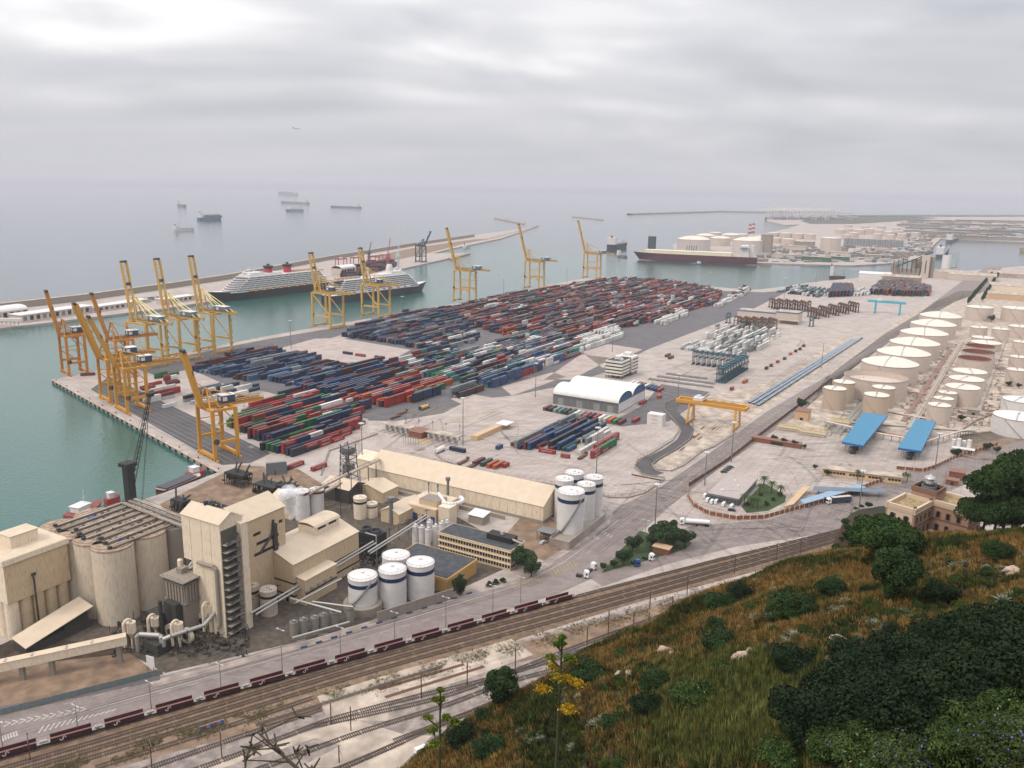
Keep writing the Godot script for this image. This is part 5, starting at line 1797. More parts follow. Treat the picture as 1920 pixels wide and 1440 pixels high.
func straddle(_n: String, m: Material) -> Node3D:
	var o := thing("straddle_carrier", "straddle carrier", "straddle carrier", Vector3.ZERO)
	for s in [-1, 1]:
		var b := mb()
		b.box(-4.8, 4.8, 0.9, 1.8, s * 2.3 - 0.35, s * 2.3 + 0.35)
		b.box(-4.8, 4.8, 13.0, 13.8, s * 2.1 - 0.35, s * 2.1 + 0.35)
		part(o, "side_frame", b, m)
		for x in [-4.0, 0.0, 4.0]:
			var l := mb()
			l.box(x - 0.3, x + 0.3, 1.8, 13.0, s * 2.2 - 0.25, s * 2.2 + 0.25)
			part(o, "leg", l, m)
		for x in [-4.0, -1.4, 1.4, 4.0]:
			var w := mb()
			w.tube(V(x, 0.75, s * 2.3 - 0.3), V(x, 0.75, s * 2.3 + 0.3), 0.75, 10)
			part(o, "wheel", w, M.black)
	var t := mb()
	for x in [-4.2, 0.0, 4.2]: t.box(x - 0.4, x + 0.4, 13.0, 13.7, -2.4, 2.4)
	t.box(-3.5, 3.0, 13.8, 15.0, -1.2, 1.2)
	part(o, "top_frame", t, m)
	var c := mb()
	c.box(2.6, 4.6, 10.2, 12.4, -1.9, -0.2)
	part(o, "cab", c, M.white)
	var sp := mb()
	sp.box(-5.8, 5.8, 8.2, 8.7, -1.1, 1.1)
	part(o, "spreader", sp, M.dark_steel)
	return o

func rail_gantry(_n: String, label: String, m: Material, at: Vector3, span: float, gap: float, h: float) -> void:
	var o := thing("rail_gantry", label, "gantry crane", at)
	var s := span / 2
	var z := gap / 2
	for x in [-s, s]:
		for q in [-z, z]:
			var b := mb()
			b.bar(V(x, 1.0, q), V(x, h, q * 0.6), 1.3)
			part(o, "leg", b, m)
		var sb := mb()
		sb.box(x - 0.6, x + 0.6, 0.8, 2.0, -z - 1.5, z + 1.5)
		for q in [-z, -z + 2, z - 2, z]: sb.box(x - 0.5, x + 0.5, 0.0, 0.8, q - 0.7, q + 0.7)
		part(o, "sill_beam", sb, m)
	for q in [-1, 1]:
		var b: MB
		bx(o, "girder", m, -s - 11, s + 7, h, h + 2.4, q * z * 0.6 - 0.9, q * z * 0.6 + 0.9)
		var r := mb()
		for i in 26: r.tube(V(lerpf(-s - 11, s + 7, i / 25.0), h + 2.4, q * (z * 0.6 + 0.9)), V(lerpf(-s - 11, s + 7, i / 25.0), h + 3.5, q * (z * 0.6 + 0.9)), 0.06, 4)
		r.tube(V(-s - 11, h + 3.5, q * (z * 0.6 + 0.9)), V(s + 7, h + 3.5, q * (z * 0.6 + 0.9)), 0.07, 4)
		part(o, "railing", r, m)
	var e := mb()
	for x in [-s - 11.0, s + 6.0]: e.box(x, x + 1.2, h, h + 2.2, -z * 0.6, z * 0.6)
	part(o, "end_beam", e, m)
	var t := mb()
	t.box(-s + 2, -s + 9, h + 2.5, h + 5.0, -3.5, 3.5)
	t.box(-s + 4, -s + 7, h + 5.0, h + 6.5, -1.5, 1.5)
	part(o, "trolley", t, M.white)
	var ct := mb()
	for i in 10:
		ct.bar(V(lerpf(-s, s, i / 10.0), h + 2.6, -z * 0.6), V(lerpf(-s, s, (i + 1) / 10.0), h + 2.6, z * 0.6 if i % 2 else -z * 0.6), 0.25)
	part(o, "cable_chain", ct, M.grey_steel)

# the cement and grain works in front
func silo(label: String, px: float, ey: float, by: float, w: float, m: Material, band: Material = null, b0 := 0.83, b1 := 0.91, called := "silo", group := "", stair := false, dome := 0.12) -> Node3D:
	var at := g(px, by)
	var h := hg(at, px, ey)
	var r := w / 2.0 * V(at.x, at.y + h - 175.0, at.z).length() / FOC / (1.0 + pow((px - 960.0) / FOC, 2.0))
	var o := thing(called, label, "silo", at, group)
	var s := mb()
	s.lathe(Vector3.ZERO, [Vector2(r, 0), Vector2(r, h)], 40)
	for i in 4: s.lathe(Vector3.ZERO, [Vector2(r, h * (i + 1) / 5.0), Vector2(r + 0.05, h * (i + 1) / 5.0 + 0.05), Vector2(r, h * (i + 1) / 5.0 + 0.1)], 40)
	part(o, "shell", s, m)
	var t := mb()
	t.lathe(V(0, h, 0), [Vector2(r + 0.15, -0.3), Vector2(r + 0.15, 0.1), Vector2(r, 0.12), Vector2(r * 0.5, r * dome * 0.8), Vector2(0, r * dome)], 40)
	t.cbox(V(0, h + r * dome * 0.8, 0), 1.0, 0.8, 1.0)
	t.cbox(V(r * 0.5, h + 0.1, 0.3), 0.8, 0.9, 0.8)
	part(o, "roof", t, M.white if m == M.white else m)
	var rl := mb()
	for i in 20:
		var e := V(cos(TAU * i / 20), 0, sin(TAU * i / 20)) * r
		rl.tube(e + V(0, h, 0), e + V(0, h + 1.1, 0), 0.05, 4)
	rl.lathe(V(0, h + 1.05, 0), [Vector2(r - 0.04, 0), Vector2(r + 0.04, 0), Vector2(r + 0.04, 0.08), Vector2(r - 0.04, 0.08)], 40)
	part(o, "railing", rl, M.grey_steel)
	if band:
		var bd := mb()
		bd.lathe(Vector3.ZERO, [Vector2(r + 0.01, h * b0), Vector2(r + 0.06, h * b0), Vector2(r + 0.06, h * b1), Vector2(r + 0.01, h * b1)], 40)
		part(o, "painted_band", bd, band)
	if stair:
		var st := mb()
		for i in 26:
			var a := 0.3 + 1.75 * i / 26.0
			var a1 := 0.3 + 1.75 * (i + 1) / 26.0
			var e := V(cos(a), 0, sin(a)) * (r + 0.5)
			var e1 := V(cos(a1), 0, sin(a1)) * (r + 0.5)
			st.bar(e + V(0, h * (1.0 - i / 26.0) * 0.85 + 1, 0), e1 + V(0, h * (1.0 - (i + 1) / 26.0) * 0.85 + 1, 0), 0.9, 0.25)
			st.tube(e * 1.05 + V(0, h * (1.0 - i / 26.0) * 0.85 + 2.1, 0), e1 * 1.05 + V(0, h * (1.0 - (i + 1) / 26.0) * 0.85 + 2.1, 0), 0.05, 4)
		part(o, "spiral_stair", st, M.grey_steel)
	return o

func factory() -> void:
	# --- left building: a closed box on a ring of round bins
	var o := thing("bin_house", "cream windowless bin house standing on a ring of round silos", "building", g(24, 1203))
	var b: MB
	bx(o, "wall", M.tan_wall, -23, 0, 15.5, 31.5, -25.6, 0)
	bx(o, "end_wall", M.cream, -23.0, 0.02, 15.6, 31.4, 0.0, 0.06)
	bx(o, "roof_slab", M.cream, -23.6, 0.6, 31.5, 33.6, -26.2, 0.6)
	bx(o, "roof", M.cream_roof, -23.4, 0.4, 33.6, 33.75, -26.0, 0.4)
	bx(o, "penthouse", M.cream, -16, -8, 33.75, 38.5, -19, -8)
	bx(o, "penthouse_roof", M.cream_roof, -16.3, -7.7, 38.5, 38.8, -19.3, -7.7)
	for i in 5:
		b = mb()
		b.cyl(V(-2.7, 0, -2.6 - i * 5.1), 2.55, 15.5, 28)
		part(o, "bin", b, M.tan_wall if i else M.cream)
	for i in 4:
		b = mb()
		b.cyl(V(-7.9 - i * 5.1, 0, -2.6), 2.55, 15.5, 28)
		part(o, "bin", b, M.cream)
	b = mb()
	b.pipe([V(0.5, 24, -10.5), V(1.2, 22.5, -10.2), V(1.2, 0, -10.2)], 0.35, 8)
	b.box(0.02, 0.9, 23.6, 24.6, -11.5, -10)
	part(o, "downpipe", b, M.dark_steel)
	# --- big silo block with its cluttered roof
	var c := g(200, 1043, 32.0)
	o = thing("silo_block", "row of great round concrete silos joined under one stained roof", "silo block", V(c.x, 0, c.z))
	for i in 4:
		for k in 2:
			if i == 2 and k == 1: continue
			b = mb()
			b.cyl(V(-8 - i * 11.5, 0, -8 - k * 15.4), 8.0, 31.8, 36)
			part(o, "silo", b, M.old_concrete)
	b = mb()
	b.cyl(V(-6, 0, -37), 7.0, 31.4, 32)
	b.box(-45, -8, 0, 31.3, -31, -8)
	part(o, "inner_bin", b, M.grey_concrete)
	var deck := mb()
	for i in 4:
		for k in 2: deck.lathe(V(-8 - i * 11.5, 31.8, -8 - k * 15.4), [Vector2(8.15, 0), Vector2(8.15, 0.6), Vector2(7.8, 0.62), Vector2(0, 0.62)], 36)
	deck.box(-46, -7, 31.8, 32.43, -38, -7)
	part(o, "roof_deck", deck, mat("deck_stained", ph(206, 178, 152, 1.3), 0.95, "patch", V(1, 1, 1) / 16.0))
	var rail := mb()
	for i in 4:
		for k in 14:
			var a0 := -0.4 + 3.6 * k / 14.0
			var a1 := -0.4 + 3.6 * (k + 1) / 14.0
			var e := V(-8 - i * 11.5, 32.4, -8)
			if i == 0: rail.tube(e + V(cos(a0 - 1.2) * 8.1, 1.0, sin(a0 - 1.2) * 8.1), e + V(cos(a1 - 1.2) * 8.1, 1.0, sin(a1 - 1.2) * 8.1), 0.1, 4)
			else: rail.tube(e + V(cos(a0) * 8.1, 1.0, sin(a0) * 8.1), e + V(cos(a1) * 8.1, 1.0, sin(a1) * 8.1), 0.1, 4)
	part(o, "railing", rail, M.dark_steel)
	for i in 8:
		var x := -4.0 - i * 5.6
		b = mb()
		b.box(x - 0.5, x + 0.5, 32.6, 33.1, -38, -4.0 - 2 * (i % 3))
		for k in 14: b.box(x - 1.0, x + 1.0, 32.44, 32.7, -37 + k * 2.5, -36.6 + k * 2.5)
		part(o, "conveyor", b, M.pale_slab if i % 2 else M.grey_concrete)
		b = mb()
		for s in [-1, 1]: b.tube(V(x + s * 1.05, 33.9, -38), V(x + s * 1.05, 33.9, -3.5), 0.09, 4)
		b.tube(V(x + 1.7, 33.0, -37), V(x + 1.7, 33.0, -5), 0.22, 6)
		b.cbox(V(x, 32.5, -4.2 - 2 * (i % 3)), 1.5, 1.1, 1.2)
		part(o, "pipe_run", b, M.dark_steel)
	var r := RandomNumberGenerator.new()
	r.seed = 3
	for i in 90:
		b = mb()
		b.cbox(V(r.randf_range(-44, -4), 32.44, r.randf_range(-34, -5)), r.randf_range(0.4, 1.4), r.randf_range(0.2, 0.7), r.randf_range(0.4, 1.2))
		part(o, "hatch", b, M.rust if i % 3 else M.dark_steel)
	for q in [[-38, -20, 5.0, 2.6], [-9, -12, 2.6, 1.6]]:
		b = mb()
		for k in 7: b.cbox(V(q[0] + r.randfn() * q[2] * 0.3, 32.44, q[1] + r.randfn() * q[3] * 0.4), q[2] * 0.5, 0.25 + r.randf() * 0.5, q[3] * 0.5)
		part(o, "tarpaulin", b, mat("tarp_blue", lin(0.05, 0.10, 0.38), 0.6, "fine"), "blue tarpaulin thrown over the roof deck")
	# gallery that crosses behind the silos towards the tower
	var ga := thing("conveyor_gallery", "open conveyor gallery running behind the silo roof to the tower", "conveyor", g(340, 985, 34) * V(1, 0, 1), "", 0.0)
	var p0 := g(232, 943, 34) - ga.position
	var p1 := g(342, 986, 34) - ga.position
	for k in 3:
		b = mb()
		var off := V(0.5, 0, -0.866) * k * 2.8
		b.bar(p0 + off, p1 + off, 1.3, 0.8)
		part(ga, "belt", b, M.pale_slab if k != 1 else M.grey_concrete)
		b = mb()
		for s in [-0.8, 0.8]: b.tube(p0 + off + V(0.5, 0, -0.866) * s + V(0, 1.1, 0), p1 + off + V(0.5, 0, -0.866) * s + V(0, 1.1, 0), 0.1, 4)
		for i in 10: b.bar(p0.lerp(p1, i / 9.0) + off + V(0, -0.5, 0), p0.lerp(p1, i / 9.0) + off + V(0, -34, 0) * (1.0 if i % 3 == 0 else 0.06), 0.35)
		part(ga, "trestle", b, M.dark_steel)
	# --- tall tower with outside stairs
	o = thing("process_tower", "tallest cream tower with zigzag outside stairs and a low gabled top", "tower", g(425, 1197))
	b = mb()
	var rf := mb()
	b.gable(-21.7, 0, -11.4, 0, 29.0, 47.5, 51.0, true, rf)
	b.box(-17.0, 0, 0, 29.0, -11.4, 0)
	part(o, "wall", b, M.cream)
	part(o, "roof", rf, M.cream_roof)
	for q in [[-7.0, -2.2, 40.0, 43.4], [-3.9, -3.2, 30.0, 32.6], [-3.9, -3.2, 20.0, 22.6]]:
		bx(o, "door", M.black, 0.0, 0.07, q[2], q[3], -5.6, -4.4)
	for x in [-17.0, -10.5, -5.5]:
		bx(o, "panel_seam", M.tan_wall, x, x + 0.12, 0.5, 47.0, 0.0, 0.08)
	bx(o, "stair_shaft_wall", M.cream, 0.0, 2.6, 0.5, 46.0, -11.38, -8.2)
	for i in 13:
		b = mb()
		var y := 2.0 + i * 3.1
		b.box(0.1, 2.4, y, y + 0.15, -8.1, -0.5)
		part(o, "landing", b, M.grey_concrete)
		b = mb()
		b.bar(V(1.8, y + 0.1, -7.2 if i % 2 else -1.6), V(1.8, y + 3.2, -1.6 if i % 2 else -7.2), 0.9, 0.3)
		part(o, "stair_flight", b, M.dark_steel)
		b = mb()
		b.tube(V(2.4, y + 1.1, -8.1), V(2.4, y + 1.1, -0.5), 0.06, 4)
		for k in 5: b.tube(V(2.4, y, -0.6 - k * 1.8), V(2.4, y + 1.1, -0.6 - k * 1.8), 0.05, 4)
		part(o, "railing", b, M.grey_steel)
		tb(o, "vent_pot", M.grey_concrete, V(1.0, y + 0.4, -7.2), V(1.0, y + 2.4, -7.2), 0.8, 10)
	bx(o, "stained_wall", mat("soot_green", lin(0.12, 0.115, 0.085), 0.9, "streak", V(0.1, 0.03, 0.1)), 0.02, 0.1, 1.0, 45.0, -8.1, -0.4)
	b = mb()
	b.cyl(V(-14, 51, -6), 0.9, 1.6, 12)
	b.cyl(V(-11, 50.5, -7), 0.7, 1.4, 12)
	part(o, "roof_vent", b, M.black)
	b = mb()
	b.pipe([V(-13, 29.5, 0.8), V(-3.5, 30.0, 0.9), V(-2.4, 28.8, 0.9), V(-2.4, 6.0, 0.9), V(-3.0, 4.5, 1.6)], 0.75, 10)
	part(o, "air_duct", b, M.grey_concrete)
	# --- building behind it
	o = thing("sifter_house", "cream sifter house with gabled roof and soot-stained openings behind the tower", "building", g(462, 1150))
	b = mb()
	rf = mb()
	b.gable(-19, 0, -24, 0, 0, 39.5, 44.5, false, rf)
	part(o, "wall", b, M.tan_wall)
	part(o, "roof", rf, M.cream_roof)
	b = mb()
	b.slab(V(-6.2, 42.2, -20), V(-4.4, 41.3, -20), V(-4.4, 41.3, -4), V(-6.2, 42.2, -4), 0.12)
	part(o, "rooflight", b, M.grey_concrete)
	for q in [[-10.0, -6.0, 32.0], [-20.0, -7.5, 27.5], [-20.0, -6.0, 23.0], [-22.5, -20.5, 33.0]]:
		bx(o, "opening", M.black, 0.0, 0.06, q[2], q[2] + 1.3, q[0], q[1])
	b = mb()
	b.pipe([V(0.6, 24, -9), V(0.6, 30, -16), V(0.6, 36, -17)], 0.5, 6)
	b.box(0.02, 1.2, 22, 34, -18.4, -16.4)
	part(o, "blackened_duct", b, M.dark_steel)
	# --- mill
	o = thing("mill_hall", "long cream mill hall with gabled roof, roof monitor and dark wall stripe", "building", g(553, 1133))
	b = mb()
	rf = mb()
	b.gable(-26.3, 0, -42, 0, 0, 18, 22.5, false, rf)
	part(o, "wall", b, M.tan_wall)
	part(o, "roof", rf, M.cream_roof)
	for y in [9.0, 3.2]:
		bx(o, "wall_stripe", M.black, -26.4, 0.1, y, y + 0.7, -42.1, 0.1)
	bx(o, "monitor_wall", M.cream, -18, -8, 20.5, 25, -38, -22)
	b = mb()
	for i in 6:
		var a0 := PI * i / 6.0
		var a1 := PI * (i + 1) / 6.0
		b.slab(V(-13 - cos(a0) * 5.4, 25.05 + sin(a0) * 1.5, -38.4), V(-13 - cos(a0) * 5.4, 25.05 + sin(a0) * 1.5, -21.6), V(-13 - cos(a1) * 5.4, 25.05 + sin(a1) * 1.5, -21.6), V(-13 - cos(a1) * 5.4, 25.05 + sin(a1) * 1.5, -38.4), 0.2)
	part(o, "monitor_roof", b, M.cream_roof)
	for z in [-36.0, -29.0]:
		bx(o, "louvre", M.black, -7.98, -7.9, 23.6, 24.6, z, z + 5.0)
	bx(o, "annex", M.tan_wall, 0.02, 5.0, 0, 11.5, -21, -1.5)
	b = mb()
	b.slab(V(0, 12.2, -21.3), V(5.3, 11.5, -21.3), V(5.3, 11.5, -1.2), V(0, 12.2, -1.2), 0.2)
	part(o, "annex_roof", b, M.cream_roof)
	bx(o, "wall_stripe", M.black, 4.9, 5.12, 5.0, 5.7, -21.1, -1.4)
	b = mb()
	b.box(-24, -22.8, 12.5, 16.5, 0.02, 0.12)
	b.box(-5, -3.4, 0.3, 3.0, 0.11, 0.2)
	part(o, "door", b, M.black)
	b = mb()
	for i in 5: b.box(5.13, 6.5, 7.0, 7.2, -2.0 - i * 4.0, -0.5 - i * 4.0)
	b.tube(V(-25, 19.5, -6), V(-25, 23, -6), 0.3, 6)
	b.tube(V(-12, 22.5, -5), V(-12, 25, -5), 0.25, 6)
	part(o, "vent", b, M.grey_steel)
	# --- filter block and ductwork before the silos
	o = thing("filter_block", "grimy grey filter block with ribbed hoppers before the silos", "machine house", g(352, 1192))
	bx(o, "casing", M.grey_concrete, -11, 0, 0, 22, -9, 0)
	for i in 6:
		bx(o, "rib", mat("filter_rib", lin(0.33, 0.28, 0.23), 0.8, "fine"), 0.0, 0.5, 14, 21, -1.3 - i * 1.4, -0.5 - i * 1.4)
		bx(o, "rib", M.filter_rib, -1.6 - i * 1.75, -0.6 - i * 1.75, 14, 21, 0.0, 0.5)
	for y in [13.4, 21.2]:
		bx(o, "walkway", M.grey_steel, -11.6, 0.9, y, y + 0.5, -9.5, 0.9)
	b = mb()
	b.box(-12.5, 1.6, 23.0, 23.4, -10, 1.6)
	for i in 9: b.tube(V(-12 + i * 1.6, 22, 1.5), V(-12 + i * 1.6, 25, 1.5), 0.08, 4)
	b.tube(V(-12.5, 25, 1.5), V(1.6, 25, 1.5), 0.07, 4)
	b.tube(V(1.5, 25, -10), V(1.5, 25, 1.5), 0.07, 4)
	b.cbox(V(-7, 23.4, -5), 3, 2.2, 3)
	part(o, "top_platform", b, M.filter_rib)
	bx(o, "second_casing", M.grey_concrete, -10, 0, 0, 19, -19, -10.5)
	b = mb()
	b.pipe([V(-7, 24, -8), V(-2, 37, -20)], 0.8, 10)
	b.pipe([V(0, 24, -8), V(3, 40, -20)], 0.8, 10)
	b.pipe([V(-6, 24, -8), V(1, 33, -20)], 0.55, 8)
	part(o, "inclined_duct", b, M.bright_pipe)
	b = mb()
	b.lathe(V(-9, 23.4, -6), [Vector2(0.3, 0), Vector2(1.1, 2), Vector2(1.1, 4.5), Vector2(0.4, 5.2)], 12)
	part(o, "cyclone", b, M.cream)
	# a cluster of cyclones, fans and bends on the ground
	for i in 4:
		var q: Array = [[294, 1196, 9.0], [338, 1212, 10.0], [396, 1185, 12.0], [250, 1215, 11.0]][i]
		var k := thing("dust_cyclone", "cream dust cyclone with a bent top duct, %s" % ["left of the fan before the silos", "nearest the road before the filter block", "at the foot of the tall tower", "under the end of the long gallery"][i], "cyclone", g(q[0], q[1]), "dust cyclones before the silos")
		b = mb()
		b.lathe(Vector3.ZERO, [Vector2(0.5, 0), Vector2(0.6, q[2] * 0.4), Vector2(1.7, q[2] * 0.62), Vector2(1.7, q[2]), Vector2(0, q[2])], 18)
		part(k, "body", b, M.cream)
		b = mb()
		b.arc(V(0, q[2], 1.6), V(0, 0, -1), Vector3.UP, 1.6, 0, PI, 0.6, 8, 10)
		b.tube(V(0, q[2], 3.2), V(0, 2, 3.2), 0.6, 10)
		part(k, "bent_duct", b, M.cream)
		b = mb()
		for a in 4: b.tube(V(cos(a * PI / 2) * 1.9, 0, sin(a * PI / 2) * 1.9), V(cos(a * PI / 2) * 1.9, q[2] * 0.6, sin(a * PI / 2) * 1.9), 0.15, 5)
		part(k, "stand", b, M.dark_steel)
	for i in 3:
		var q: Array = [[322, 1198, 3.0], [352, 1208, 3.2], [382, 1180, 3.4]][i]
		var k := thing("blower_fan", "snail-shaped blower fan %s" % ["in grey casing left of the cream one", "in cream casing beside the nearest cyclone", "in cream casing at the foot of the tower"][i], "fan", g(q[0], q[1]), "blower fans before the silos")
		tb(k, "scroll", M.grey_concrete if i == 0 else M.cream, V(0, q[2] + 0.5, -0.8), V(0, q[2] + 0.5, 0.8), q[2], 22)
		tb(k, "inlet", M.black, V(0, q[2] + 0.5, 0.8), V(0, q[2] + 0.5, 0.95), q[2] * 0.4, 14)
		bx(k, "base", M.dark_steel, -1.5, 1.5, 0, 1.0, -1.2, 1.2)
	var du := thing("air_duct_line", "long grey air duct bent along the works behind the road fence", "duct", g(315, 1228))
	b = mb()
	b.pipe([V(-2, 3, 0), V(-2, 6, 0), V(0, 7, -2), V(4, 7, -14), V(2, 13, -30), V(-3, 14, -33)], 0.8, 12)
	part(du, "duct", b, M.bright_pipe)
	b = mb()
	b.pipe([V(-12, 0, 4), V(-12, 6, 4), V(-11, 7, 3.4), V(-4, 7, 0), V(-3, 6, 0), V(-3, 2, 0)], 0.9, 12)
	part(du, "duct", b, M.bright_pipe)
	b = mb()
	for i in 6: b.tube(V(3, 0, -2 - i * 5), V(3, 7 + i, -2 - i * 5), 0.16, 5)
	part(du, "support", b, M.dark_steel)
	b = mb()
	b.box(-10, -2, 0, 4.5, -4, 3)
	b.box(-14, -7, 0, 14, -16, -10)
	b.box(-21, -14, 0, 9, -14, -7)
	b.tube(V(-12, 0, -7), V(-12, 16, -7), 0.8, 10)
	part(du, "plant_box", b, mat("sooty", lin(0.06, 0.058, 0.052), 0.9, "patch", V(1, 1, 1) / 8.0))
	var bbd := thing("board", "blank white board facing the yard beside the ducts", "sign board", g(291, 1262))
	bx(bbd, "panel", M.white, -0.1, 0.1, 2.0, 6.4, -3.6, 0)
	b = mb()
	for z in [-3.2, -0.4]: b.box(-0.2, -0.05, 0, 2.0, z - 0.12, z + 0.12)
	part(bbd, "leg", b, M.dark_steel)
	bbd.rotation.y = YAW + PI * 0.55
	# small clutter of the works: pipes, beams, motors
	var cl := mb()
	for i in 760:
		var e := g(r.randf_range(205, 470), r.randf_range(1165, 1232))
		var f := g(r.randf_range(600, 730), r.randf_range(1015, 1075))
		var u := e if i % 2 else f
		cl.tint = [Color(0.03, 0.03, 0.03), Color(0.09, 0.08, 0.07), Color(0.2, 0.18, 0.15), Color(0.06, 0.045, 0.035)][i % 4]
		if i % 3: cl.cbox(u, r.randf_range(0.3, 1.5), r.randf_range(0.3, 2.4), r.randf_range(0.3, 1.5))
		else: cl.tube(u + V(0, r.randf() * 4, 0), u + [ux, uz, V(0, 0.6, 0)][r.randi() % 3] * r.randf_range(2, 8) + V(0, r.randf() * 4, 0), 0.13, 5)
	ground("machine_clutter", cl, M.tinted, "stuff", "small machines, pipes and bins between the factory halls")
	# --- inclined gallery and the slanted roof at the left edge
	var e0 := g(237, 1198, 9)
	var e1 := g(-90, 1268, 6)
	var gl := thing("closed_gallery", "closed cream conveyor gallery crossing the yard at the left edge", "conveyor", V(e0.x, 0, e0.z), "", 0.0)
	b = mb()
	b.bar(e0 - gl.position, e1 - gl.position, 3.2, 3.2)
	part(gl, "casing", b, M.cream)
	b = mb()
	b.bar(e0 - gl.position + V(0, 1.7, 0), e1 - gl.position + V(0, 1.7, 0), 3.5, 0.2)
	part(gl, "roof", b, M.cream_roof)
	for t in [0.05, 0.45, 0.62]:
		b = mb()
		var q := e0.lerp(e1, t) - gl.position
		b.box(q.x - 0.8, q.x + 0.8, 0, q.y - 1.6, q.z - 0.8, q.z + 0.8)
		part(gl, "leg", b, M.grey_concrete)
	b = mb()
	for t in [0.2, 0.35, 0.55, 0.7]: b.bar(e0.lerp(e1, t) - gl.position + V(0, 1.8, 0), e0.lerp(e1, t + 0.012) - gl.position + V(0, 1.8, 0), 2.2, 0.6)
	part(gl, "roof_hatch", b, M.pale_slab)
	var ir := thing("intake_shed", "pale slanted intake roof sloping up beside the bin house", "shed", g(50, 1232))
	b = mb()
	b.slab(V(-9, 5, 0), V(0, 3.2, 0), V(0, 8.2, -28), V(-9, 10, -28), 0.3)
	part(ir, "roof", b, M.cream_roof)
	b = mb()
	b.box(-8.5, -0.5, 0, 3.0, -27, -0.5)
	b.box(-7, -1, 3, 6.5, -26, -16)
	part(ir, "wall", b, M.sooty)
	# --- banded tanks between tower and mill
	silo("grey-based tank with a dark band tucked behind the tower", 474, 1096, 1143, 27, M.old_concrete, M.black, 0.72, 0.82, "banded_tank")
	silo("white tank with a dark band beside the mill's gable", 505, 1104, 1150, 32, M.white_steel, M.black, 0.72, 0.82, "banded_tank")
	# --- the four white silos in front
	var s4 := [["front left white silo with a navy band and a spiral stair", 681.3, 1078.3, 1139, 54, true], ["front middle white silo with a navy band by the grey wall", 737, 1066, 1130, 51, true], ["front right white silo with a navy band by the brown office", 789, 1053, 1118, 51, true], ["plain white silo behind the three banded ones", 743.5, 1040, 1104, 51, false]]
	for q in s4: silo(q[0], q[1], q[2], q[3], q[4], M.white, M.navy if q[5] else null, 0.75, 0.86, "white_silo", "white silos with navy bands", q[1] == 681.3, 0.18)
	# --- the five white silos at the end of the long warehouse
	var s5 := [["largest white silo with navy band and a spiral stair, in the road's bend", 1068.3, 919.7, 1004, 50, true], ["tall white silo just right of the largest one", 1096.7, 907, 980, 34.5, false], ["rightmost tall white silo with navy band", 1111.3, 894, 967, 33.7, false], ["tall white silo between the largest one and the long warehouse", 1056, 897, 972, 35, false], ["rearmost tall white silo of the five", 1074.7, 885, 958, 35, false]]
	for q in s5: silo(q[0], q[1], q[2], q[3], q[4], M.white, M.navy, 0.80, 0.88, "white_silo", "white silos with navy bands", q[5], 0.06)
	var wl := thing("silo_plinth", "pale concrete wall round the foot of the five white silos", "wall", g(1066, 1033))
	b = mb()
	b.box(-11, 0, 0, 4.6, -0.5, 0)
	b.box(-0.5, 0, 0, 4.6, -44, -0.5)
	b.box(-11, -10.5, 0, 4.6, -12, -0.5)
	part(wl, "wall", b, M.pavement)
	bx(wl, "base_slab", M.grey_concrete, -10.4, -0.6, 0, 3.2, -43, -0.6)
	b = mb()
	for i in 5:
		b.box(-19 + i * 1.6, -18.7 + i * 1.6, 0, 5.0, -9, -8.7)
		b.box(-20, -11.1, 1.4 + i * 0.8, 1.6 + i * 0.8, -9.5 + i * 0.6, -7.8 + i * 0.6)
		b.tube(V(-20 + i * 2, 0, -4), V(-20 + i * 2, 5.2, -4), 0.15, 5)
	b.box(-20, -11.1, 5.0, 5.2, -10, -3)
	part(wl, "pipe_rack", b, M.grey_steel)
	var gw := thing("road_wall", "stained grey concrete wall along the road before the white silos", "wall", g(708, 1168), "", 0.0)
	var w0 := Vector3.ZERO
	var w1 := g(850, 1122) - gw.position
	for i in 8:
		b = mb()
		b.bar(w0.lerp(w1, i / 8.0) + V(0, 2.4, 0), w0.lerp(w1, (i + 0.985) / 8.0) + V(0, 2.4, 0), 0.4, 4.8)
		part(gw, "wall_panel", b, M.grey_concrete)
	b = mb()
	b.box(-1.0, 1.0, 0, 7.0, -8, 0)
	var sb := thing("concrete_plinth", "round concrete base under the front left white silo", "wall", g(681, 1141))
	b = mb()
	b.lathe(Vector3.ZERO, [Vector2(8.2, 0), Vector2(8.2, 3.4), Vector2(0, 3.4)], 32)
	part(sb, "base", b, M.grey_concrete)
	# --- six grey tanks by the road
	for i in 6:
		var px: float = [552, 570, 591, 607, 626, 657][i]
		silo("grey steel tank by the road, %s from the left" % nth(i), px, [1166, 1161, 1157, 1152, 1147, 1139][i], [1191, 1187, 1182, 1178, 1172, 1165][i], 15, mat("tank_grey", lin(0.26, 0.24, 0.21), 0.7, "streak", V(0.3, 0.05, 0.3)), null, 0, 0, "grey_tank", "grey tanks in a row by the road")
	var rk := thing("pipe_rack", "pale pipes on trestles running behind the grey tanks to the white silos", "pipe rack", g(556, 1150), "", 0.0)
	b = mb()
	var q0 := g(556, 1150, 9) - rk.position
	for L in [[[470, 1150, 8], [700, 1015, 10]], [[480, 1152, 7], [705, 1018, 9]], [[555, 1130, 9], [640, 1085, 9]], [[585, 1128, 8], [662, 1138, 8]], [[545, 1122, 9], [640, 1148, 8]], [[548, 1196, 4], [655, 1166, 4]], [[690, 1035, 11], [800, 965, 11]], [[694, 1038, 10], [804, 968, 10]]]:
		b.tube(g(L[0][0], L[0][1], L[0][2]) - rk.position, g(L[1][0], L[1][1], L[1][2]) - rk.position, 0.42, 8)
	part(rk, "pipe", b, M.bright_pipe)
	b = mb()
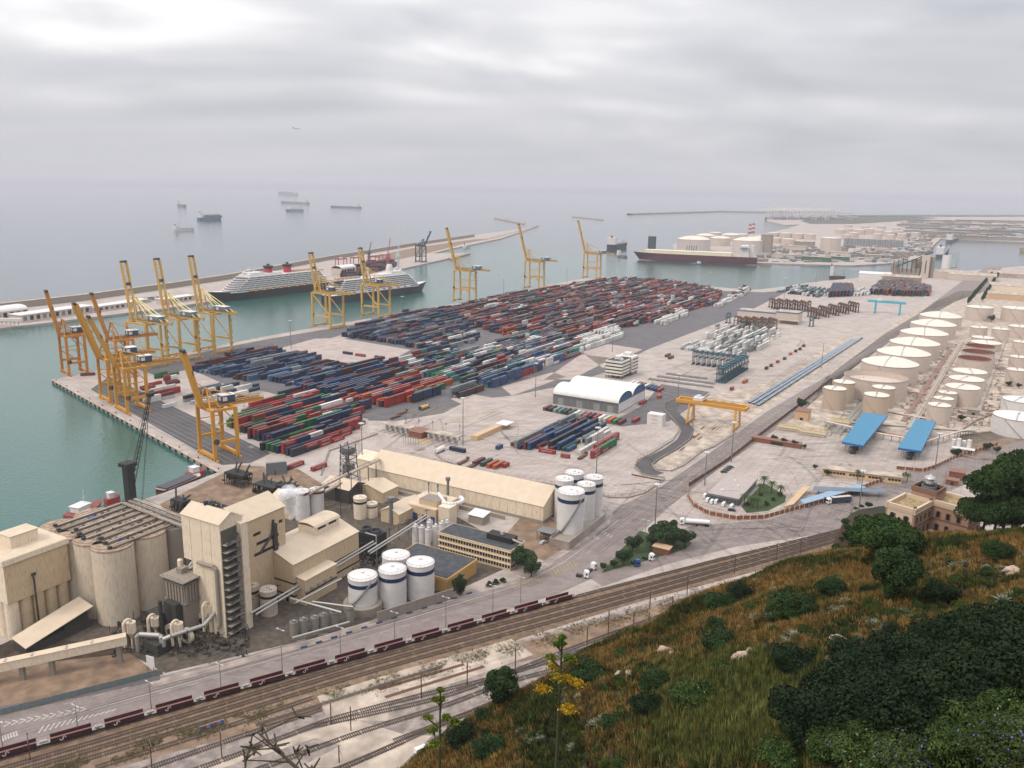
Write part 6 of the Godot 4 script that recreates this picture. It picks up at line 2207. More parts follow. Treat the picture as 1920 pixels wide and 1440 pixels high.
	for i in 20:
		var u := g(lerpf(470, 800, i / 19.0), lerpf(1160, 985, i / 19.0)) - rk.position
		b.tube(u, u + V(0, 9, 0), 0.18, 5)
		b.bar(u + V(-1.4, 8.4, 0.8), u + V(1.4, 8.4, -0.8), 0.25)
	part(rk, "trestle", b, M.dark_steel)
	# --- long cream warehouse
	o = thing("long_warehouse", "very long cream warehouse with a shallow gabled roof ending at white silos", "warehouse", g(1018, 982))
	b = mb()
	rf = mb()
	b.gable(-120, 0, -27, 0, 0, 9.4, 17.0, true, rf)
	part(o, "wall", b, M.cream)
	part(o, "roof", rf, M.cream_roof)
	bx(o, "plinth", M.grey_concrete, -120.1, 0.1, 0, 1.6, -27.1, 0.1)
	for i in 24:
		bx(o, "wall_seam", M.tan_wall, -119 + i * 5.1, -118.85 + i * 5.1, 1.6, 9.2, 0.0, 0.09)
	b = mb()
	b.gable(-133, -121, -20, -6, 0, 11, 15, true, b)
	part(o, "head_house", b, M.cream)
	bx(o, "yard_wall", M.grey_concrete, -110, -20, 0, 2.2, 6, 6.4)
	# --- middle works: sheds, cooling towers, stacks
	for q in [["open tan shed with dark sides behind the steam", 655, 946, 20, 15, 8, 11, true], ["tan gabled shed against the long warehouse", 718, 944, 22, 14, 6, 9, false], ["tan hipped roof beside the black stack", 748, 986, 12, 22, 6, 9, false], ["small tan roofed shed behind the steam plume", 545, 975, 14, 12, 10, 13, true]]:
		var k := thing("shed", q[0], "shed", g(q[1], q[2]))
		b = mb()
		rf = mb()
		b.gable(-q[3], 0, -q[4], 0, 0, q[5], q[6], q[7], rf)
		part(k, "wall", b, M.sooty if q[1] == 655 else M.tan_wall)
		part(k, "roof", rf, M.cream_roof)
	silo("banded tank left of its smaller twin in the works", 676, 932, 970, 25, M.cream, M.black, 0.74, 0.84, "banded_tank")
	silo("smaller banded tank right of its taller twin", 697.5, 943, 968, 21.5, M.cream, M.black, 0.74, 0.84, "banded_tank")
	for i in 2: silo("white silo with a dark red top rim under the conveyor, %s one" % ["left", "right"][i], [568, 596][i], [920, 917][i], [972, 966][i], 29, M.white, mat("dark_red", lin(0.16, 0.02, 0.02), 0.6, ""), 0.90, 0.995, "red_rimmed_silo")
	o = thing("cooling_tower", "black cooling tower block with two round fan openings on top", "cooling tower", g(706, 1047))
	bx(o, "casing", M.black, -12, 0, 0, 11, -8, 0)
	for x in [-9.0, -3.2]:
		b = mb()
		b.lathe(V(x, 11, -4), [Vector2(2.7, 0), Vector2(2.5, 1.6), Vector2(2.2, 1.6), Vector2(2.2, 0.3), Vector2(0, 0.3)], 22)
		part(o, "fan_ring", b, M.dark_roof)
	b = mb()
	b.pipe([V(-6, 12, 0.5), V(0.4, 12, 0.5), V(0.5, 11, 0.5), V(0.5, 0, 0.5)], 0.3, 8)
	part(o, "pipe", b, M.bright_pipe)
	for q in [["black stack standing among the works", 734, 982, 934, 1.3], ["tall slim stack on the works with a capped top", 840, 952, 897, 0.9], ["thin vent stack left of the tall slim stack", 804, 950, 905, 0.35], ["thin vent stack nearest the tall slim stack", 821, 952, 909, 0.35]]:
		var at := g(q[1], q[2])
		var h := hg(at, q[1], q[3])
		b = mb()
		b.tube(Vector3.ZERO, V(0, h, 0), q[4], 14, q[4] * 0.8)
		b.tube(V(0, h - 1.2, 0), V(0, h + 0.6, 0), q[4] * 1.5, 14)
		solo("stack", q[0], "chimney", b, M.grey_steel, at)
	o = thing("works_hall", "tan works hall with blue doors and a white louvred roof unit", "building", g(817, 984))
	bx(o, "wall", M.tan_wall, -22, 0, 0, 8.0, -22, 0)
	bx(o, "roof", M.cream_roof, -21.6, -0.4, 8.003, 8.2, -21.6, -0.4)
	for x in [-20.0, -13.5, -7.5, -2.0]:
		bx(o, "blue_door", mat("door_blue", lin(0.015, 0.04, 0.2), 0.5, ""), x - 1.4, x + 1.4, 0.1, 4.0, 0.0, 0.08)
	bx(o, "roof_unit", M.tan_wall, -13, -1.5, 8.2, 11, -13, -3)
	for i in 9:
		b = mb()
		b.slab(V(-13 + i * 1.3, 11.1, -13), V(-12.2 + i * 1.3, 11.5, -13), V(-12.2 + i * 1.3, 11.5, -3), V(-13 + i * 1.3, 11.1, -3), 0.12)
		part(o, "louvre", b, M.white)
	bx(o, "end_block", M.cream, 1.0, 8.0, 0, 10.5, -8, -1)
	b = mb()
	b.arc(V(2, 10.5, -12), V(0, 0, 1), V(1, 0, 0), 6.0, -0.3, PI * 0.9, 1.2, 12, 12)
	b.tube(V(2, 10.5, -6), V(-8, 11.5, -14), 1.0, 10)
	part(o, "bent_duct", b, M.white)
	for i in 7:
		var px: float = [779, 791, 803, 817, 806, 829, 838][i]
		silo("slim white cylinder by the office roof, %s of the bunch" % nth(i), px, [986, 988, 992, 986, 978, 980, 978][i], [1022, 1024, 1028, 1024, 1014, 1014, 1012][i], 11.5, M.white, null, 0, 0, "slim_silo", "slim white silos bunched by the office", false, 0.3)
	# --- three-storey office with ribbon windows
	o = thing("works_office", "three-storey tan works office with rows of small windows and a flat dark roof", "office", g(957, 1071))
	bx(o, "wall", M.tan_wall, -41, 0, 0, 9.6, -13, 0)
	bx(o, "parapet", M.tan_wall, -41.3, 0.3, 9.6, 10.3, -13.3, 0.3)
	bx(o, "roof", M.dark_roof, -40.8, -0.2, 10.303, 10.4, -12.8, -0.2)
	for f in 3:
		for i in 26:
			bx(o, "window", M.glass, -40.2 + i * 1.55, -39.1 + i * 1.55, 1.1 + f * 3.1, 2.7 + f * 3.1, -0.02, 0.05)
		bx(o, "sun_shade", M.cream, -41.2, 0.25, 2.9 + f * 3.1, 3.4 + f * 3.1, -13.2, 0.4)
		for i in 7:
			bx(o, "window", M.glass, -0.02, 0.05, 1.1 + f * 3.1, 2.7 + f * 3.1, -12.2 + i * 1.7, -11.1 + i * 1.7)
	bx(o, "roof_house", M.black, -17, -3, 10.4, 13.0, -11.5, -6)
	b = mb()
	b.tube(V(-3, 12.6, -7), V(3, 12.2, -6), 0.5, 10)
	b.cbox(V(-10, 13.0, -9), 1.5, 1.5, 1.5)
	part(o, "roof_duct", b, M.pale_slab)
	o = thing("brown_office", "low mustard-brown building with a wide dark flat roof by the road", "building", g(838, 1113))
	bx(o, "wall", mat("mustard", ph(198, 158, 96, 1.0), 0.85, "streak", V(0.1, 0.03, 0.1)), -34, 0, 0, 5.2, -24, 0)
	bx(o, "fascia", M.mustard, -34.4, 0.4, 5.2, 7.0, -24.4, 0.4)
	bx(o, "roof", M.dark_roof, -33.8, -0.2, 7.003, 7.1, -23.8, -0.2)
	b = mb()
	b.box(0.0, 0.06, 3.0, 3.7, -14, -4)
	b.box(0.0, 0.06, 4.85, 5.15, -23.8, -0.2)
	part(o, "window_strip", b, M.black)
	o = thing("roadside_house", "small grey hut with a white roof in the dirt yard", "hut", g(905, 986))
	bx(o, "wall", M.grey_concrete, -9, 0, 0, 4.5, -7, 0)
	b = mb()
	b.slab(V(-9.5, 4.6, 0.5), V(0.5, 4.6, 0.5), V(0.5, 5.6, -7.5), V(-9.5, 5.6, -7.5), 0.2)
	part(o, "roof", b, M.white)
	# --- green panel fence along the road
	var fe := thing("panel_fence", "grey-green metal panel fence along the road at lower left", "fence", g(-60, 1357), "", 0.0)
	var f1 := g(306, 1264) - fe.position
	for i in 24:
		b = mb()
		b.bar(f1 * (i / 24.0) + V(0, 1.2, 0), f1 * ((i + 0.96) / 24.0) + V(0, 1.2, 0), 0.1, 2.4)
		part(fe, "panel", b, mat("fence_green", lin(0.20, 0.24, 0.24), 0.6, "fine"))
		bx(fe, "post", M.grey_steel, f1.x * i / 24.0 - 0.12, f1.x * i / 24.0 + 0.12, 0, 2.6, f1.z * i / 24.0 - 0.12, f1.z * i / 24.0 + 0.12)
	# --- steel tower and its conveyors behind the works
	o = thing("steel_tower", "dark lattice steel tower holding the conveyor behind the works", "tower", g(655, 918))
	b = mb()
	for s in [[-1, -1], [1, -1], [1, 1], [-1, 1]]:
		b.bar(V(s[0] * 4, 0, s[1] * 4), V(s[0] * 3, 28, s[1] * 3), 0.5)
	for i in 7:
		var y := i * 4.0
		for s in [[-1, -1, 1, -1], [1, -1, 1, 1], [1, 1, -1, 1], [-1, 1, -1, -1]]:
			b.bar(V(s[0] * 3.6, y, s[1] * 3.6), V(s[2] * 3.6, y + 4, s[3] * 3.6), 0.22)
			b.bar(V(s[0] * 3.6, y, s[1] * 3.6), V(s[2] * 3.6, y, s[3] * 3.6), 0.25)
	part(o, "lattice", b, M.dark_steel)
	b = mb()
	b.box(-2.5, 2.5, 10, 16, -2.5, 2.5)
	b.box(-2.8, 2.8, 22, 26, -2.8, 2.8)
	b.tube(V(1, 0, 3), V(1, 22, 3), 0.6, 8)
	part(o, "hopper", b, M.grey_steel)
	var cv := thing("belt_conveyor", "inclined open belt conveyor climbing past the steel tower", "conveyor", g(600, 945), "", 0.0)
	for L in [[[548, 942, 10], [652, 888, 24]], [[658, 886, 22], [712, 862, 14]], [[556, 950, 6], [640, 905, 10]]]:
		b = mb()
		var a := g(L[0][0], L[0][1], L[0][2]) - cv.position
		var d := g(L[1][0], L[1][1], L[1][2]) - cv.position
		b.bar(a, d, 2.0, 1.0)
		part(cv, "belt", b, M.pale_slab)
		b = mb()
		for i in 14:
			b.bar(a.lerp(d, i / 14.0) + V(0, 0.5, 0), a.lerp(d, i / 14.0) + V(0, 1.6, 0), 0.15)
			if i % 4 == 0: b.bar(a.lerp(d, i / 14.0), a.lerp(d, i / 14.0) * V(1, 0, 1), 0.4)
		b.tube(a + V(0, 1.6, 0), d + V(0, 1.6, 0), 0.1, 4)
		part(cv, "trestle", b, M.dark_steel)
	# --- scrap quay: heap, loaders, black gear
	b = mb()
	for i in 1500:
		var a := r.randf() * TAU
		var q := sqrt(r.randf())
		var at := V(cos(a) * q * 14, (1.0 - q) * 8.0 * r.randf_range(0.75, 1.0), sin(a) * q * 11)
		b.tint = [Color(0.03, 0.03, 0.035), Color(0.07, 0.065, 0.06), Color(0.16, 0.15, 0.15), Color(0.3, 0.29, 0.3), Color(0.09, 0.05, 0.03)][r.randi() % 5]
		var e := V(r.randfn(), r.randfn(), r.randfn()).normalized()
		var f := e.cross(V(r.randfn(), r.randfn(), 0.3)).normalized()
		b.ob(at, e * r.randf_range(0.3, 0.9), f * 0.25, e.cross(f) * r.randf_range(0.15, 0.6))
	var hp2 := ground("scrap_heap", b, M.tinted, "stuff", "heap of dark scrap metal on the quay behind the silos")
	hp2.position = g(392, 962)
	for q in [["dark roofed hopper machine on legs beside the end of the quay", 448, 908, 15.0, 9.0, 8.0], ["dark scrap-loading gear left of the grabbed heap", 340, 958, 10.0, 8.0, 5.0], ["black tangle of loaders on the scrap quay", 505, 925, 16.0, 7.0, 9.0], ["grey rounded grab machine beside the black tangle", 540, 930, 12.0, 8.0, 7.0]]:
		var k := thing("scrap_loader", q[0], "machine", g(q[1], q[2]), "dark loading machines on the scrap quay")
		bx(k, "deck", M.black, -q[3] / 2, q[3] / 2, q[4] * 0.7, q[4] * 0.85, -q[5] / 2, q[5] / 2)
		b = mb()
		for i in 9:
			b.bar(V(-q[3] / 2 + q[3] * i / 8.0, 0, -q[5] / 2), V(-q[3] / 2 + q[3] * ((i + 1) % 9) / 8.0, q[4] * 0.75, -q[5] / 2), 0.35)
			b.bar(V(-q[3] / 2 + q[3] * i / 8.0, 0, q[5] / 2), V(-q[3] / 2 + q[3] * i / 8.0, q[4] * 0.75, q[5] / 2), 0.4)
		part(k, "frame", b, M.dark_steel)
		b = mb()
		for i in 24: b.cbox(V(r.randf_range(-1, 1) * q[3] * 0.55, r.randf() * q[4] * 0.5, r.randf_range(-1, 1) * q[5] * 0.6), r.randf_range(0.6, 2.5), r.randf_range(0.6, 2.6), r.randf_range(0.6, 2.5))
		for i in 5: b.tube(V(r.randf_range(-1, 1) * q[3] * 0.5, r.randf() * 4, q[5] * 0.4), V(r.randf_range(-1, 1) * q[3] * 0.6, q[4] * r.randf_range(0.8, 1.5), -q[5] * 0.4), 0.5, 8)
		part(k, "gear", b, M.sooty)
	var hc := thing("lattice_crane", "black harbour crane with a tall lattice jib beside the moored barge", "crane", g(246, 944))
	b = mb()
	b.box(-2.2, 2.2, 0, 22, -2.2, 2.2)
	b.box(-3.5, 3.5, 22, 24, -3.5, 3.5)
	part(hc, "tower", b, M.black)
	b = mb()
	var j0 := V(2, 12, 0)
	var j1 := g(281, 738, 0)
	var jt := CAM + ray(281, 740).normalized() * V(hc.position.x - 0, 175, hc.position.z).length() * 1.02
	jt = hc.transform.affine_inverse() * jt
	for s in [V(-1.2, 0, -1.2), V(1.2, 0, -1.2), V(1.2, 0, 1.2), V(-1.2, 0, 1.2)]: b.tube(j0 + s, jt + s * 0.5, 0.2, 5)
	for i in 16:
		var a := j0.lerp(jt, i / 16.0)
		var d := j0.lerp(jt, (i + 1) / 16.0)
		var k := 1.2 - 0.6 * i / 16.0
		b.bar(a + V(-k, 0, -k), d + V(k, 0, -k), 0.16)
		b.bar(a + V(k, 0, k), d + V(-k, 0, k), 0.16)
		b.bar(a + V(-k, 0, k), d + V(-k, 0, -k), 0.16)
		b.bar(a + V(k, 0, -k), d + V(k, 0, k), 0.16)
	b.ob(jt, V(1.6, 0, 0), V(0, 1.0, 0), V(0, 0, 1.6))
	part(hc, "jib", b, M.black)
	b = mb()
	for s in [3.0, 6.0, 9.0]: b.tube(jt, V(8 + s, 2, s * 0.6), 0.07, 4)
	b.tube(jt, V(-2, 23, 0), 0.1, 4)
	part(hc, "rope", b, M.black)
	# --- steam drifting off the works
	var sm := StandardMaterial3D.new()
	sm.resource_name = "steam"
	sm.albedo_color = Color(0.97, 0.97, 0.98, 0.2)
	sm.transparency = BaseMaterial3D.TRANSPARENCY_ALPHA
	sm.roughness = 1.0
	sm.metallic_specular = 0.0
	b = mb()
	for i in 90:
		var t := pow(i / 90.0, 0.8)
		var at := g(lerpf(548, 538, t) + r.randfn() * (2.0 + 7.0 * t), lerpf(972, 920, t) + r.randfn() * 2.0, 24 + 16 * t)
		var R := r.randf_range(0.7, 1.3) * (0.9 + 1.5 * t)
		var pr := []
		for k in 9: pr.append(Vector2(sin(PI * k / 8.0), -cos(PI * k / 8.0)) * R * r.randf_range(0.85, 1.1))
		pr[0].x = 0.0
		pr[8].x = 0.0
		b.lathe(at, pr, 12, true)
	ground("steam", b, sm, "stuff", "white steam rising behind the cream mill hall")

# railway below the hill
func track(label: String, pts: Array, y := 0.12, sleepers := true) -> void:
	var w := gs(pts)
	var o := thing("railway_track", label, "railway track", w[0], "tracks below the hill", 0.0)
	var p := []
	for i in w.size() - 1:
		var m := maxi(1, int(w[i].distance_to(w[i + 1]) / 6.0))
		for j in m:
			var t := float(j) / m
			var a: Vector3 = w[maxi(i - 1, 0)]
			var d: Vector3 = w[mini(i + 2, w.size() - 1)]
			p.append(w[i].cubic_interpolate(w[i + 1], a, d, t) - w[0])
	p.append(w[w.size() - 1] - w[0])
	for s in [-1, 1]:
		var q := []
		for i in p.size(): q.append(p[i] + mb()._side(p, i) * s * 0.84)
		var b := mb()
		b.strip(q, 0.16, y + 0.16, y + 0.32)
		part(o, "rail", b, mat("rail_rust", lin(0.11, 0.065, 0.045), 0.6, ""))
	if sleepers:
		var b := mb()
		for i in p.size() - 1:
			var d: Vector3 = p[i + 1] - p[i]
			var L := d.length()
			d = d.normalized()
			var s := d.cross(Vector3.UP)
			for k in maxi(1, int(L / 0.75)):
				b.ob(p[i] + d * 0.75 * k + V(0, y + 0.08, 0), d * 0.14, V(0, 0.09, 0), s * 1.3)
		part(o, "sleepers", b, mat("sleeper", lin(0.085, 0.07, 0.06), 0.95, "fine")).set_meta("kind", "stuff")

func railway() -> void:
	var bed := mb()
	bed.flat(gs([-260, 1520, -200, 1462, 0, 1415, 400, 1305, 800, 1195, 1090, 1116, 1200, 1086, 1350, 1045, 1500, 1015, 1620, 985, 1700, 968, 1700, 990, 1560, 1030, 1400, 1076, 1200, 1128, 1000, 1190, 700, 1290, 460, 1362, 0, 1490]), 0.05)
	ground("ballast_bed", bed, M.ballast)
	var gb := mb()
	gb.flat(gs([-100, 1520, 130, 1440, 600, 1300, 800, 1240, 1000, 1195, 1200, 1135, 1420, 1078, 1420, 1180, 1200, 1320, 1000, 1480, 760, 1600, 200, 1700]), 0.04)
	ground("grey_ballast_bed", gb, M.grey_ballast)
	# weeds and earth between the two groups of tracks
	var ws := mb()
	ws.flat(gs([60, 1452, 400, 1352, 600, 1290, 800, 1232, 960, 1210, 1100, 1172, 1300, 1118, 1420, 1086, 1420, 1100, 1180, 1178, 1000, 1236, 880, 1262, 700, 1300, 480, 1370, 100, 1470]), 0.06)
	ground("earth_strip", ws, M.dirt)
	var slab := mb()
	slab.flat(gs([595, 1306, 760, 1255, 960, 1198, 1000, 1228, 880, 1272, 730, 1316, 728, 1352, 616, 1352]), 0.1)
	ground("concrete_platform", slab, M.pale_slab)
	var slab2 := mb()
	slab2.flat(gs([340, 1452, 560, 1378, 660, 1348, 760, 1378, 690, 1440, 560, 1440, 640, 1398, 590, 1385, 420, 1440, 330, 1480]), 0.1)
	ground("concrete_path", slab2, M.pale_slab)
	var slab3 := mb()
	slab3.flat(gs([600, 1470, 700, 1420, 770, 1378, 810, 1380, 740, 1450, 680, 1500]), 0.11)
	ground("concrete_path", slab3, M.pale_slab)
	var pit := mb()
	for q in [[711, 1293, 870, 1246], [722, 1308, 908, 1250]]:
		pit.strip([g(q[0], q[1]), g(q[2], q[3])], 1.7, 0.13)
	ground("inspection_pit", pit, M.rust)
	# main lines beside the road
	var main := [[0, 1443, 300, 1355, 700, 1235, 1100, 1128, 1350, 1060, 1560, 1004, 1700, 966], [0, 1457, 300, 1368, 700, 1246, 1100, 1138, 1350, 1068, 1560, 1010, 1700, 972], [0, 1474, 300, 1382, 700, 1259, 1100, 1148, 1350, 1077, 1560, 1017, 1700, 980]]
	for i in 3: track("brown main line beside the road, %s from the road" % nth(i), main[i])
	track("track carrying the maroon wagons beside the road", [-100, 1452, 0, 1424, 300, 1338, 700, 1222, 1100, 1114, 1350, 1050, 1560, 998, 1700, 960])
	var side := [[180, 1440, 420, 1365, 560, 1318, 590, 1308], [210, 1465, 420, 1392, 560, 1345, 604, 1330], [260, 1480, 420, 1425, 560, 1372, 612, 1352, 760, 1312, 960, 1262, 1180, 1190, 1420, 1112], [590, 1362, 700, 1338, 820, 1310, 930, 1272, 1100, 1206, 1300, 1134, 1420, 1096], [480, 1445, 680, 1372, 830, 1325, 960, 1278, 1140, 1228, 1340, 1152, 1420, 1122], [600, 1460, 700, 1415, 860, 1345, 1000, 1290, 1160, 1236, 1340, 1165], [740, 1390, 860, 1345, 990, 1300, 1080, 1270, 1200, 1222], [520, 1480, 640, 1440, 760, 1390]]
	for i in side.size(): track("siding between the pale slabs and the hill, %s from the main line" % nth(i), side[i])
	# flat wagons with maroon sides
	var w0: Node3D = null
	var a := g(-10, 1424)
	var e := g(1084, 1118)
	var dir := (e - a).normalized()
	for i in 14:
		var px: Array = [[28, 1412], [95, 1388], [184, 1364], [268, 1342], [350, 1318], [432, 1297], [498, 1277], [574, 1256], [640, 1240], [704, 1222], [768, 1204], [826, 1188], [888, 1171], [945, 1157]][i]
		var lab := "maroon low-sided flat wagon with a pale looped emblem, %s from the left" % nth(i)
		if i > 11: pass
		var at := a.lerp(e, (i + 0.35) / 14.0)
		if w0: dup(w0, lab, at, atan2(-dir.z, dir.x))
		else:
			w0 = thing("flat_wagon", lab, "wagon", at, "maroon flat wagons along the road", atan2(-dir.z, dir.x))
			var L := 5.9
			var b: MB
			bx(w0, "deck", mat("wagon_deck", lin(0.30, 0.14, 0.13), 0.8, "fine"), -L, L, 1.15, 1.4, -1.4, 1.4)
			for s in [-1, 1]:
				bx(w0, "side_board", mat("wagon_maroon", lin(0.05, 0.014, 0.018), 0.7, "fine"), -L, L, 0.95, 2.6, s * 1.42 - 0.07, s * 1.42 + 0.07)
				bx(w0, "top_rail", M.wagon_deck, -L, L, 2.6, 2.72, s * 1.42 - 0.12, s * 1.42 + 0.12)
				b = mb()
				var z: float = s * 1.52
				for k in 18:   # the looped emblem, two mirrored hooks
					var t0 := -0.3 + 4.4 * k / 18.0
					var t1 := -0.3 + 4.4 * (k + 1) / 18.0
					for m in [0, 1]:
						var f := -1.0 if m else 1.0
						b.bar(V(-2.4 + f * (0.42 + 0.42 * cos(t0)), 1.78 + f * (0.16 + 0.44 * sin(t0)), z), V(-2.4 + f * (0.42 + 0.42 * cos(t1)), 1.78 + f * (0.16 + 0.44 * sin(t1)), z), 0.1, 0.24)
				part(w0, "emblem", b, mat("emblem_pale", lin(0.75, 0.62, 0.6), 0.7, ""))
			for x in [-7.3, 7.3]:
				b = mb()
				b.box(x - 1.3, x + 1.3, 1.1, 1.3, -1.0, 1.0)
				b.box(x - 0.5, x + 0.5, 1.3, 1.9, -0.6, 0.6)
				part(w0, "platform", b, mat("wagon_grey", lin(0.4, 0.36, 0.33), 0.8, "fine"))
			for x in [-4.4, 4.4]:
				b = mb()
				b.box(x - 1.6, x + 1.6, 0.5, 1.0, -1.1, 1.1)
				for q in [-0.9, 0.9]:
					b.tube(V(x + q, 0.75, -1.0), V(x + q, 0.75, 1.0), 0.46, 12)
				part(w0, "bogie", b, M.black)
	# low retaining wall with pale posts under the main lines, and a painted stretch
	var rw := thing("retaining_wall", "low stained retaining wall with pale posts under the main lines", "wall", g(480, 1362), "", 0.0)
	var r1 := g(830, 1252) - rw.position
	for i in 30:
		var b := mb()
		b.bar(r1 * (i / 30.0) + V(0, 0.7, 0), r1 * ((i + 0.9) / 30.0) + V(0, 0.7, 0), 0.3, 1.4)
		part(rw, "wall_panel", b, M.grey_concrete)
		b = mb()
		b.bar(r1 * ((i + 0.95) / 30.0), r1 * ((i + 0.95) / 30.0) + V(0, 2.2, 0), 0.35)
		part(rw, "post", b, M.pale_slab)
	var gr := thing("painted_wall", "short wall covered in blue and red spray painting", "wall", g(374, 1372), "", 0.0)
	var gd := g(420, 1357) - gr.position
	var b := mb()
	b.bar(V(0, 0.9, 0), gd + V(0, 0.9, 0), 0.3, 1.8)
	part(gr, "wall", b, M.grey_concrete)
	var gn := gd.cross(Vector3.UP).normalized() * 0.17
	for i in 7:
		b = mb()
		var c := gd * ((i + 0.5) / 7.0) + gn
		for k in 9:
			var t0 := TAU * k / 9.0
			var t1 := TAU * (k + 1) / 9.0
			b.bar(c + gd.normalized() * cos(t0) * 0.35 + V(0, 0.9 + sin(t0 * (1 + i % 2)) * 0.6, 0), c + gd.normalized() * cos(t1) * 0.35 + V(0, 0.9 + sin(t1 * (1 + i % 2)) * 0.6, 0), 0.06, 0.4)
		part(gr, "spray_paint", b, mat("spray%d" % (i % 3), [lin(0.06, 0.15, 0.4), lin(0.4, 0.05, 0.1), lin(0.35, 0.35, 0.5)][i % 3], 0.7, ""))
	# overhead-line masts
	var pl := [[57, 1425, 1372], [285, 1440, 1378], [416, 1420, 1352], [621, 1358, 1318], [658, 1370, 1325], [636, 1430, 1400], [876, 1284, 1241], [790, 1310, 1262], [966, 1260, 1213], [1100, 1222, 1176], [1187, 1190, 1150], [1259, 1160, 1118], [1288, 1115, 1078], [1218, 1142, 1108], [1377, 1075, 1040], [1140, 1190, 1145], [1215, 1195, 1143], [1455, 1050, 1018], [1500, 1040, 1008]]
	for i in pl.size():
		var q: Array = pl[i]
		var at := g(q[0], q[1])
		var h := clampf(hg(at, q[0], q[2]), 6.0, 11.0)
		var o := thing("catenary_mast", "rusty overhead-line mast among the tracks, %s in order from the left end" % nth(i), "mast", at, "overhead-line masts", atan2(-dir.z, dir.x))
		b = mb()
		b.bar(Vector3.ZERO, V(0, h, 0), 0.3)
		part(o, "post", b, M.rust)
		b = mb()
		b.bar(V(0, h - 1.2, 0), V(0, h - 1.6, 3.2), 0.12)
		b.bar(V(0, h - 0.2, 0), V(0, h - 1.5, 2.8), 0.08)
		part(o, "arm", b, M.grey_steel)
	var wires := mb()
	for L in [[[57, 1425], [416, 1330]], [[416, 1330], [876, 1230]], [[876, 1284], [1187, 1190]], [[1187, 1190], [1420, 1090]], [[790, 1310], [1100, 1222]], [[1100, 1222], [1259, 1160]]]:
		wires.tube(g(L[0][0], L[0][1]) + V(0, 7, 0), g(L[1][0], L[1][1]) + V(0, 7, 0), 0.035, 4)
	solo("overhead_wire", "thin overhead wires strung between the track masts", "wire", wires, M.dark_steel)
	# weeds beside the tracks
	var r := RandomNumberGenerator.new()
	r.seed = 61
	var xf := []
	var cl := []
	var tf := mb()
	for i in 10:
		var q := r.randf() * TAU
		var c := V(cos(q), 0, sin(q)) * r.randf() * 0.3
		tf.tri(c, c + V(0.05, 0, 0.03), c + V(r.randfn() * 0.3, r.randf_range(0.3, 0.8), r.randfn() * 0.3))
	for i in 9000:
		var t := r.randf()
		var p := g(lerpf(80, 1420, t), lerpf(1452, 1090, t) + r.randfn() * 9.0)
		if hn.get_noise_2d(p.x * 3, p.z * 3) < -0.05: continue
		xf.append(Transform3D(Basis(Vector3.UP, r.randf() * TAU).scaled(Vector3.ONE * r.randf_range(0.6, 1.5)), p))
		cl.append(Color(0.13, 0.115, 0.035).lerp(Color(0.30, 0.20, 0.09), r.randf()) if r.randf() < 0.6 else Color(0.06, 0.085, 0.025))
	scatter(self, "trackside_weeds", tf.mesh(M.leafy), xf, cl, "weeds and dry grass on the earth between the tracks")

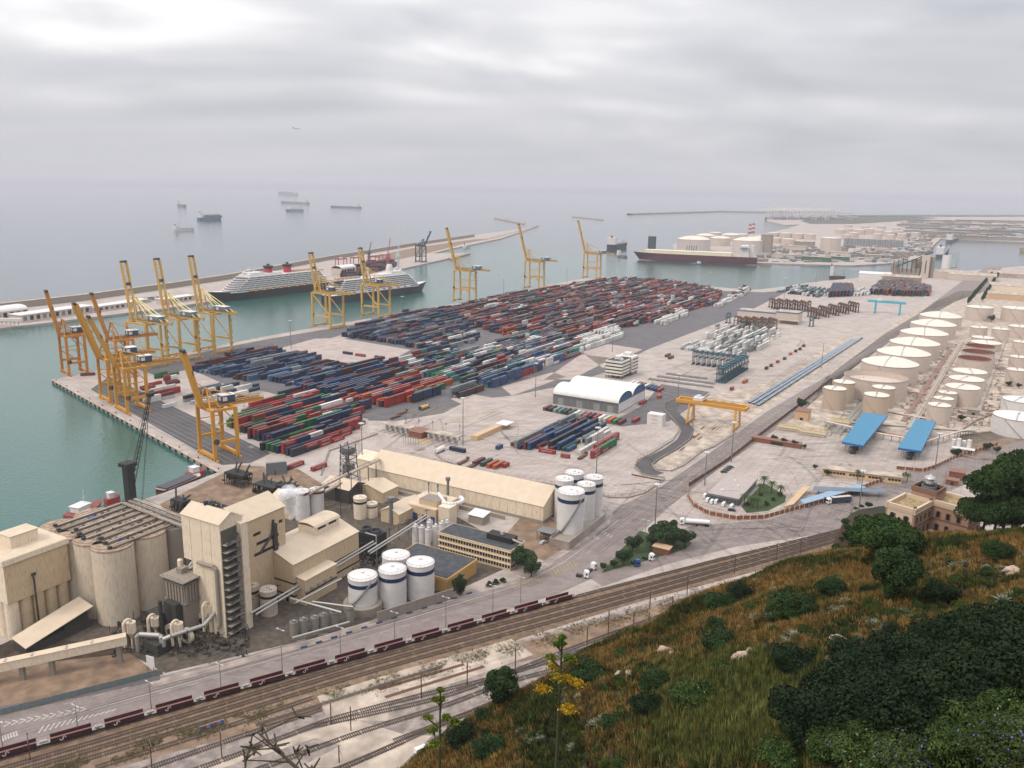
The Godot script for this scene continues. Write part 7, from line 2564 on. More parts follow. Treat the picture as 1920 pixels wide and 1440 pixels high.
# tank farm, canopies and yards on the right
func tank(label: String, px: float, ey: float, by: float, w: float, kind := "dome", m: Material = null, group := "white storage tanks") -> Node3D:
	var at := g(px, by)
	var h := hg(at, px, ey)
	var dist := V(at.x, 175.0 - h, at.z).length()
	var r := w / 2.0 * dist / FOC / (1.0 + pow((px - 960.0) / FOC, 2.0))
	if m == null: m = M.white_steel
	var o := thing("storage_tank", label, "tank", at, group, rng.randf() * 0.6 - 0.9)
	var k := 48 if r > 10 else 32
	var s := mb()
	s.lathe(Vector3.ZERO, [Vector2(r, 0), Vector2(r, h)], k)
	for i in 5: s.lathe(Vector3.ZERO, [Vector2(r, h * (i + 1) / 6.0), Vector2(r + 0.06, h * (i + 1) / 6.0 + 0.06), Vector2(r, h * (i + 1) / 6.0 + 0.12)], k)
	part(o, "shell", s, m)
	var rim := mb()
	rim.lathe(V(0, h, 0), [Vector2(r, -0.35), Vector2(r + 0.28, -0.3), Vector2(r + 0.28, 0.05), Vector2(r - 0.3, 0.08)], k)
	part(o, "rim", rim, mat("tank_rim", lin(0.30, 0.26, 0.22), 0.7, ""))
	var roof := mb()
	if kind == "open":
		s = mb()
		s.lathe(Vector3.ZERO, [Vector2(r - 0.15, h), Vector2(r - 0.15, h * 0.72)], k)
		part(o, "inner_wall", s, m)
		roof.lathe(V(0, h * 0.72, 0), [Vector2(r - 0.2, 0), Vector2(r * 0.5, 0.1), Vector2(0, 0.3)], k)
		for i in 9: roof.cbox(V(cos(i * 2.0) * r * 0.6, h * 0.72, sin(i * 2.0) * r * 0.6), 1.2, 0.7, 1.2)
		part(o, "floating_roof", roof, M.white_steel)
	elif kind == "rust":
		s = mb()
		s.lathe(Vector3.ZERO, [Vector2(r - 0.15, h + 0.1), Vector2(r - 0.15, h * 0.74)], k)
		part(o, "inner_wall", s, mat("tank_rust", lin(0.30, 0.10, 0.08), 0.85, "patch", V(1, 1, 1) / 12.0))
		roof.lathe(V(0, h * 0.74, 0), [Vector2(r - 0.2, 0), Vector2(0, 0.3)], k)
		part(o, "floating_roof", roof, mat("tank_pinkish", lin(0.40, 0.30, 0.25), 0.85, "patch", V(1, 1, 1) / 12.0))
	else:
		var rise := r * (0.2 if kind == "dome" else 0.09)
		var pr := []
		for i in 9:
			var t := i / 8.0
			pr.append(Vector2((r - 0.3) * (1.0 - t), rise * (1.0 - pow(1.0 - t, 2.0))))
		roof.lathe(V(0, h + 0.06, 0), pr, k, true)
		part(o, "roof", roof, M.white if m == M.white else mat("tank_roof", ph(244, 234, 220, 1.3), 0.7, "grime", V(1, 1, 1) / 50.0))
		var wk := mb()
		for i in 8:
			var t0 := i / 8.0
			var t1 := (i + 1) / 8.0
			var a := V(0, h + 0.2 + rise * (1.0 - pow(t0, 2.0)), t0 * r)
			var b := V(0, h + 0.2 + rise * (1.0 - pow(t1, 2.0)), t1 * r)
			wk.bar(a, b, 0.5, 0.12)
			for sx in [-0.35, 0.35]: wk.tube(a + V(sx, 0.9, 0), b + V(sx, 0.9, 0), 0.05, 4)
			wk.bar(V(0, a.y, -a.z), V(0, b.y, -b.z), 0.3, 0.1)
		wk.cbox(V(0, h + rise, 0), 1.4, 0.6, 1.4)
		part(o, "roof_walkway", wk, mat("tank_grey_line", lin(0.3, 0.29, 0.27), 0.7, ""))
	var st := mb()
	for i in 20:
		var a0 := 1.2 + 0.06 * i * (12.0 / maxf(r, 6.0))
		var a1 := 1.2 + 0.06 * (i + 1) * (12.0 / maxf(r, 6.0))
		st.bar(V(cos(a0) * (r + 0.45), h * i / 20.0, sin(a0) * (r + 0.45)), V(cos(a1) * (r + 0.45), h * (i + 1) / 20.0, sin(a1) * (r + 0.45)), 0.7, 0.2)
	part(o, "stair", st, mat("tank_stair", lin(0.38, 0.33, 0.27), 0.7, ""))
	return o

func tank_farm() -> void:
	var big := [[1638, 704.5, 742, 121, "open", "widest white tank with an open top, nearest of the big row"], [1665, 679, 713, 109, "dome", "big domed white tank right behind the open-topped one"], [1690.8, 660, 690, 103, "dome", "third big tank of the row, domed and white"], [1711.7, 641.5, 669, 96.7, "dome", "fourth big domed tank of the long row"], [1729.8, 623, 649, 91.7, "dome", "fifth big domed tank of the long row"], [1747, 606.6, 631, 87.5, "dome", "sixth big domed tank of the long row"], [1761, 591.5, 614, 81.3, "dome", "farthest big domed tank of the long row"]]
	for q in big: tank(q[5], q[0], q[1], q[2], q[3], q[4])
	var grey: Material = mat("tank_old", ph(196, 176, 156, 1.0), 0.8, "streak", V(0.08, 0.015, 0.08))
	for q in [[1562, 727, 765, 44, "weathered grey-tan tank, front left of four"], [1579, 715, 752, 42, "weathered grey-tan tank, rear left of four"], [1639.6, 739, 776, 49, "weathered grey-tan tank with a white roof, front right of four"], [1652.7, 725, 761, 45, "weathered grey-tan tank, rear right of four"]]: tank(q[4], q[0], q[1], q[2], q[3], "cone", grey, "weathered tanks before the big row")
	var mid := [[1757, 758, 792, 45, "cone", "small white tank right of the blue canopies"], [1765.5, 745.7, 776, 40, "cone", "second small white tank behind the canopies"], [1773.7, 735, 763, 37, "cone", "third small tank, with yellowish roof rail"], [1800.5, 724, 757, 68, "cone", "white tank at the front of the middle column"], [1808, 709, 741, 69, "cone", "second white tank of the middle column"], [1814, 695, 726, 67.6, "cone", "third white tank of the middle column"], [1823, 671, 704, 65, "rust", "white tank with a red open top, front one of three"], [1830, 658.6, 690, 64, "rust", "white tank with a red open top, middle one of three"], [1834.6, 648, 677, 58, "rust", "white tank with an orange open top, rear one of three"], [1847, 641.5, 656, 60, "cone", "flat pale tank behind the red-topped ones"], [1841, 632, 646, 44, "cone", "small flat white tank behind the flat pale one"], [1833, 613, 632, 34, "cone", "narrow grey-white tank at the left of a pair"], [1873, 616, 640, 34, "cone", "narrow grey-white tank at the right of a pair"], [1834, 575, 599, 53, "cone", "wide white tank at the back by the tree"], [1903, 577, 602, 58, "cone", "wide white tank at the right edge in the back row"], [1908, 611, 632, 42, "cone", "tank under the right edge's back row"], [1912, 640, 668, 36, "cone", "tank half cut by the right edge, upper"], [1906, 668, 694, 36, "cone", "tank near the right edge, middle"], [1902, 692, 722, 40, "cone", "tank near the right edge beside the bushes"], [1908, 748, 788, 72, "cone", "great white tank at the right edge, rear of two"], [1905, 779, 812, 100, "cone", "great white tank at the right edge, front of two"]]
	for q in mid: tank(q[5], q[0], q[1], q[2], q[3], q[4], M.white if q[1] > 740 and q[0] > 1900 else null)
	# pipe tracks among the tanks
	var r := RandomNumberGenerator.new()
	r.seed = 8
	var runs := [[1560, 812, 1740, 625, 7], [1700, 805, 1800, 640, 5], [1690, 790, 1780, 655, 4], [1560, 790, 1830, 810, 3], [1655, 770, 1760, 790, 4], [1700, 735, 1840, 752, 3], [1740, 690, 1850, 700, 2], [1830, 770, 1880, 640, 4], [1600, 800, 1700, 820, 3], [1870, 700, 1960, 712, 2]]
	for i in runs.size():
		var q: Array = runs[i]
		var o := thing("pipe_track", "bundle of pale pipes on low sleepers among the tanks, %s run from the left" % nth(i), "pipes", g(q[0], q[1]), "pipe tracks in the tank farm", 0.0)
		var e := g(q[2], q[3]) - o.position
		var s := e.normalized().cross(Vector3.UP)
		var b := mb()
		for k in int(q[4]): b.tube(s * (k * 1.1) + V(0, 1.0, 0), e + s * (k * 1.1) + V(0, 1.0, 0), 0.3 + 0.12 * (k % 3), 7)
		part(o, "pipe", b, [M.bright_pipe, M.white_steel, mat("pipe_pink", lin(0.42, 0.26, 0.21), 0.7, "fine")][i % 3])
		b = mb()
		var m := int(e.length() / 12.0)
		for k in m: b.bar(e * (k / float(m)) - s * 0.8 + V(0, 0.3, 0), e * (k / float(m)) + s * (q[4] * 1.1) + V(0, 0.3, 0), 0.5, 0.7)
		part(o, "sleeper", b, M.pavement)
	var b2 := mb()
	for i in 1100:
		var t := r.randf()
		var at := g(lerpf(1560, 1760, t) + r.randfn() * 16.0, lerpf(800, 640, t) + r.randf() * 14.0) if i % 2 else g(r.randf_range(1690, 1880), r.randf_range(640, 800))
		b2.tint = [Color(0.35, 0.30, 0.25), Color(0.14, 0.11, 0.09), Color(0.30, 0.15, 0.11), Color(0.5, 0.46, 0.4)][i % 4]
		var d := [ux, uz][r.randi() % 2] as Vector3
		if i % 4 == 0: b2.cbox(at, r.randf_range(0.6, 2.5), r.randf_range(0.6, 2.4), r.randf_range(0.6, 2.5))
		else: b2.tube(at + V(0, 0.6, 0), at + d * r.randf_range(4, 16) + V(0, 0.6, 0), 0.22, 5)
	ground("pipe_clutter", b2, M.tinted, "stuff", "short pipes, valves and bund walls between the tanks")
	for q in [[[1548, 800, 1640, 822, 1735, 838, 1800, 818, 1830, 815], "long white pipe bridge behind the blue canopies"], [[1858, 690, 1905, 700], "white pipe bridge across the tank farm lane"]]:
		var p := gs(q[0])
		var o := thing("pipe_bridge", q[1], "pipe bridge", p[0], "", 0.0)
		for k in 3:
			var b := mb()
			var L := []
			for a in p: L.append(a - p[0] + V(0, 4.6 + 0.1 * k, 0) + ux * 0.3 + uz * (k * 1.3))
			b.pipe(L, 0.42, 8)
			part(o, "pipe", b, M.white_steel)
		var b := mb()
		for i in p.size() - 1:
			for k in 6:
				var a: Vector3 = p[i].lerp(p[i + 1], k / 6.0) - p[0]
				b.tube(a, a + V(0, 4.4, 0), 0.2, 5)
				b.bar(a + V(0, 4.2, 0) - uz * 0.8, a + V(0, 4.2, 0) + uz * 3.4, 0.3)
		part(o, "trestle", b, M.grey_steel)
	# blue loading canopies: one long sloped roof each on paired posts
	for q in [["left blue canopy over the lorry loading bays", 1579, 829, 1618, 836, 1664, 780, 1619, 773], ["right blue canopy over the lorry loading bays", 1684, 840, 1727, 846, 1755, 790, 1717, 786]]:
		var h := 8.0
		var a := g(q[1], q[2], h)
		var d := g(q[3], q[4], h)
		var e := g(q[5], q[6], h)
		var f := g(q[7], q[8], h)
		var o := thing("loading_canopy", q[0], "canopy", V(d.x, 0, d.z), "blue loading canopies", 0.0)
		var p: Vector3 = o.position
		var b := mb()
		b.slab(a - p, d - p, e - p, f - p, 0.25)
		for i in 12: b.bar(a.lerp(d, i / 11.0) - p + V(0, 0.3, 0), f.lerp(e, i / 11.0) - p + V(0, 0.3, 0), 0.12, 0.14)
		part(o, "roof", b, M.canopy_blue)
		b = mb()
		for L in [[a, d], [d, e], [e, f], [f, a]]: b.bar(L[0] - p + V(0, -0.45, 0), L[1] - p + V(0, -0.45, 0), 0.2, 1.3)
		part(o, "fascia", b, mat("canopy_edge", lin(0.012, 0.10, 0.32), 0.5, ""))
		for i in 9:
			for s in [0.15, 0.85]:
				b = mb()
				var u: Vector3 = a.lerp(d, s).lerp(f.lerp(e, s), (i + 0.4) / 9.2) - p
				b.tube(V(u.x, 0, u.z), V(u.x, h - 0.3, u.z), 0.28, 8)
				part(o, "post", b, M.pale_slab)
			b = mb()
			var u: Vector3 = a.lerp(d, 0.5).lerp(f.lerp(e, 0.5), (i + 0.4) / 9.2) - p
			b.cbox(V(u.x, 0, u.z), 3.0, 1.0, 3.0)
			b.cbox(V(u.x + 1, 1, u.z), 1.2, 3.2, 1.2)
			b.cbox(V(u.x, 4.5, u.z), 5.0, 0.5, 1.2)
			b.tube(V(u.x + 2, 0, u.z), V(u.x + 2, 7, u.z), 0.16, 6)
			part(o, "loading_arm", b, M.dark_steel)
	# small plant with yellow rails
	for i in 3:
		var q: Array = [[1497, 812, 16.0], [1545, 822, 18.0], [1590, 800, 14.0]][i]
		var o := thing("pump_station", "low pump station with yellow railings, %s of three beside the canopies" % ["left", "middle", "right"][i], "pump station", g(q[0], q[1]), "pump stations with yellow rails")
		var b := mb()
		for k in 7:
			b.tube(V(-q[2], 1.2 + (k % 2), -k * 1.7), V(0, 1.2 + (k % 2), -k * 1.7), 0.4, 8)
			b.cbox(V(-k * 2.2, 0, -4), 1.4, 2.0, 1.6)
		part(o, "pipework", b, M.white_steel)
		b = mb()
		for k in 8:
			for z in [0.5, -6.0, -12.5]:
				b.tube(V(-k * q[2] / 7.0, 0, z), V(-k * q[2] / 7.0, 3.4, z), 0.13, 5)
		for z in [0.5, -6.0, -12.5]:
			b.box(-q[2], 0, 3.3, 3.5, z - 0.25, z + 0.25)
			b.box(-q[2], 0, 2.2, 2.35, z - 0.1, z + 0.1)
		part(o, "railing", b, mat("rail_yellow", lin(0.5, 0.38, 0.08), 0.6, ""))
	for q in [["tan blockhouse beside the tree at the pump stations", 1514, 790, 10, 12, 7, "brick_pale"], ["grey pitched hut by the front great white tank", 1836, 780, 9, 9, 4, "grey_concrete"], ["red brick hut on the lighthouse road", 1808, 903, 9, 8, 5, "brick"], ["second red brick hut joined to the first", 1796, 912, 7, 6, 3, "brick"], ["long low red-roofed sheds beside the round bushes", 1500, 842, 34, 6, 3, "brick"]]:
		var o := thing("small_building", q[0], "hut", g(q[1], q[2]))
		var b: MB
		bx(o, "wall", M[q[6]] if M.has(q[6]) else mat(q[6], ph(210, 176, 140, 1.0), 0.85, "fine"), -q[3], 0, 0, q[5], -q[4], 0)
		bx(o, "roof", M.tile_red if q[6] != "grey_concrete" else M.grey_concrete, -q[3] - 0.3, 0.3, q[5], q[5] + 0.4, -q[4] - 0.3, 0.3)
		bx(o, "door", M.black, -q[3] * 0.6, -q[3] * 0.35, 0.1, 2.2, -0.02, 0.06)
	# flat-roofed office in the road's bend, with its garden
	var of := thing("flat_office", "grey flat-roofed office with a dark glazed wall beside palms", "office", g(1384, 949))
	var L1 := 18.0
	var L2 := 40.0
	var b: MB
	bx(of, "wall", mat("glass_green", lin(0.07, 0.09, 0.09), 0.3, ""), -L1, 0, 0, 3.4, -L2, 0)
	bx(of, "fascia", M.grey_steel, -L1 - 0.5, 0.5, 3.4, 4.4, -L2 - 0.5, 0.5)
	bx(of, "roof", mat("office_roof", ph(196, 184, 178, 1.35), 0.9, "grime", V(1, 1, 1) / 20.0), -L1 - 0.2, 0.2, 4.403, 4.5, -L2 - 0.2, 0.2)
	b = mb()
	for q in [[-12, -8], [-6, -20], [-10, -28]]: b.cbox(V(q[0], 4.5, q[1]), 1.6, 0.9, 1.2)
	b.tube(V(-12, 4.7, -8), V(-4, 4.7, -14), 0.15, 5)
	part(of, "roof_unit", b, M.white)
	for i in 8:
		bx(of, "mullion", M.grey_steel, -1.0 - i * 2.2, -0.8 - i * 2.2, 0, 3.4, 0.0, 0.08)
	b = mb()
	b.flat(gs([1390, 950, 1432, 905, 1474, 930, 1472, 942, 1440, 958, 1400, 962]), 0.05)
	ground("garden_lawn", b, mat("lawn", lin(0.05, 0.085, 0.02), 0.95, "patch", V(1, 1, 1) / 8.0), "stuff", "green garden bed beside the flat office")
	# palms
	var palms := [[1431, 915, 1.0], [1446, 925, 1.0], [1463, 932, 0.95], [1424, 925, 0.8], [1395, 948, 0.9], [1411, 953, 0.9], [1420, 953, 0.85], [1608, 898, 0.8], [1408, 946, 0.7], [1700, 905, 0.8]]
	var ph0: Node3D = null
	for i in palms.size():
		var q: Array = palms[i]
		var lab := "palm tree with drooping fronds, %s" % ["left of the three behind the office", "middle of the three behind the office", "right of the three behind the office", "small one close to the office wall", "left of the front group by the office", "middle of the front group by the office", "right of the front group by the office", "standing alone above the long low windowed building", "low one inside the garden bed", "beside the red wall at the lighthouse"][i]
		if ph0: 
			var o := dup(ph0, lab, g(q[0], q[1]), rng.randf() * TAU)
			o.scale = Vector3.ONE * q[2]
			continue
		ph0 = thing("palm_tree", lab, "tree", g(q[0], q[1]), "palms in the office garden", 0.0)
		tb(ph0, "trunk", M.bark, Vector3.ZERO, V(0.2, 7.0, 0), 0.35, 8, 0.25)
		b = mb()
		for f in 26:
			var a := f * 2.4
			var up := 0.9 - 1.3 * (f / 26.0)
			var d := V(cos(a), 0, sin(a))
			var sd := V(-sin(a), 0, cos(a))
			var p := V(0.2, 7.0, 0)
			b.tint = Color(0.03, 0.06, 0.02).lerp(Color(0.08, 0.13, 0.04), r.randf())
			for k in 7:
				var t := k / 7.0
				var q0 := p + d * 3.0 * t + V(0, up * 3.0 * t - 2.2 * t * t, 0)
				var t1 := (k + 1) / 7.0
				var q1 := p + d * 3.0 * t1 + V(0, up * 3.0 * t1 - 2.2 * t1 * t1, 0)
				for s in [-1, 1]: 
					b.tri(q0, q1, q0.lerp(q1, 0.9) + sd * s * 0.75 * (1.0 - t * 0.6) + V(0, -0.35, 0))
		part(ph0, "crown", b, M.leafy)
	for i in 6: plant("hedge", "dark rounded bush in the garden of the flat office, %s from the left" % nth(i), g(1402 + i * 12, 948 - (i % 3) * 9), 1.0 + 0.3 * (i % 2), "bushes in the office garden")
	for i in 4: plant("town_tree", "dark round bush, %s in the row above the red-roofed sheds" % nth(i), g([1452, 1470, 1490, 1508][i], [829, 834, 838, 842][i]), [0.9, 0.9, 0.9, 0.6][i], "round bushes above the sheds")
	for q in [[1503, 768, 1.7, "big dark tree at the tank farm's near corner"], [1845, 900, 1.0, "reddish dark tree on the lighthouse road"], [1790, 858, 1.2, "dark tree inside the curved wall above the lighthouse"], [1850, 845, 1.1, "dark tree beside the bund of the great tank"], [1868, 850, 0.9, "second dark tree beside the bund"], [1858, 604, 1.8, "spreading dark tree among the back tanks"], [1802, 790, 1.0, "dark bush by the small white tank"], [1890, 725, 1.0, "left dark bush on the tank farm lane"], [1910, 728, 0.9, "right dark bush on the tank farm lane"], [984, 1074, 2.1, "dark trees at the corner of the works office"], [972, 1060, 1.7, "dark tree leaning on the works office"], [996, 1082, 1.5, "smaller dark tree at the road corner of the works office"], [1222, 1026, 1.3, "dark tree at the left end of the road island"], [1186, 1035, 1.6, "pair of dark trees on the grassy road island"], [1168, 1060, 1.5, "round clipped dark tree behind the blue lorry cab"], [1132, 1070, 0.7, "low hedge at the tip of the road island"], [1150, 1064, 0.7, "hedge beside the clipped round tree"], [1528, 880, 0.6, "left small tree in the planted bed above the low building"], [1552, 892, 0.7, "right small tree in the planted bed above the low building"], [1548, 942, 0.6, "small tree over the wall beside the lorry"]]:
		plant("town_tree", q[3], g(q[0], q[1]), q[2])
	for q in [[1238, 1025, 2.1], [1262, 1028, 2.2], [1284, 1026, 1.8], [1250, 1016, 2.0]]: plant("town_tree", "dark green tree of the dense clump on the road island, %s from the left" % nth([1238, 1250, 1262, 1284].find(q[0])), g(q[0], q[1]), q[2], "clump on the road island")
	plant("round_tree", "dark conifer in front of the brown office", g(862, 1116), 0.85, "", 1.25)
	for i in 3: plant("hedge", "low clipped bush on the verge beside the brown office, %s" % nth(i), g(918 + i * 12, 1100 - i * 4), 1.2, "verge bushes")
	b = mb()
	b.flat(gs([1128, 1075, 1165, 1030, 1200, 995, 1232, 1005, 1262, 1000, 1298, 1018, 1285, 1030, 1190, 1058, 1150, 1068]), 0.06)
	ground("island_grass", b, M.lawn, "stuff", "rough grass of the road island")
	# low building with windows, parking roofs
	var lb := thing("low_windowed_building", "long low tan building with a row of dark windows", "building", g(1690, 908), "", 0.0)
	var e := g(1541, 890) - lb.position
	var dd := e.normalized()
	var s := dd.cross(Vector3.UP) * -1.0
	if s.z > 0: s = -s
	b = mb()
	b.ob(e / 2 + s * 4 + V(0, 2.0, 0), e / 2, V(0, 2.0, 0), s * 4)
	part(lb, "wall", b, mat("wall_tan_light", ph(226, 194, 150, 1.0), 0.85, "fine"))
	b = mb()
	b.ob(e / 2 + s * 4 + V(0, 4.2, 0), e / 2 + dd * 0.5, V(0, 0.2, 0), s * 4.6)
	part(lb, "roof", b, M.pale_slab)
	for i in 24:
		if i % 6 == 4: continue
		b = mb()
		b.ob(e * ((i + 0.7) / 24.6) + V(0, 2.2, 0), dd * 0.8, V(0, 0.7, 0), s * 0.06)
		part(lb, "window", b, M.glass)
	for q in [["long blue-grey parking roof below the low windowed building", [1524, 919, 1660, 924, 1660, 918, 1526, 912], 3.2, "roof_steel"], ["pale blue parking roof along the brick wall", [1508, 945, 1590, 922, 1572, 916, 1500, 938], 3.0, "roof_pale_blue"], ["short pale blue parking roof beside the longer one", [1596, 920, 1625, 914, 1608, 908, 1590, 914], 3.0, "roof_pale_blue"], ["tan parking roof running down to the brick wall", [1470, 950, 1488, 946, 1520, 912, 1504, 914], 3.0, "shed_tan"]]:
		var p := gs(q[1], q[2])
		var o := thing("parking_roof", q[0], "carport", p[0] * V(1, 0, 1), "", 0.0)
		b = mb()
		b.slab(p[0] - o.position, p[1] - o.position, p[2] - o.position, p[3] - o.position, 0.2)
		part(o, "roof", b, M[q[3]] if M.has(q[3]) else mat(q[3], lin(0.24, 0.36, 0.48) if q[3] == "roof_pale_blue" else lin(0.13, 0.17, 0.22), 0.6, "grime", V(1, 1, 1) / 15.0))
		for i in 6:
			b = mb()
			var u: Vector3 = p[0].lerp(p[1], (i + 0.5) / 6.0) - o.position
			b.tube(V(u.x, 0, u.z), V(u.x, q[2], u.z), 0.14, 6)
			part(o, "post", b, M.dark_steel)
	# brick panel walls
	var walls := [["red brick panel wall sweeping round the flat office's yard", [1290, 918, 1289, 932, 1300, 950, 1330, 966, 1380, 975, 1432, 973, 1480, 960, 1560, 938, 1640, 908, 1690, 894, 1700, 890], 52], ["red brick panel wall behind the lighthouse's lantern", [1680, 880, 1730, 885, 1752, 878, 1790, 860, 1840, 845, 1870, 835], 26], ["dark rusty wall between the big road and the pale yard", [1292, 912, 1360, 868, 1440, 806, 1500, 760, 1560, 712], 40]]
	for q in walls:
		var p := gs(q[1])
		var o := thing("brick_wall", q[0], "wall", p[0], "", 0.0)
		var tot := 0.0
		for i in p.size() - 1: tot += p[i].distance_to(p[i + 1])
		var step: float = tot / q[2]
		var cur := []
		for i in p.size() - 1:
			var m := maxi(1, int(round(p[i].distance_to(p[i + 1]) / step)))
			for k in m: cur.append(p[i].lerp(p[i + 1], float(k) / m) - p[0])
		cur.append(p[p.size() - 1] - p[0])
		for i in cur.size() - 1:
			b = mb()
			b.bar(cur[i] + V(0, 1.25, 0), cur[i + 1] + V(0, 1.25, 0), 0.25, 2.2)
			part(o, "brick_panel", b, M.brick if q[2] != 40 else M.rust)
			b = mb()
			b.cbox(cur[i], 0.5, 2.7, 0.5)
			part(o, "pillar", b, mat("pillar_tan", ph(210, 176, 140, 1.0), 0.9, "") if q[2] != 40 else M.dark_steel)
		b = mb()
		b.strip(cur, 0.45, 0.0, 0.3)
		part(o, "footing", b, M.pavement)
	# tank bund wall
	b = mb()
	b.strip(gs([1786, 850, 1796, 812, 1830, 790, 1880, 770]), 0.5, 0.0, 1.6)
	b.strip(gs([1786, 852, 1830, 862, 1905, 866, 1950, 856]), 0.5, 0.0, 1.6)
	solo("bund_wall", "pale bund wall curving round the great white tanks", "wall", b, M.pavement)
	# white tanks on legs by the curved wall
	var vt := thing("vertical_tank_group", "small white upright tanks in a frame beside the curved brick wall", "tank", g(1815, 848))
	for i in 4:
		b = mb()
		b.cyl(V(-i * 3.2, 0, -(i % 2) * 4.0), 1.4, 9.0 - (i % 2) * 2.0, 16)
		part(vt, "tank", b, M.white)
	b = mb()
	b.box(-10, 4, 3.0, 3.3, 0.5, 6.0)
	for x in [-9.0, -3.0, 3.0]: b.tube(V(x, 0, 5.5), V(x, 3, 5.5), 0.2, 6)
	part(vt, "platform", b, M.white)

# breakwater, far docks and the coast
func far_shore() -> void:
	# breakwater with its sea wall, terminal sheds and stacks
	var bw := gs([-260, 604, 0, 577, 155, 560, 320, 537, 430, 520, 600, 487, 780, 457, 888, 441, 1007, 424.5, 940, 447, 838, 468, 812, 475, 878, 474, 843, 484, 762, 502, 590, 538, 417, 561, 303, 579, 257, 584, 105, 603, 0, 615, -260, 640])
	var b := mb()
	b.prism(bw, -6.0, 0.0)
	ground("breakwater", b, M.concrete)
	var wall := thing("sea_wall", "long pale sea wall along the outer side of the breakwater", "wall", g(155, 562), "", 0.0)
	b = mb()
	var wp := []
	for a in gs([-260, 607, 0, 581, 155, 563.5, 320, 540, 430, 523, 600, 490, 780, 460, 888, 444]): wp.append(a - wall.position)
	b.strip(wp, 7.0, 0.0, 8.5)
	part(wall, "wall", b, M.grey_concrete)
	b = mb()
	b.strip(wp, 8.0, 8.5, 9.2)
	part(wall, "cap", b, M.pale_slab)
	b = mb()
	for i in 60:
		var q: Vector3 = wp[1].lerp(wp[4], i / 60.0)
		b.box(q.x - 0.6, q.x + 0.6, 0.2, 7.5, q.z + 3.4, q.z + 4.2)
	part(wall, "buttress", b, M.pale_slab)
	var r := RandomNumberGenerator.new()
	r.seed = 12
	var rocks := mb()
	for i in 900:
		var t := r.randf() * 6.0
		var k := int(t)
		var p: Vector3 = gs([-100, 594, 0, 580, 155, 562, 320, 539, 430, 522, 600, 489, 780, 459])[k].lerp(gs([0, 580, 155, 562, 320, 539, 430, 522, 600, 489, 780, 459, 888, 443])[k], t - k)
		p += V(r.randf_range(-9, 0), -1.5 + r.randf() * 2.5, -r.randf() * 10.0)
		rocks.tint = Color(1, 1, 1) * r.randf_range(0.22, 0.42)
		rocks.ob(p, V(r.randf_range(1, 2.4), 0.4, 0.3), V(-0.3, r.randf_range(0.8, 1.8), 0), V(0, 0.2, r.randf_range(1, 2)))
	ground("breakwater_rocks", rocks, M.tinted, "stuff", "pale armour blocks on the seaward side of the breakwater")
	# white cruise terminal at the left edge
	for q in [["curved white cruise terminal hall at the left edge", -30, 604, 100, 30, 12, true], ["long white terminal shed along the breakwater quay", 100, 594, 105, 22, 9, false], ["second white terminal shed farther along the quay", 205, 580, 70, 18, 7, false], ["small white terminal canopy near the parked cars", 250, 570, 40, 14, 5, false], ["white gangway building near the black ship's bow", 330, 566, 60, 16, 7, false], ["white barrel-roofed shed behind the first cruise ship", 645, 515, 50, 24, 14, true], ["low grey store at the start of the stacks", 585, 528, 60, 20, 8, false]]:
		var at := g(q[1], q[2])
		var d := (g(320, 537) - g(0, 577)).normalized()
		var o := thing("terminal_building", q[0], "building", at, "", atan2(-d.z, d.x))
		bx(o, "wall", M.white_steel, -q[3] / 2.0, q[3] / 2.0, 0, q[5], -q[4] / 2.0, q[4] / 2.0)
		b = mb()
		if q[6]:
			for i in 8:
				var a0 := PI * i / 8.0
				var a1 := PI * (i + 1) / 8.0
				b.slab(V(-q[3] / 2.0, q[5] + sin(a0) * 5, cos(a0) * q[4] / 2.0), V(q[3] / 2.0, q[5] + sin(a0) * 5, cos(a0) * q[4] / 2.0), V(q[3] / 2.0, q[5] + sin(a1) * 5, cos(a1) * q[4] / 2.0), V(-q[3] / 2.0, q[5] + sin(a1) * 5, cos(a1) * q[4] / 2.0), 0.3)
		else: b.box(-q[3] / 2.0 - 1, q[3] / 2.0 + 1, q[5], q[5] + 0.8, -q[4] / 2.0 - 1, q[4] / 2.0 + 1)
		part(o, "roof", b, M.white)
		for i in int(q[3] / 9):
			bx(o, "window", M.glass if i % 3 else M.grey_steel, -q[3] / 2.0 + 3 + i * 9, -q[3] / 2.0 + 8 + i * 9, 2.0, q[5] - 1.5, q[4] / 2.0 - 0.05, q[4] / 2.0 + 0.1)
	var gw := thing("boarding_bridge", "white lattice boarding bridge at the left edge of the quay", "gangway", g(12, 612), "", 0.0)
	b = mb()
	for i in 8:
		b.tube(V(-20 + i * 5, 0, 0), V(-20 + i * 5, 11, 0), 0.5, 5)
		b.tube(V(-20 + i * 5, 3, 0), V(-15 + i * 5, 11, 0), 0.35, 5)
	b.box(-22, 20, 6.5, 10, -2, 2)
	part(gw, "bridge", b, M.white)
	# parked cars on the breakwater, too many and small to tell one by one
	b = mb()
	for i in 130:
		var p := g(lerpf(195, 262, r.randf()), 0) if false else g(lerpf(192, 300, (i % 33) / 33.0), lerpf(571, 556, (i % 33) / 33.0) + (i / 33) * 2.4)
		b.tint = [Color(0.5, 0.5, 0.5), Color(0.05, 0.05, 0.06), Color(0.2, 0.2, 0.22), Color(0.6, 0.6, 0.6)][r.randi() % 4]
		b.cbox(p, 4.2, 0.8, 1.8)
		b.cbox(p + V(0, 0.8, 0), 2.2, 0.6, 1.6)
	ground("parked_cars", b, M.tinted, "stuff", "rows of tiny parked cars on the breakwater")
	# inner earthworks, spits and sand bars
	b = mb()
	b.flat(gs([690, 482, 780, 464, 888, 449, 930, 446, 870, 457, 790, 478, 740, 488]), 0.05)
	ground("earthworks", b, M.dirt)
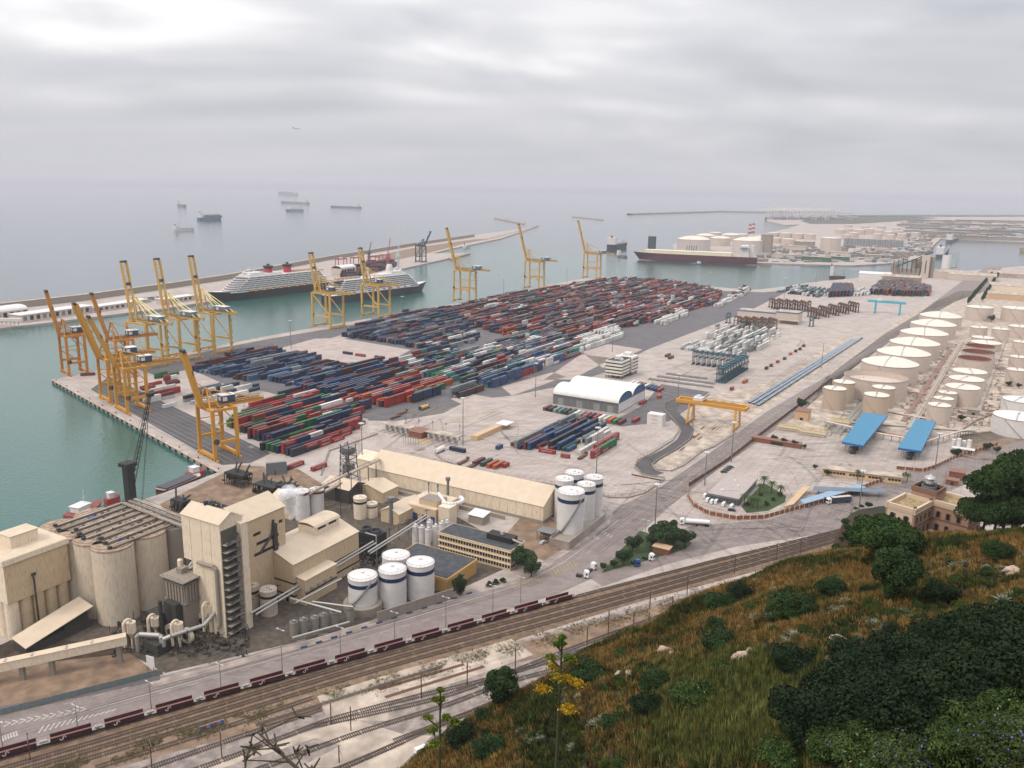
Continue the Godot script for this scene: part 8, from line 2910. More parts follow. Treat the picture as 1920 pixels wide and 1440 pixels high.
	for q in [[[928, 407, 985, 417, 982, 420, 926, 409], "outer_mole"], [[1072, 404, 1132, 411, 1131, 412.5, 1072, 406], "outer_mole"], [[840, 483, 880, 473, 882, 475, 845, 486], "spit"], [[1010, 423, 1000, 426, 930, 446, 920, 446], "spit"]]:
		b = mb()
		b.prism(gs(q[0]), -5, 0.8)
		ground(q[1], b, M.grey_concrete)
	# the gas and fuel dock, and the flat coast beyond
	var dock := gs([1262, 470, 1262, 458, 1330, 446, 1440, 437, 1480, 428, 1500, 421, 1473, 422, 1437, 414, 1443, 405, 1500, 399.5, 1600, 401, 1700, 403, 1800, 404.2, 1925, 405.5, 2300, 410, 2300, 470, 1920, 453.5, 1793, 448.5, 1761, 446.5, 1735, 468, 1708, 488, 1660, 494, 1600, 497.5, 1500, 495, 1405, 492])
	b = mb()
	b.prism(dock, -6, 0.0)
	ground("far_land", b, M.concrete)
	b = mb()
	b.strip(gs([1180, 401.5, 1352, 396.5, 1440, 398, 1600, 401]), 40.0, -3.0, 5.0)
	ground("outer_breakwater", b, M.grey_concrete)
	b = mb()
	b.flat(gs([1500, 414, 1560, 404, 1700, 405, 1760, 409, 1700, 414, 1600, 420, 1520, 420]), 0.3)
	ground("scrubland", b, mat("scrub", lin(0.10, 0.10, 0.07), 0.95, "patch", V(1, 1, 1) / 700.0))
	# low distant woods on the coast
	b = mb()
	for i in 700:
		var p := g(r.randf_range(1560, 1980), 404.5 + r.randf() * 1.8)
		b.tint = Color(0.03, 0.045, 0.03) * r.randf_range(0.7, 1.3)
		b.lathe(p, [Vector2(30, 0), Vector2(24, 6), Vector2(0, 9)], 5)
	ground("coastal_woods", b, M.tinted, "stuff", "dark strip of woods along the far coast")
	# gas tanks
	var far := "storage tanks on the far dock"
	for q in [[1300, 448, 470, 62, "great concrete gas tank with pale dome, left of the dock", "dome"], [1322, 441, 458, 36, "second gas tank behind the great left one", "dome"], [1403, 450, 474, 62, "great concrete gas tank behind the long tanker's stern", "dome"], [1424, 446, 470, 36, "gas tank in a dark frame right of the great one", "dome"], [1350, 446, 460, 38, "pale gas tank in the middle of the dock", "dome"], [1369, 440, 452, 34, "pale tank behind the middle gas tank", "dome"], [1340, 436, 446, 26, "small pale tank at the back left of the dock", "cone"], [1388, 439, 448, 28, "small pale tank before the red-banded chimneys", "cone"], [1556, 446, 471, 38, "single tan domed tank before the grey silos", "cone"]]:
		tank(q[4], q[0], q[1], q[2], q[3], q[5], M.white_steel if q[3] < 45 else mat("gas_tank", ph(206, 194, 188, 1.0), 0.85, "streak", V(0.03, 0.006, 0.03)), far)
	var n := 0
	for q in [[1450, 436, 22], [1474, 437, 22], [1497, 438, 20], [1519, 439, 20], [1455, 446, 22], [1478, 448, 26], [1500, 452, 14], [1575, 430, 20], [1592, 428, 20], [1610, 430, 26], [1630, 429, 22], [1648, 431, 22], [1600, 436, 20], [1665, 434, 20], [1684, 433, 18], [1645, 438, 18], [1670, 440, 18], [1690, 438, 18], [1716, 436, 17], [1586, 440, 18], [1622, 424, 16], [1652, 424, 16], [1680, 427, 16], [1590, 422, 14]]:
		tank("white tank of the far tank farm, %s of those listed from the chimneys rightwards" % nth(n), q[0], q[1], q[1] + 9.5, q[2], "cone", M.white_steel, far)
		n += 1
	for i in 11:
		var px := 1586.0 + i * 10.2
		silo("grey silo of the far rank beside the tan tank, %s from the left" % nth(i), px, 447 + i * 0.4, 461 + i * 0.3, 9.4, mat("silo_bluegrey", lin(0.26, 0.28, 0.30), 0.7, "streak", V(0.1, 0.02, 0.1)), null, 0, 0, "grey_silo", "grey silos of the far rank", false, 0.2)
	for q in [[1405.5, 438, 420, "left"], [1412, 437, 418.5, "right"]]:
		var at := g(q[0], q[1])
		var h := hg(at, q[0], q[2])
		var o := thing("striped_chimney", "red and white banded chimney, the %s of two on the far dock" % q[3], "chimney", at, "banded chimneys")
		for i in 5:
			tb(o, "band", M.white if i % 2 else mat("chimney_red", lin(0.4, 0.06, 0.07), 0.6, ""), V(0, h * i / 5.0, 0), V(0, h * (i + 1) / 5.0, 0), 7.0 - i * 0.2, 16, 6.8 - i * 0.2)
	# power block, pipe racks and sheds on the dock
	for q in [["dark steel frame beside the great gas tank", 1436, 476, 30, 20, 55, "grey_concrete"], ["green plant building beside the tan tank", 1530, 490, 70, 24, 12, "green_far"], ["second green plant row at the dock's edge", 1570, 488, 60, 20, 10, "green_far"], ["low white shed at the dock's edge", 1470, 484, 60, 30, 10, "white_steel"], ["pale works shed in the dock's middle", 1490, 470, 70, 30, 14, "white_steel"], ["grey works block under the tank rows", 1508, 462, 60, 40, 16, "grey_concrete"], ["pale shed left of the grey silos", 1575, 478, 50, 30, 8, "white_steel"], ["small grey block on the dock's end", 1640, 484, 40, 24, 9, "grey_concrete"], ["white block on the dock's right end", 1660, 472, 60, 20, 9, "white_steel"]]:
		var o := thing("dock_building", q[0], "building", g(q[1], q[2]))
		bx(o, "wall", M[q[6]] if M.has(q[6]) else mat(q[6], lin(0.05, 0.16, 0.11), 0.7, "fine"), -q[3] / 2.0, q[3] / 2.0, 0, q[5], -q[4] / 2.0, q[4] / 2.0)
		bx(o, "roof", M.pale_slab, -q[3] / 2.0 - 1, q[3] / 2.0 + 1, q[5], q[5] + 0.8, -q[4] / 2.0 - 1, q[4] / 2.0 + 1)
	b = mb()
	for i in 900:   # pipes, sheds and stores of the far docks
		var z := r.randf()
		var p := g(r.randf_range(1420, 1700), r.randf_range(462, 492)) if i < 420 else g(r.randf_range(1700, 1980), r.randf_range(415, 447))
		if i >= 420 and i < 560: p = g(r.randf_range(1690, 1745), r.randf_range(445, 480))
		b.tint = [Color(0.5, 0.47, 0.44), Color(0.22, 0.2, 0.18), Color(0.34, 0.25, 0.21), Color(0.62, 0.6, 0.58), Color(0.16, 0.2, 0.23)][r.randi() % 5]
		var f := 1.0 if i < 560 else 3.0
		b.cbox(p, r.randf_range(4, 26) * f, r.randf_range(1.5, 8) * (1.0 if f < 2 else 1.4), r.randf_range(3, 12) * f)
	ground("dock_clutter", b, M.tinted, "stuff", "small sheds, pipes and stores spread over the far docks")
	for i in 16:
		var q: Array = [[1740, 432, 200, 60], [1800, 436, 180, 50], [1860, 437, 200, 50], [1770, 440, 220, 40], [1840, 444, 160, 30], [1900, 440, 200, 50], [1720, 425, 200, 60], [1790, 424, 260, 60], [1870, 426, 240, 60], [1930, 430, 200, 60], [1750, 417, 300, 80], [1840, 417, 300, 80], [1920, 418, 300, 80], [1700, 444, 90, 40], [1820, 449, 150, 22], [1890, 451, 150, 22]][i]
		var o := thing("far_warehouse", "long pale warehouse roof in the flat industrial zone, %s" % ["first of the front row", "second of the front row", "third of the front row", "long one behind the dock road", "narrow one by the basin", "fourth of the front row", "first of the middle row", "second of the middle row", "third of the middle row", "fourth of the middle row", "first of the rearmost row", "second of the rearmost row", "third of the rearmost row", "beside the dock's embankment", "white one on the basin's left bank", "white one on the basin's right bank"][i], "warehouse", g(q[0], q[1]), "warehouses of the far zone", YAW + 0.35)
		bx(o, "wall", M.grey_concrete, -q[2] / 2.0, q[2] / 2.0, 0, 11, -q[3] / 2.0, q[3] / 2.0)
		b = mb()
		for k in 3: b.slab(V(-q[2] / 2.0, 11, q[3] * (k / 3.0 - 0.5)), V(q[2] / 2.0, 11, q[3] * (k / 3.0 - 0.5)), V(q[2] / 2.0, 14, q[3] * ((k + 0.6) / 3.0 - 0.5)), V(-q[2] / 2.0, 14, q[3] * ((k + 0.6) / 3.0 - 0.5)), 0.5)
		part(o, "roof", b, M.pale_slab if i % 3 else M.white)
	# pier road and its barges
	b = mb()
	b.strip(gs([1712, 486, 1735, 466, 1758, 446]), 30.0, 0.1)
	ground("pier_road", b, M.pale_slab)
	# far container cranes seen white against the haze
	var cr: Node3D = null
	for i in 26:
		var px := 1436.0 + 6.0 * (i % 22) + (10.0 if i > 21 else 0.0)
		var at := g(px, 411.5 - (i % 3) * 2.6)
		var lab := "white far-off container crane on the hazy quay, %s from the left" % nth(i)
		if cr:
			dup(cr, lab, at, 0.5)
			continue
		cr = thing("far_crane", lab, "crane", at, "white cranes on the hazy far quay", 0.5)
		b = mb()
		for x in [-12, 12]:
			for z in [0, 30]: b.bar(V(x, 0, z), V(x * 0.8, 60, z), 3.2)
		for z in [0, 30]: b.bar(V(-12, 20, z), V(12, 20, z), 3)
		for x in [-12, 12]: b.bar(V(x, 20, 0), V(x, 20, 30), 3)
		part(cr, "frame", b, M.white)
		bx(cr, "boom", M.white, -4, 4, 56, 62, -62, 60)
		b = mb()
		b.bar(V(0, 60, 0), V(0, 88, 6), 3)
		b.bar(V(0, 88, 6), V(0, 61, -50), 1.4)
		b.bar(V(0, 88, 6), V(0, 61, 50), 1.4)
		part(cr, "mast", b, M.white)
	b = mb()
	for i in 300:
		b.tint = [Color(0.5, 0.48, 0.46), Color(0.25, 0.22, 0.22), Color(0.18, 0.2, 0.24)][i % 3]
		b.cbox(g(r.randf_range(1442, 1600), r.randf_range(406, 412)), r.randf_range(20, 70), r.randf_range(5, 14), r.randf_range(14, 30))
	ground("far_stacks", b, M.tinted, "stuff", "hazy container stacks under the far white cranes")
	# grain terminal on the near bank of the basin
	var gt := thing("grain_terminal", "grey grain terminal with tall bins and a white tower at the basin", "building", g(1735, 520))
	for i in 5:
		b = mb()
		b.cyl(V(-i * 9.0 + 10, 0, -(i % 2) * 9), 5.2, 44 if i < 3 else 34, 18)
		part(gt, "bin", b, M.grey_concrete)
	bx(gt, "tower", M.white_steel, -10, 6, 0, 48, 4, 14)
	b = mb()
	b.box(-50, -12, 0, 18, -4, 14)
	b.box(-70, -52, 0, 26, -4, 8)
	part(gt, "hall", b, M.grey_concrete)
	b = mb()
	for i in 5: b.bar(V(-60 + i * 14, 20 + i * 7, 8), V(-46 + i * 14, 27 + i * 7, 8), 2.0)
	for i in 8: b.tube(V(-64 + i * 9, 10, 15), V(-64 + i * 9, 34 + 3 * (i % 3), 15), 0.8, 6)
	part(gt, "conveyor", b, M.dark_steel)
	for q in [["white block beside the grain terminal", 1640, 528, 60, 24, 16, "white"], ["dark grey plant blocks before the grain terminal", 1690, 532, 70, 24, 14, "grey_concrete"], ["low white hall at the basin's edge", 1780, 522, 80, 24, 14, "white_steel"], ["pale hall with a pitched roof by the avenue", 1822, 525, 90, 60, 12, "white_steel"], ["pale sheds right of the avenue, nearest", 1905, 545, 90, 60, 10, "cream"], ["pale sheds right of the avenue, farther", 1900, 520, 100, 50, 9, "pale_slab"], ["reddish shed at the right edge behind the tanks", 1900, 562, 80, 24, 9, "shed_tan"]]:
		var o := thing("basin_building", q[0], "building", g(q[1], q[2]))
		b = mb()
		var rf := mb()
		b.gable(-q[3] / 2.0, q[3] / 2.0, -q[4] / 2.0, q[4] / 2.0, 0, q[5], q[5] + 4.0, true, rf)
		part(o, "wall", b, M[q[6]])
		part(o, "roof", rf, M.pale_slab if q[6] != "white" else M.white)
	for i in 30:
		var s := i % 2
		var t := (i / 2) / 14.0
		plant("column_tree", "dark narrow tree of the avenue's %s row, %s from the near end" % [["left", "right"][s], nth(i / 2)], g(lerpf([1815, 1842][s], [1862, 1872][s], t), lerpf([572, 566][s], [516, 518][s], t)), 2.0, "trees along the port avenue")
	for q in [["six grey loading arms standing together on the quay", 1228, 531, 6, 20.0], ["grey loading arms by the basin's near pier", 1542, 524, 6, 18.0]]:
		var o := thing("marine_loader", q[0], "loading arms", g(q[1], q[2]))
		b = mb()
		for i in int(q[3]):
			b.tube(V(i * 4.6 - 12, 0, 0), V(i * 4.6 - 12, q[4], 0), 0.5, 6)
			b.tube(V(i * 4.6 - 12, q[4] * 0.55, 0), V(i * 4.6 - 12, q[4] * 1.6, 0.6), 0.35, 6)
		part(o, "arm", b, mat("arm_grey", lin(0.16, 0.19, 0.21), 0.6, ""))
		bx(o, "base", M.grey_concrete, -15, 14, 0, 1.2, -3, 3)

# ships
func hull(b: MB, deck: MB, L: float, B: float, y0: float, y1: float, bow: float, flare := 0.5, sheer := 1.5) -> void:
	# x runs from stern to bow; sections from waterline to deck
	var m := 22
	var P := []
	for i in m + 1:
		var t := float(i) / m
		var x := -L / 2 + L * t
		var wt := minf(1.0, 0.72 + t * 3.0) * (1.0 - pow(clampf((t - (1.0 - bow)) / bow, 0, 1), 1.9))
		var wb := wt * (1.0 - flare * clampf((t - (1.0 - bow * 1.3)) / (bow * 1.3), 0, 1))
		var rake := 0.06 * L * clampf((t - 0.86) / 0.14, 0, 1)
		var yy := y1 + sheer * pow(clampf((t - 0.6) / 0.4, 0, 1), 2.0)
		P.append([V(x - rake * 0.4, y0, wb * B / 2), V(x + rake * 0.5, yy, wt * B / 2), yy])
	for i in m:
		var a: Vector3 = P[i][0]
		var c: Vector3 = P[i][1]
		var d: Vector3 = P[i + 1][0]
		var e: Vector3 = P[i + 1][1]
		var f := V(1, 1, -1)
		b.quad(a, d, e, c)
		b.quad(d * f, a * f, c * f, e * f)
		deck.quad(c * f, c, e, e * f)
	var a: Vector3 = P[0][0]
	var c: Vector3 = P[0][1]
	b.quad(a * V(1, 1, -1), a, c, c * V(1, 1, -1))

func between(px0: float, py0: float, px1: float, py1: float) -> Array:
	var a := g(px0, py0, -2.6)
	var c := g(px1, py1, -2.6)
	var d := (c - a).normalized()
	return [(a + c) / 2, atan2(-d.z, d.x), a.distance_to(c)]

func ships() -> void:
	cruise("white and black cruise ship with two red funnels moored at the breakwater", between(610, 540, 398, 567), 32, M.black, true)
	cruise("dark-hulled cruise ship with white balcony decks heading out to the right", between(612, 569, 795, 545), 31, mat("hull_dark_blue", lin(0.018, 0.022, 0.032), 0.4, ""), false)
	# long gas tanker
	var s := between(1418, 496.5, 1193, 486)
	var o := thing("gas_tanker", "very long maroon gas tanker moored at the far dock", "ship", s[0], "", s[1])
	var L: float = s[2]
	var b := mb()
	var dk := mb()
	hull(b, dk, L, 46, 1.0, 19.0, 0.12, 0.6)
	part(o, "hull", b, mat("hull_maroon", lin(0.085, 0.022, 0.028), 0.6, "fine", V(1, 1, 1) / 30.0))
	part(o, "deck", dk, M.pale_slab)
	bx(o, "tank_cover", mat("ivory", ph(232, 222, 196, 1.1), 0.7, "grime"), -L * 0.30, L * 0.42, 19, 27, -17, 17)
	b = mb()
	b.box(-L * 0.44, -L * 0.36, 19, 42, -16, 16)
	b.box(-L * 0.43, -L * 0.37, 42, 46, -23, 23)
	part(o, "bridge", b, M.white)
	bx(o, "funnel", M.white, -L * 0.475, -L * 0.45, 19, 48, -6, 6)
	b = mb()
	for x in [0.0, 6.0, 12.0, 18.0, 24.0]: b.tube(V(x, 27, 10), V(x, 40, 12), 1.0, 6)
	part(o, "loading_gear", b, mat("gear_green", lin(0.04, 0.12, 0.10), 0.6, ""))
	bx(o, "boot_band", mat("boot_pale", lin(0.35, 0.25, 0.25), 0.7, ""), -L * 0.5, L * 0.46, -2.6, 1.0, -21, 21)
	var sl := thing("square_tower", "dark slab tower at the tanker's bow on the jetty", "tower", g(1221, 484))
	bx(sl, "tower", mat("slab_dark", lin(0.035, 0.06, 0.065), 0.7, ""), -9, 9, 0, hg(sl.position, 1221, 443), -6, 6)
	# other ships: label, stern px, bow px, beam, hull height, hull colour, cargo kind
	var list := [["black ship with a red and white stern house seen end-on in the channel", [1144, 468], [1172, 463], 30, 15, lin(0.02, 0.03, 0.035), "house"], ["small white-hulled ship nearest on the open sea", [326, 433.5], [364, 432], 17, 8, lin(0.5, 0.5, 0.52), "small"], ["blue container ship on the open sea", [372, 413], [415, 411.5], 26, 12, lin(0.04, 0.10, 0.19), "boxes"], ["tiny grey ship high on the left of the sea", [334, 386], [349, 388], 22, 14, lin(0.12, 0.13, 0.16), "house"], ["faint grey container ship on the horizon", [557, 366.5], [522, 364.5], 48, 34, lin(0.20, 0.22, 0.25), "boxes"], ["grey ship with white house under the faint one", [579, 382.5], [527, 380.5], 30, 14, lin(0.16, 0.17, 0.21), "house"], ["white passenger ferry below the grey ship", [568, 395.5], [536, 396], 26, 12, lin(0.16, 0.20, 0.26), "ferry"], ["long low grey tanker right of the ferry", [676, 390.5], [620, 388.5], 34, 11, lin(0.10, 0.13, 0.15), "low"], ["small blue and white tug passing the long tanker", [1313, 496], [1292, 496.5], 9, 3, lin(0.05, 0.14, 0.2), "small"], ["dark freighter on the far basin's left quay, front", [1760, 484], [1775, 468], 22, 10, lin(0.05, 0.07, 0.09), "house"], ["dark freighter on the far basin's left quay, rear", [1778, 455], [1792, 449], 22, 10, lin(0.05, 0.07, 0.09), "house"], ["tan ship half cut by the right edge in the basin", [1950, 476], [1912, 471], 22, 11, lin(0.35, 0.28, 0.15), "house"], ["red and black coaster at the near pier of the basin", [1555, 522], [1584, 524], 16, 6, lin(0.07, 0.02, 0.02), "house"], ["white and green ship behind the grain terminal", [1768, 515], [1794, 513], 24, 14, lin(0.5, 0.5, 0.5), "tall"], ["small barges moored at the black ship's jetty", [1158, 481], [1176, 483], 10, 4, lin(0.15, 0.15, 0.16), "low"], ["pair of small work boats near the breakwater spit", [870, 466.5], [881, 464.5], 10, 4, lin(0.4, 0.42, 0.43), "small"]]
	for q in list:
		var p := between(q[1][0], q[1][1], q[2][0], q[2][1])
		o = thing("ship", q[0], "ship", p[0], "", p[1])
		L = p[2]
		var B: float = minf(q[3], L * 0.28)
		var h: float = q[4]
		b = mb()
		dk = mb()
		hull(b, dk, L, B, 0.0, h, 0.2, 0.4, h * 0.2)
		part(o, "hull", b, mat("hull_" + str(q[1][0]), q[5], 0.6, ""))
		part(o, "deck", dk, M.grey_steel)
		b = mb()
		var hh: float = {"house": 20.0, "small": h * 1.5, "boxes": 22.0, "ferry": 14.0, "low": 13.0, "tall": 30.0}[q[6]]
		if q[6] == "ferry": b.box(-L * 0.42, L * 0.32, h, h + hh, -B * 0.48, B * 0.48)
		else: b.box(-L * 0.46, -L * (0.28 if L < 120 else 0.36), h, h + hh, -B * 0.45, B * 0.45)
		part(o, "deck_house", b, M.white)
		tb(o, "funnel", M.red if q[1][0] in [1144, 568] else M.dark_steel, V(-L * 0.42, h + hh, 0), V(-L * 0.42, h + hh + 6, 0), B * 0.12, 8)
		b = mb()
		if q[6] == "boxes":
			for i in 9: b.box(-L * 0.25 + L * 0.08 * i, -L * 0.25 + L * 0.08 * i + L * 0.072, h, h + 9 + 4 * sin(i * 2.0) , -B * 0.46, B * 0.46)
			part(o, "container_stack", b, mat("cargo_mix", lin(0.15, 0.13, 0.15), 0.7, "fine", V(1, 1, 1) / 20.0))
		else:
			b.tube(V(L * 0.38, h, 0), V(L * 0.38, h + hh * 0.7, 0), maxf(0.5, L * 0.004), 6)
			b.box(-L * 0.2, L * 0.3, h, h + 1.5, -B * 0.25, B * 0.25)
			part(o, "hatch", b, M.grey_steel)
	# barge with the red and white boat by the scrap quay, and two small craft at left
	var p := between(300, 926, 372, 896)
	o = thing("barge", "flat dark barge with red sides moored at the scrap quay", "barge", p[0], "", p[1])
	L = p[2]
	b = mb()
	dk = mb()
	hull(b, dk, L, 9, 0.0, 2.6, 0.12, 0.3, 0.5)
	part(o, "hull", b, mat("barge_red", lin(0.12, 0.02, 0.02), 0.7, "fine"))
	part(o, "deck", dk, M.pale_slab)
	bx(o, "hatch_cover", mat("hatch_grey", lin(0.10, 0.10, 0.115), 0.7, "patch", V(1, 1, 1) / 8.0), -L * 0.45, L * 0.34, 2.6, 3.6, -3.9, 3.9)
	for q in [["red and white boat's bow beyond the barge with a thin white mast", 352, 897, 386, 887, 7.0, lin(0.4, 0.05, 0.05), 9.0], ["red and white tug moored behind the silo block", 128, 978, 190, 950, 9.0, lin(0.28, 0.05, 0.06), 11.0], ["red launch at the end of the silo quay", 198, 946, 226, 938, 5.0, lin(0.42, 0.04, 0.035), 4.0]]:
		p = between(q[1], q[2], q[3], q[4])
		o = thing("work_boat", q[0], "boat", p[0], "", p[1])
		L = p[2]
		b = mb()
		dk = mb()
		hull(b, dk, L, q[5], 0.0, 3.2, 0.35, 0.4, 1.4)
		part(o, "hull", b, mat("boat_" + str(q[1]), q[6], 0.5, ""))
		part(o, "deck", dk, mat("deck_red", lin(0.25, 0.07, 0.06), 0.7, "fine"))
		bx(o, "deck_house", M.white, -L * 0.3, L * 0.05, 3.2, 6.2, -q[5] * 0.33, q[5] * 0.33)
		bx(o, "roof", M.white, -L * 0.32, L * 0.08, 6.2, 6.5, -q[5] * 0.4, q[5] * 0.4)
		b = mb()
		b.tube(V(L * 0.0, 3.2, 0), V(L * 0.0, 3.2 + q[7], 0), 0.14, 6)
		b.tube(V(-2, 3.2 + q[7] * 0.6, 0), V(2, 3.2 + q[7] * 0.6, 0), 0.08, 5)
		b.tube(V(L * 0.0, 3.2 + q[7], 0), V(L * 0.38, 4.4, 0), 0.04, 4)
		part(o, "mast", b, M.white)
		b = mb()
		for i in 12: b.tube(V(lerpf(-L * 0.45, L * 0.4, i / 11.0), 3.2, q[5] * 0.42), V(lerpf(-L * 0.45, L * 0.4, i / 11.0), 4.2, q[5] * 0.42), 0.05, 4)
		part(o, "railing", b, M.white)

func cruise(label: String, s: Array, B: float, hm: Material, funnels: bool) -> void:
	var o := thing("cruise_ship", label, "ship", s[0], "", s[1])
	var L: float = s[2]
	var b := mb()
	var dk := mb()
	hull(b, dk, L, B, 0.0, 12.0, 0.24, 0.55, 4.5)
	part(o, "hull", b, hm)
	part(o, "main_deck", dk, M.white)
	var x0 := -L * 0.46
	var n := 7
	for i in n:
		var y := 12.0 + i * 3.0
		var x1 := L * (0.36 - 0.018 * i)
		var xs := x0 + L * 0.012 * i
		b = mb()
		b.box(xs, x1, y + 0.0, y + 1.7, -B / 2, B / 2)   # white balcony front
		b.cyl(V(x1, y, 0), B * 0.42, 1.9, 18)
		part(o, "deck_level", b, M.white)
		b = mb()
		b.box(xs + 1, x1 - 1, y + 1.7, y + 3.0, -B / 2 + 1.0, B / 2 - 1.0)
		b.cyl(V(x1 - 1, y + 1.15, 0), B * 0.38, 1.85, 18)
		part(o, "cabin_windows", b, mat("cabin_dark", lin(0.03, 0.035, 0.045), 0.35, ""))
		b = mb()
		var m := int((x1 - xs) / (14.0 if funnels else 30.0))
		for k in m + 1:
			for z in [-B / 2 + 0.8, B / 2 - 0.8]: b.box(lerpf(xs, x1, float(k) / m) - 0.3, lerpf(xs, x1, float(k) / m) + 0.3, y + 1.15, y + 3.0, z - 0.8, z + 0.8)
		part(o, "balcony_dividers", b, M.white)
	var top := 12.0 + n * 3.0
	b = mb()
	b.box(x0 + L * 0.08, L * 0.25, top, top + 1.2, -B / 2 + 0.5, B / 2 - 0.5)
	b.box(-L * 0.05, L * 0.24, top + 1.2, top + 4.0, -B * 0.36, B * 0.36)
	b.box(L * 0.10, L * 0.22, top + 4.0, top + 6.6, -B * 0.3, B * 0.3)
	part(o, "top_deck", b, M.white)
	bx(o, "bridge_wing", M.white, L * 0.27, L * 0.275, 12 + 5 * 3.0, 12 + 5 * 3.0 + 2.2, -B / 2 - 2, B / 2 + 2)
	b = mb()   # lifeboats
	for i in 9:
		for z in [-B / 2 - 0.8, B / 2 + 0.8]:
			var x := lerpf(-L * 0.34, L * 0.24, i / 8.0)
			b.tube(V(x - 5, 13.4, z), V(x + 5, 13.4, z), 1.5, 8)
	part(o, "lifeboats", b, mat("boat_orange", lin(0.45, 0.24, 0.06), 0.6, "") if funnels else M.white)
	if funnels:
		for x in [-L * 0.14, L * 0.03]:
			b = mb()
			b.lathe(V(x, top + 1, 0), [Vector2(6.5, 0), Vector2(6.2, 10), Vector2(0, 10)], 20)
			var f := part(o, "funnel", b, mat("funnel_red", lin(0.40, 0.02, 0.035), 0.5, ""))
			b = mb()
			b.lathe(V(x, top + 11, 0), [Vector2(6.6, 0), Vector2(8.4, 1.6), Vector2(8.4, 3.2), Vector2(6, 4), Vector2(0, 4)], 20)
			for k in 3: b.tube(V(x - 2 + 2 * k, top + 15, 0), V(x - 2 + 2 * k, top + 18, 0), 0.7, 8)
			part(f, "funnel_top", b, M.black)
	else:
		b = mb()
		b.lathe(V(L * 0.12, top + 4, 0), [Vector2(6, 0), Vector2(5.5, 9), Vector2(4, 14), Vector2(0, 14)], 16)
		b.box(-L * 0.12, -L * 0.10, top, top + 16, -3, 3)
		part(o, "funnel", b, M.white)
	b = mb()
	b.tube(V(L * 0.2, top + 4, 0), V(L * 0.19, top + 16, 0), 0.8, 8, 0.3)
	b.box(L * 0.19, L * 0.2, top + 11, top + 11.8, -5, 5)
	for x in [L * 0.235, L * 0.15]: b.lathe(V(x, top + 4, 0), [Vector2(0.6, 0), Vector2(2.0, 1.5), Vector2(2.2, 3), Vector2(1.4, 4.6), Vector2(0, 5)], 12, true)
	part(o, "mast", b, M.white)
	b = mb()
	b.box(-L * 0.45, -L * 0.2, top, top + 1.5, -B * 0.3, B * 0.3)
	for i in 6: b.cbox(V(-L * 0.4 + i * L * 0.04, top + 1.5, 0), 5, 2.4, 8)
	part(o, "stern_sports_deck", b, mat("deck_teak", lin(0.4, 0.28, 0.22), 0.8, ""))

# lamps, masts, vehicles, the aeroplane
func vehicle(label: String, kind: String, at: Vector3, turn: float, body: Color, load_: Color = Color.WHITE) -> Node3D:
	var o := thing(kind, label, {"car": "car", "tanker_truck": "lorry", "box_truck": "lorry", "lorry_cab": "lorry", "van": "van"}[kind], at, "", turn)
	var m := mat("body_" + body.to_html(), body, 0.35, "")
	var L: float = {"car": 4.3, "van": 5.2, "lorry_cab": 6.2, "tanker_truck": 15.5, "box_truck": 15.5}[kind]
	var b := mb()
	var wh := []
	if kind in ["car", "van"]:
		var top := 1.45 if kind == "car" else 2.1
		b.box(-L / 2, L / 2, 0.35, 0.9, -0.88, 0.88)
		b.box(-L / 2 + (0.5 if kind == "car" else 0.05), L / 2 - 1.2, 0.9, top, -0.78, 0.78)
		part(o, "body", b, m)
		bx(o, "windows", M.glass, -L / 2 + 0.8, L / 2 - 1.12, 0.95, top - 0.14, -0.80, 0.80)
		wh = [-L / 2 + 0.8, L / 2 - 0.8]
	else:
		b.box(L / 2 - 2.3, L / 2, 0.6, 3.1, -1.2, 1.2)
		b.box(L / 2 - 2.2, L / 2 - 0.5, 3.1, 3.6, -1.1, 1.1)
		part(o, "cab", b, m)
		b = mb()
		b.box(L / 2 - 0.02, L / 2 + 0.05, 1.7, 2.8, -1.05, 1.05)
		b.box(L / 2 - 1.3, L / 2 - 0.4, 1.7, 2.7, -1.22, 1.22)
		part(o, "windscreen", b, M.glass)
		b = mb()
		b.box(-L / 2, L / 2 - 2.3, 0.7, 1.0, -0.5, 0.5)
		b.box(-L / 2 + 0.2, -L / 2 + 1.6, 1.0, 1.2, -0.8, 0.8)
		part(o, "chassis", b, M.dark_steel)
		wh = [L / 2 - 1.2, -L / 2 + 0.8, -L / 2 + 2.0]
		if kind == "tanker_truck":
			b = mb()
			b.tube(V(-L / 2, 2.3, 0), V(L / 2 - 3.2, 2.3, 0), 1.25, 18)
			for i in 3: b.cbox(V(-4 + i * 3.5, 3.5, 0), 0.8, 0.3, 0.8)
			part(o, "tank", b, mat("load_" + load_.to_html(), load_, 0.4, ""))
			wh.append(-1.0)
		elif kind == "box_truck":
			bx(o, "trailer", mat("load_" + load_.to_html(), load_, 0.5, "fine"), -L / 2, L / 2 - 2.9, 1.0, 3.9, -1.25, 1.25)
			bx(o, "trailer_roof", M.white_steel, -L / 2, L / 2 - 2.9, 3.9, 3.96, -1.25, 1.25)
	for x in wh:
		for z in [-1, 1]:
			b = mb()
			var w := 0.34 if kind in ["car", "van"] else 0.5
			b.tube(V(x, w, z * 0.62), V(x, w, z * (0.9 if kind in ["car", "van"] else 1.2)), w, 12)
			part(o, "wheel", b, M.black)
	return o

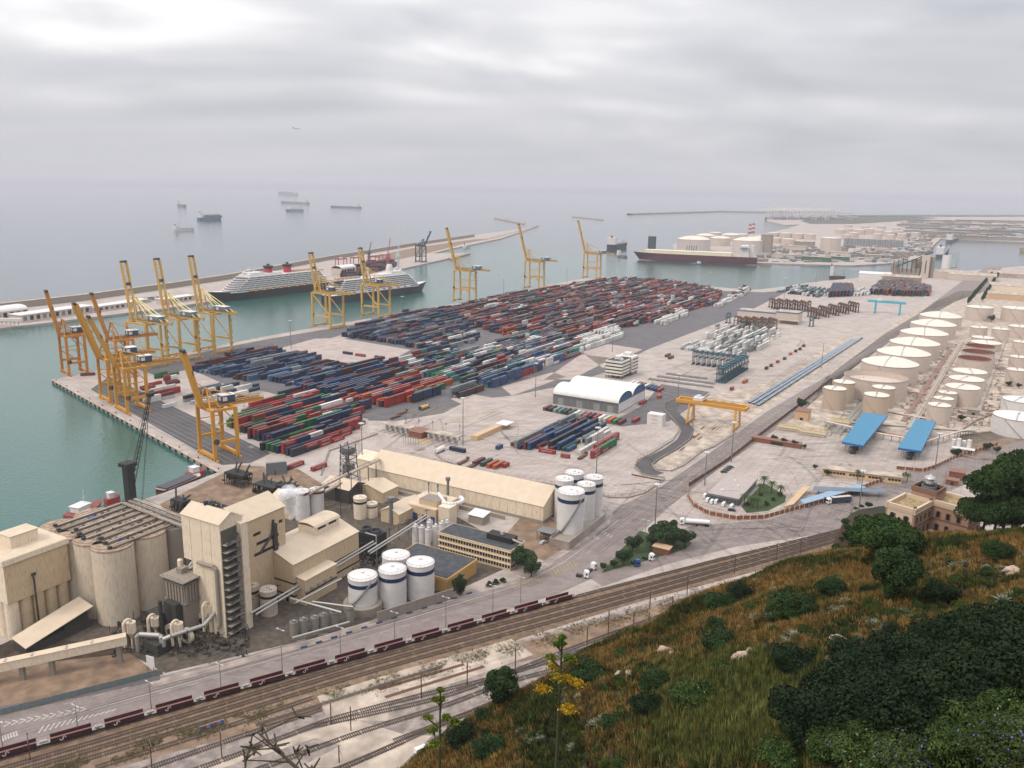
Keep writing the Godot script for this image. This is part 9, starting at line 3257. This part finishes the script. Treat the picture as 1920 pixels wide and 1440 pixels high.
func lamp(label: String, px: float, by: float, ty: float, kind: int, group: String) -> void:
	var at := g(px, by)
	var h := hg(at, px, ty)
	var o := thing(["street_lamp", "light_mast"][kind], label, ["lamp", "light mast"][kind], at, group)
	var b: MB
	tb(o, "pole", M.grey_steel, Vector3.ZERO, V(0, h, 0), 0.16 if kind == 0 else 0.38, 8, 0.09 if kind == 0 else 0.18)
	b = mb()
	if kind == 0:
		b.bar(V(-1.1, h, 0), V(1.1, h, 0), 0.1)
		for x in [-1.4, 1.4]: b.box(x - 0.5, x + 0.5, h - 0.05, h + 0.15, -0.2, 0.2)
	else:
		b.lathe(V(0, h - 0.6, 0), [Vector2(0.2, 0), Vector2(1.6, 0.1), Vector2(1.6, 0.3), Vector2(0.2, 0.5)], 12)
		for i in 6: b.cbox(V(cos(i * TAU / 6) * 1.6, h - 0.9, sin(i * TAU / 6) * 1.6), 0.7, 0.5, 0.7)
	part(o, "lamp_head", b, mat("lamp_head", lin(0.5, 0.5, 0.5), 0.5, ""))

func details() -> void:
	var lamps := [[146, 1368, 1322], [284, 1330, 1278], [415, 1296, 1245], [530, 1268, 1180], [639, 1238, 1176], [740, 1200, 1148], [836, 1180, 1120], [924, 1150, 1098], [976, 1130, 1082], [1208, 1035, 975], [5, 1400, 1350]]
	for i in lamps.size(): lamp("slim street lamp beside the wide road, %s from the left end" % (nth(i) if i < 10 else "outermost"), lamps[i][0], lamps[i][1], lamps[i][2], 0, "street lamps along the wide road")
	var masts := [[1227, 1002, 906, "tall light mast on the road island"], [1321, 910, 846, "tall light mast beside the brick-walled office"], [1371, 866, 790, "tall light mast between road and gantry yard"], [680, 890, 792, "tall light mast behind the long warehouse"], [868, 835, 745, "tall light mast on the lorry park's far side"], [1118, 890, 800, "tall light mast behind the five white silos"], [755, 620, 555, "light mast on the far quay before the dark-hulled ship"], [1002, 700, 630, "light mast in the container yard beside the blue row"], [1148, 660, 590, "light mast in the yard near the white row"], [944, 556, 520, "light mast on the far quay between tall cranes"], [1062, 545, 500, "light mast before the farthest crane"], [546, 655, 600, "light mast at the edge of the empty pad"], [1004, 745, 680, "light mast on the asphalt lane"], [1330, 545, 510, "light mast at the yard's far corner"], [1470, 560, 520, "light mast at the basin's edge"], [1610, 960, 880, "slim mast beside the parked lorry"], [1753, 880, 810, "slim mast beside the right blue canopy"], [1270, 760, 700, "mast beside the vaulted warehouse's far corner"], [1540, 690, 640, "mast beside the sidings"]]
	for q in masts: lamp(q[3], q[0], q[1], q[2], 1, "tall light masts over the port")
	# vehicles
	var w := lin(0.72, 0.72, 0.72)
	vehicle("white tanker lorry parked below the brick-walled office", "tanker_truck", g(1302, 985), deg_to_rad(172), w, w)
	vehicle("white-cabbed lorry with a dark blue trailer on the lighthouse road", "box_truck", g(1572, 943), deg_to_rad(195), w, lin(0.03, 0.06, 0.12))
	vehicle("blue lorry cab parked beside the clipped round tree", "lorry_cab", g(1191, 1059), deg_to_rad(-70), lin(0.03, 0.09, 0.28))
	vehicle("white lorry cab parked in front of the little hut", "lorry_cab", g(1215, 1049), deg_to_rad(-35), w)
	vehicle("white lorry tractor waiting at the yellow box, front one", "lorry_cab", g(1092, 1082), deg_to_rad(-20), w)
	vehicle("white lorry tractor waiting at the yellow box, rear one", "lorry_cab", g(1108, 1070), deg_to_rad(40), w)
	vehicle("silver car parked in the dirt yard by the silo plinth", "car", g(1018, 1019), deg_to_rad(50), lin(0.45, 0.46, 0.47))
	vehicle("white van half hidden by shrubs on the lane at the bottom", "van", g(792, 1410), deg_to_rad(35), w)
	for i in 6: vehicle("white van parked before the flat office, %s from the left" % nth(i), "van", g([1322, 1327, 1335, 1343, 1357, 1372][i], [932, 940, 943, 943, 948, 952][i]), deg_to_rad(60), w)
	for i in 4: vehicle("dark car in the short row against the yard's rusty wall, %s" % nth(i), "car", g(1357 + i * 4, 886 - i * 3), deg_to_rad(10), lin(0.05, 0.06, 0.06))
	vehicle("black car parked right of the white vans", "car", g(1372, 958), deg_to_rad(-20), lin(0.02, 0.02, 0.02))
	# little hut on the road island
	var o := thing("island_hut", "small brick hut with a flat tan roof beside the clump of trees", "hut", g(1253, 1042))
	var b: MB
	bx(o, "wall", M.brick, -8, 0, 0, 3.0, -4.5, 0)
	bx(o, "roof", M.shed_tan, -8.5, 0.5, 3.0, 3.4, -5, 0.5)
	# tank on a chassis and odd trailers in the gate yard
	o = thing("tank_container", "pale yellow tank lying behind the truck gate", "tank", g(795, 767))
	tb(o, "tank", M.crane_pale, V(0, 1.8, -5), V(0, 1.8, 5), 1.5, 16)
	b = mb()
	for z in [-5.2, 5.2]: b.box(-1.6, 1.6, 0, 3.2, z - 0.1, z + 0.1)
	part(o, "frame", b, M.dark_steel)
	o = thing("white_tank_truck", "white tank on wheels at the curved fence of the lorry park", "tank", g(824, 848))
	tb(o, "tank", M.white, V(0, 2.0, -5), V(0, 2.0, 4), 1.6, 16)
	b = mb()
	for z in [-4.0, -2.5, 3.0]: b.tube(V(-1.2, 0.5, z), V(1.2, 0.5, z), 0.5, 10)
	part(o, "wheel", b, M.black)
	for q in [[742, 783, "empty dark trailer left in the gate yard"], [754, 776, "second empty dark trailer in the gate yard"], [868, 868, "red-brown empty trailers along the curved fence, left"], [884, 876, "red-brown empty trailers along the curved fence, right"], [1092, 858, "rusty flat heap lying on the lorry park"]]:
		o = thing("empty_trailer", q[2], "trailer", g(q[0], q[1]))
		b = mb()
		b.box(-1.2, 1.2, 0.9, 1.3, -6, 6)
		b.box(-1.2, 1.2, 1.3, 2.6, -6, -5.8)
		part(o, "bed", b, M.rust)
		b = mb()
		for z in [3.0, 4.4]: b.tube(V(-1.2, 0.5, z), V(1.2, 0.5, z), 0.5, 10)
		part(o, "wheel", b, M.black)
	# road blocks along the pavement
	var s0: Node3D = null
	for i in 12:
		var lab := "dark blue bench-like block on the pavement by the works, %s from the left" % nth(i)
		var at := g(lerpf(570, 880, i / 11.0), lerpf(1214, 1113, i / 11.0), 0.12)
		if s0: dup(s0, lab, at, YAW + 1.05)
		else:
			s0 = thing("kerb_block", lab, "road block", at, "blocks along the pavement", YAW + 1.05)
			bx(s0, "block", mat("block_blue", lin(0.05, 0.08, 0.16), 0.7, "fine"), -1.2, 1.2, 0, 0.5, -0.4, 0.4)
	# bollards and fenders on the near quay
	b = mb()
	var qa := g(410, 885)
	var qb := g(97, 712)
	for i in 34:
		var p := qa.lerp(qb, (i + 0.5) / 34.0)
		b.box(p.x - 0.8, p.x + 0.8, -2.2, 0.1, p.z - 0.2, p.z + 0.8)
		if i % 3 == 0: b.tube(p + V(1.6, 0.2, -1.6), p + V(1.6, 1.0, -1.6), 0.4, 8)
	solo("quay_fenders", "dark rubber fenders and bollards along the near quay edge", "fenders", b, M.black)
	# aeroplane
	var pd := ray(558, 241).normalized() * 4000.0
	o = thing("aeroplane", "white airliner flying low under the clouds", "aeroplane", CAM + pd, "", deg_to_rad(4))
	b = mb()
	b.tube(V(-15, 0, 0), V(12, 0, 0), 1.9, 12)
	b.tube(V(12, 0, 0), V(16, -0.3, 0), 1.9, 12, 0.4)
	b.tube(V(-15, 0, 0), V(-20, 0.8, 0), 1.9, 12, 0.4)
	part(o, "fuselage", b, M.white)
	b = mb()
	for s in [-1, 1]:
		b.slab(V(3, -0.6, s * 1.5), V(-3, -0.6, s * 1.5), V(-7, 0.6, s * 16), V(-5, 0.6, s * 16), 0.4)
		b.slab(V(-16, 0.8, s * 1.0), V(-19, 0.8, s * 1.0), V(-20.5, 1.2, s * 6), V(-19.3, 1.2, s * 6), 0.3)
	part(o, "wing", b, M.grey_steel)
	b = mb()
	b.ob(V(-18, 3.6, 0), V(2.0, 0, 0), V(-1.6, 3.4, 0), V(0, 0, 0.25))
	part(o, "tail_fin", b, mat("tail_dark", lin(0.05, 0.05, 0.09), 0.5, ""))
	for s in [-1, 1]:
		tb(o, "engine", M.grey_steel, V(-1, -1.8, s * 5.5), V(3, -1.8, s * 5.5), 1.0, 10)
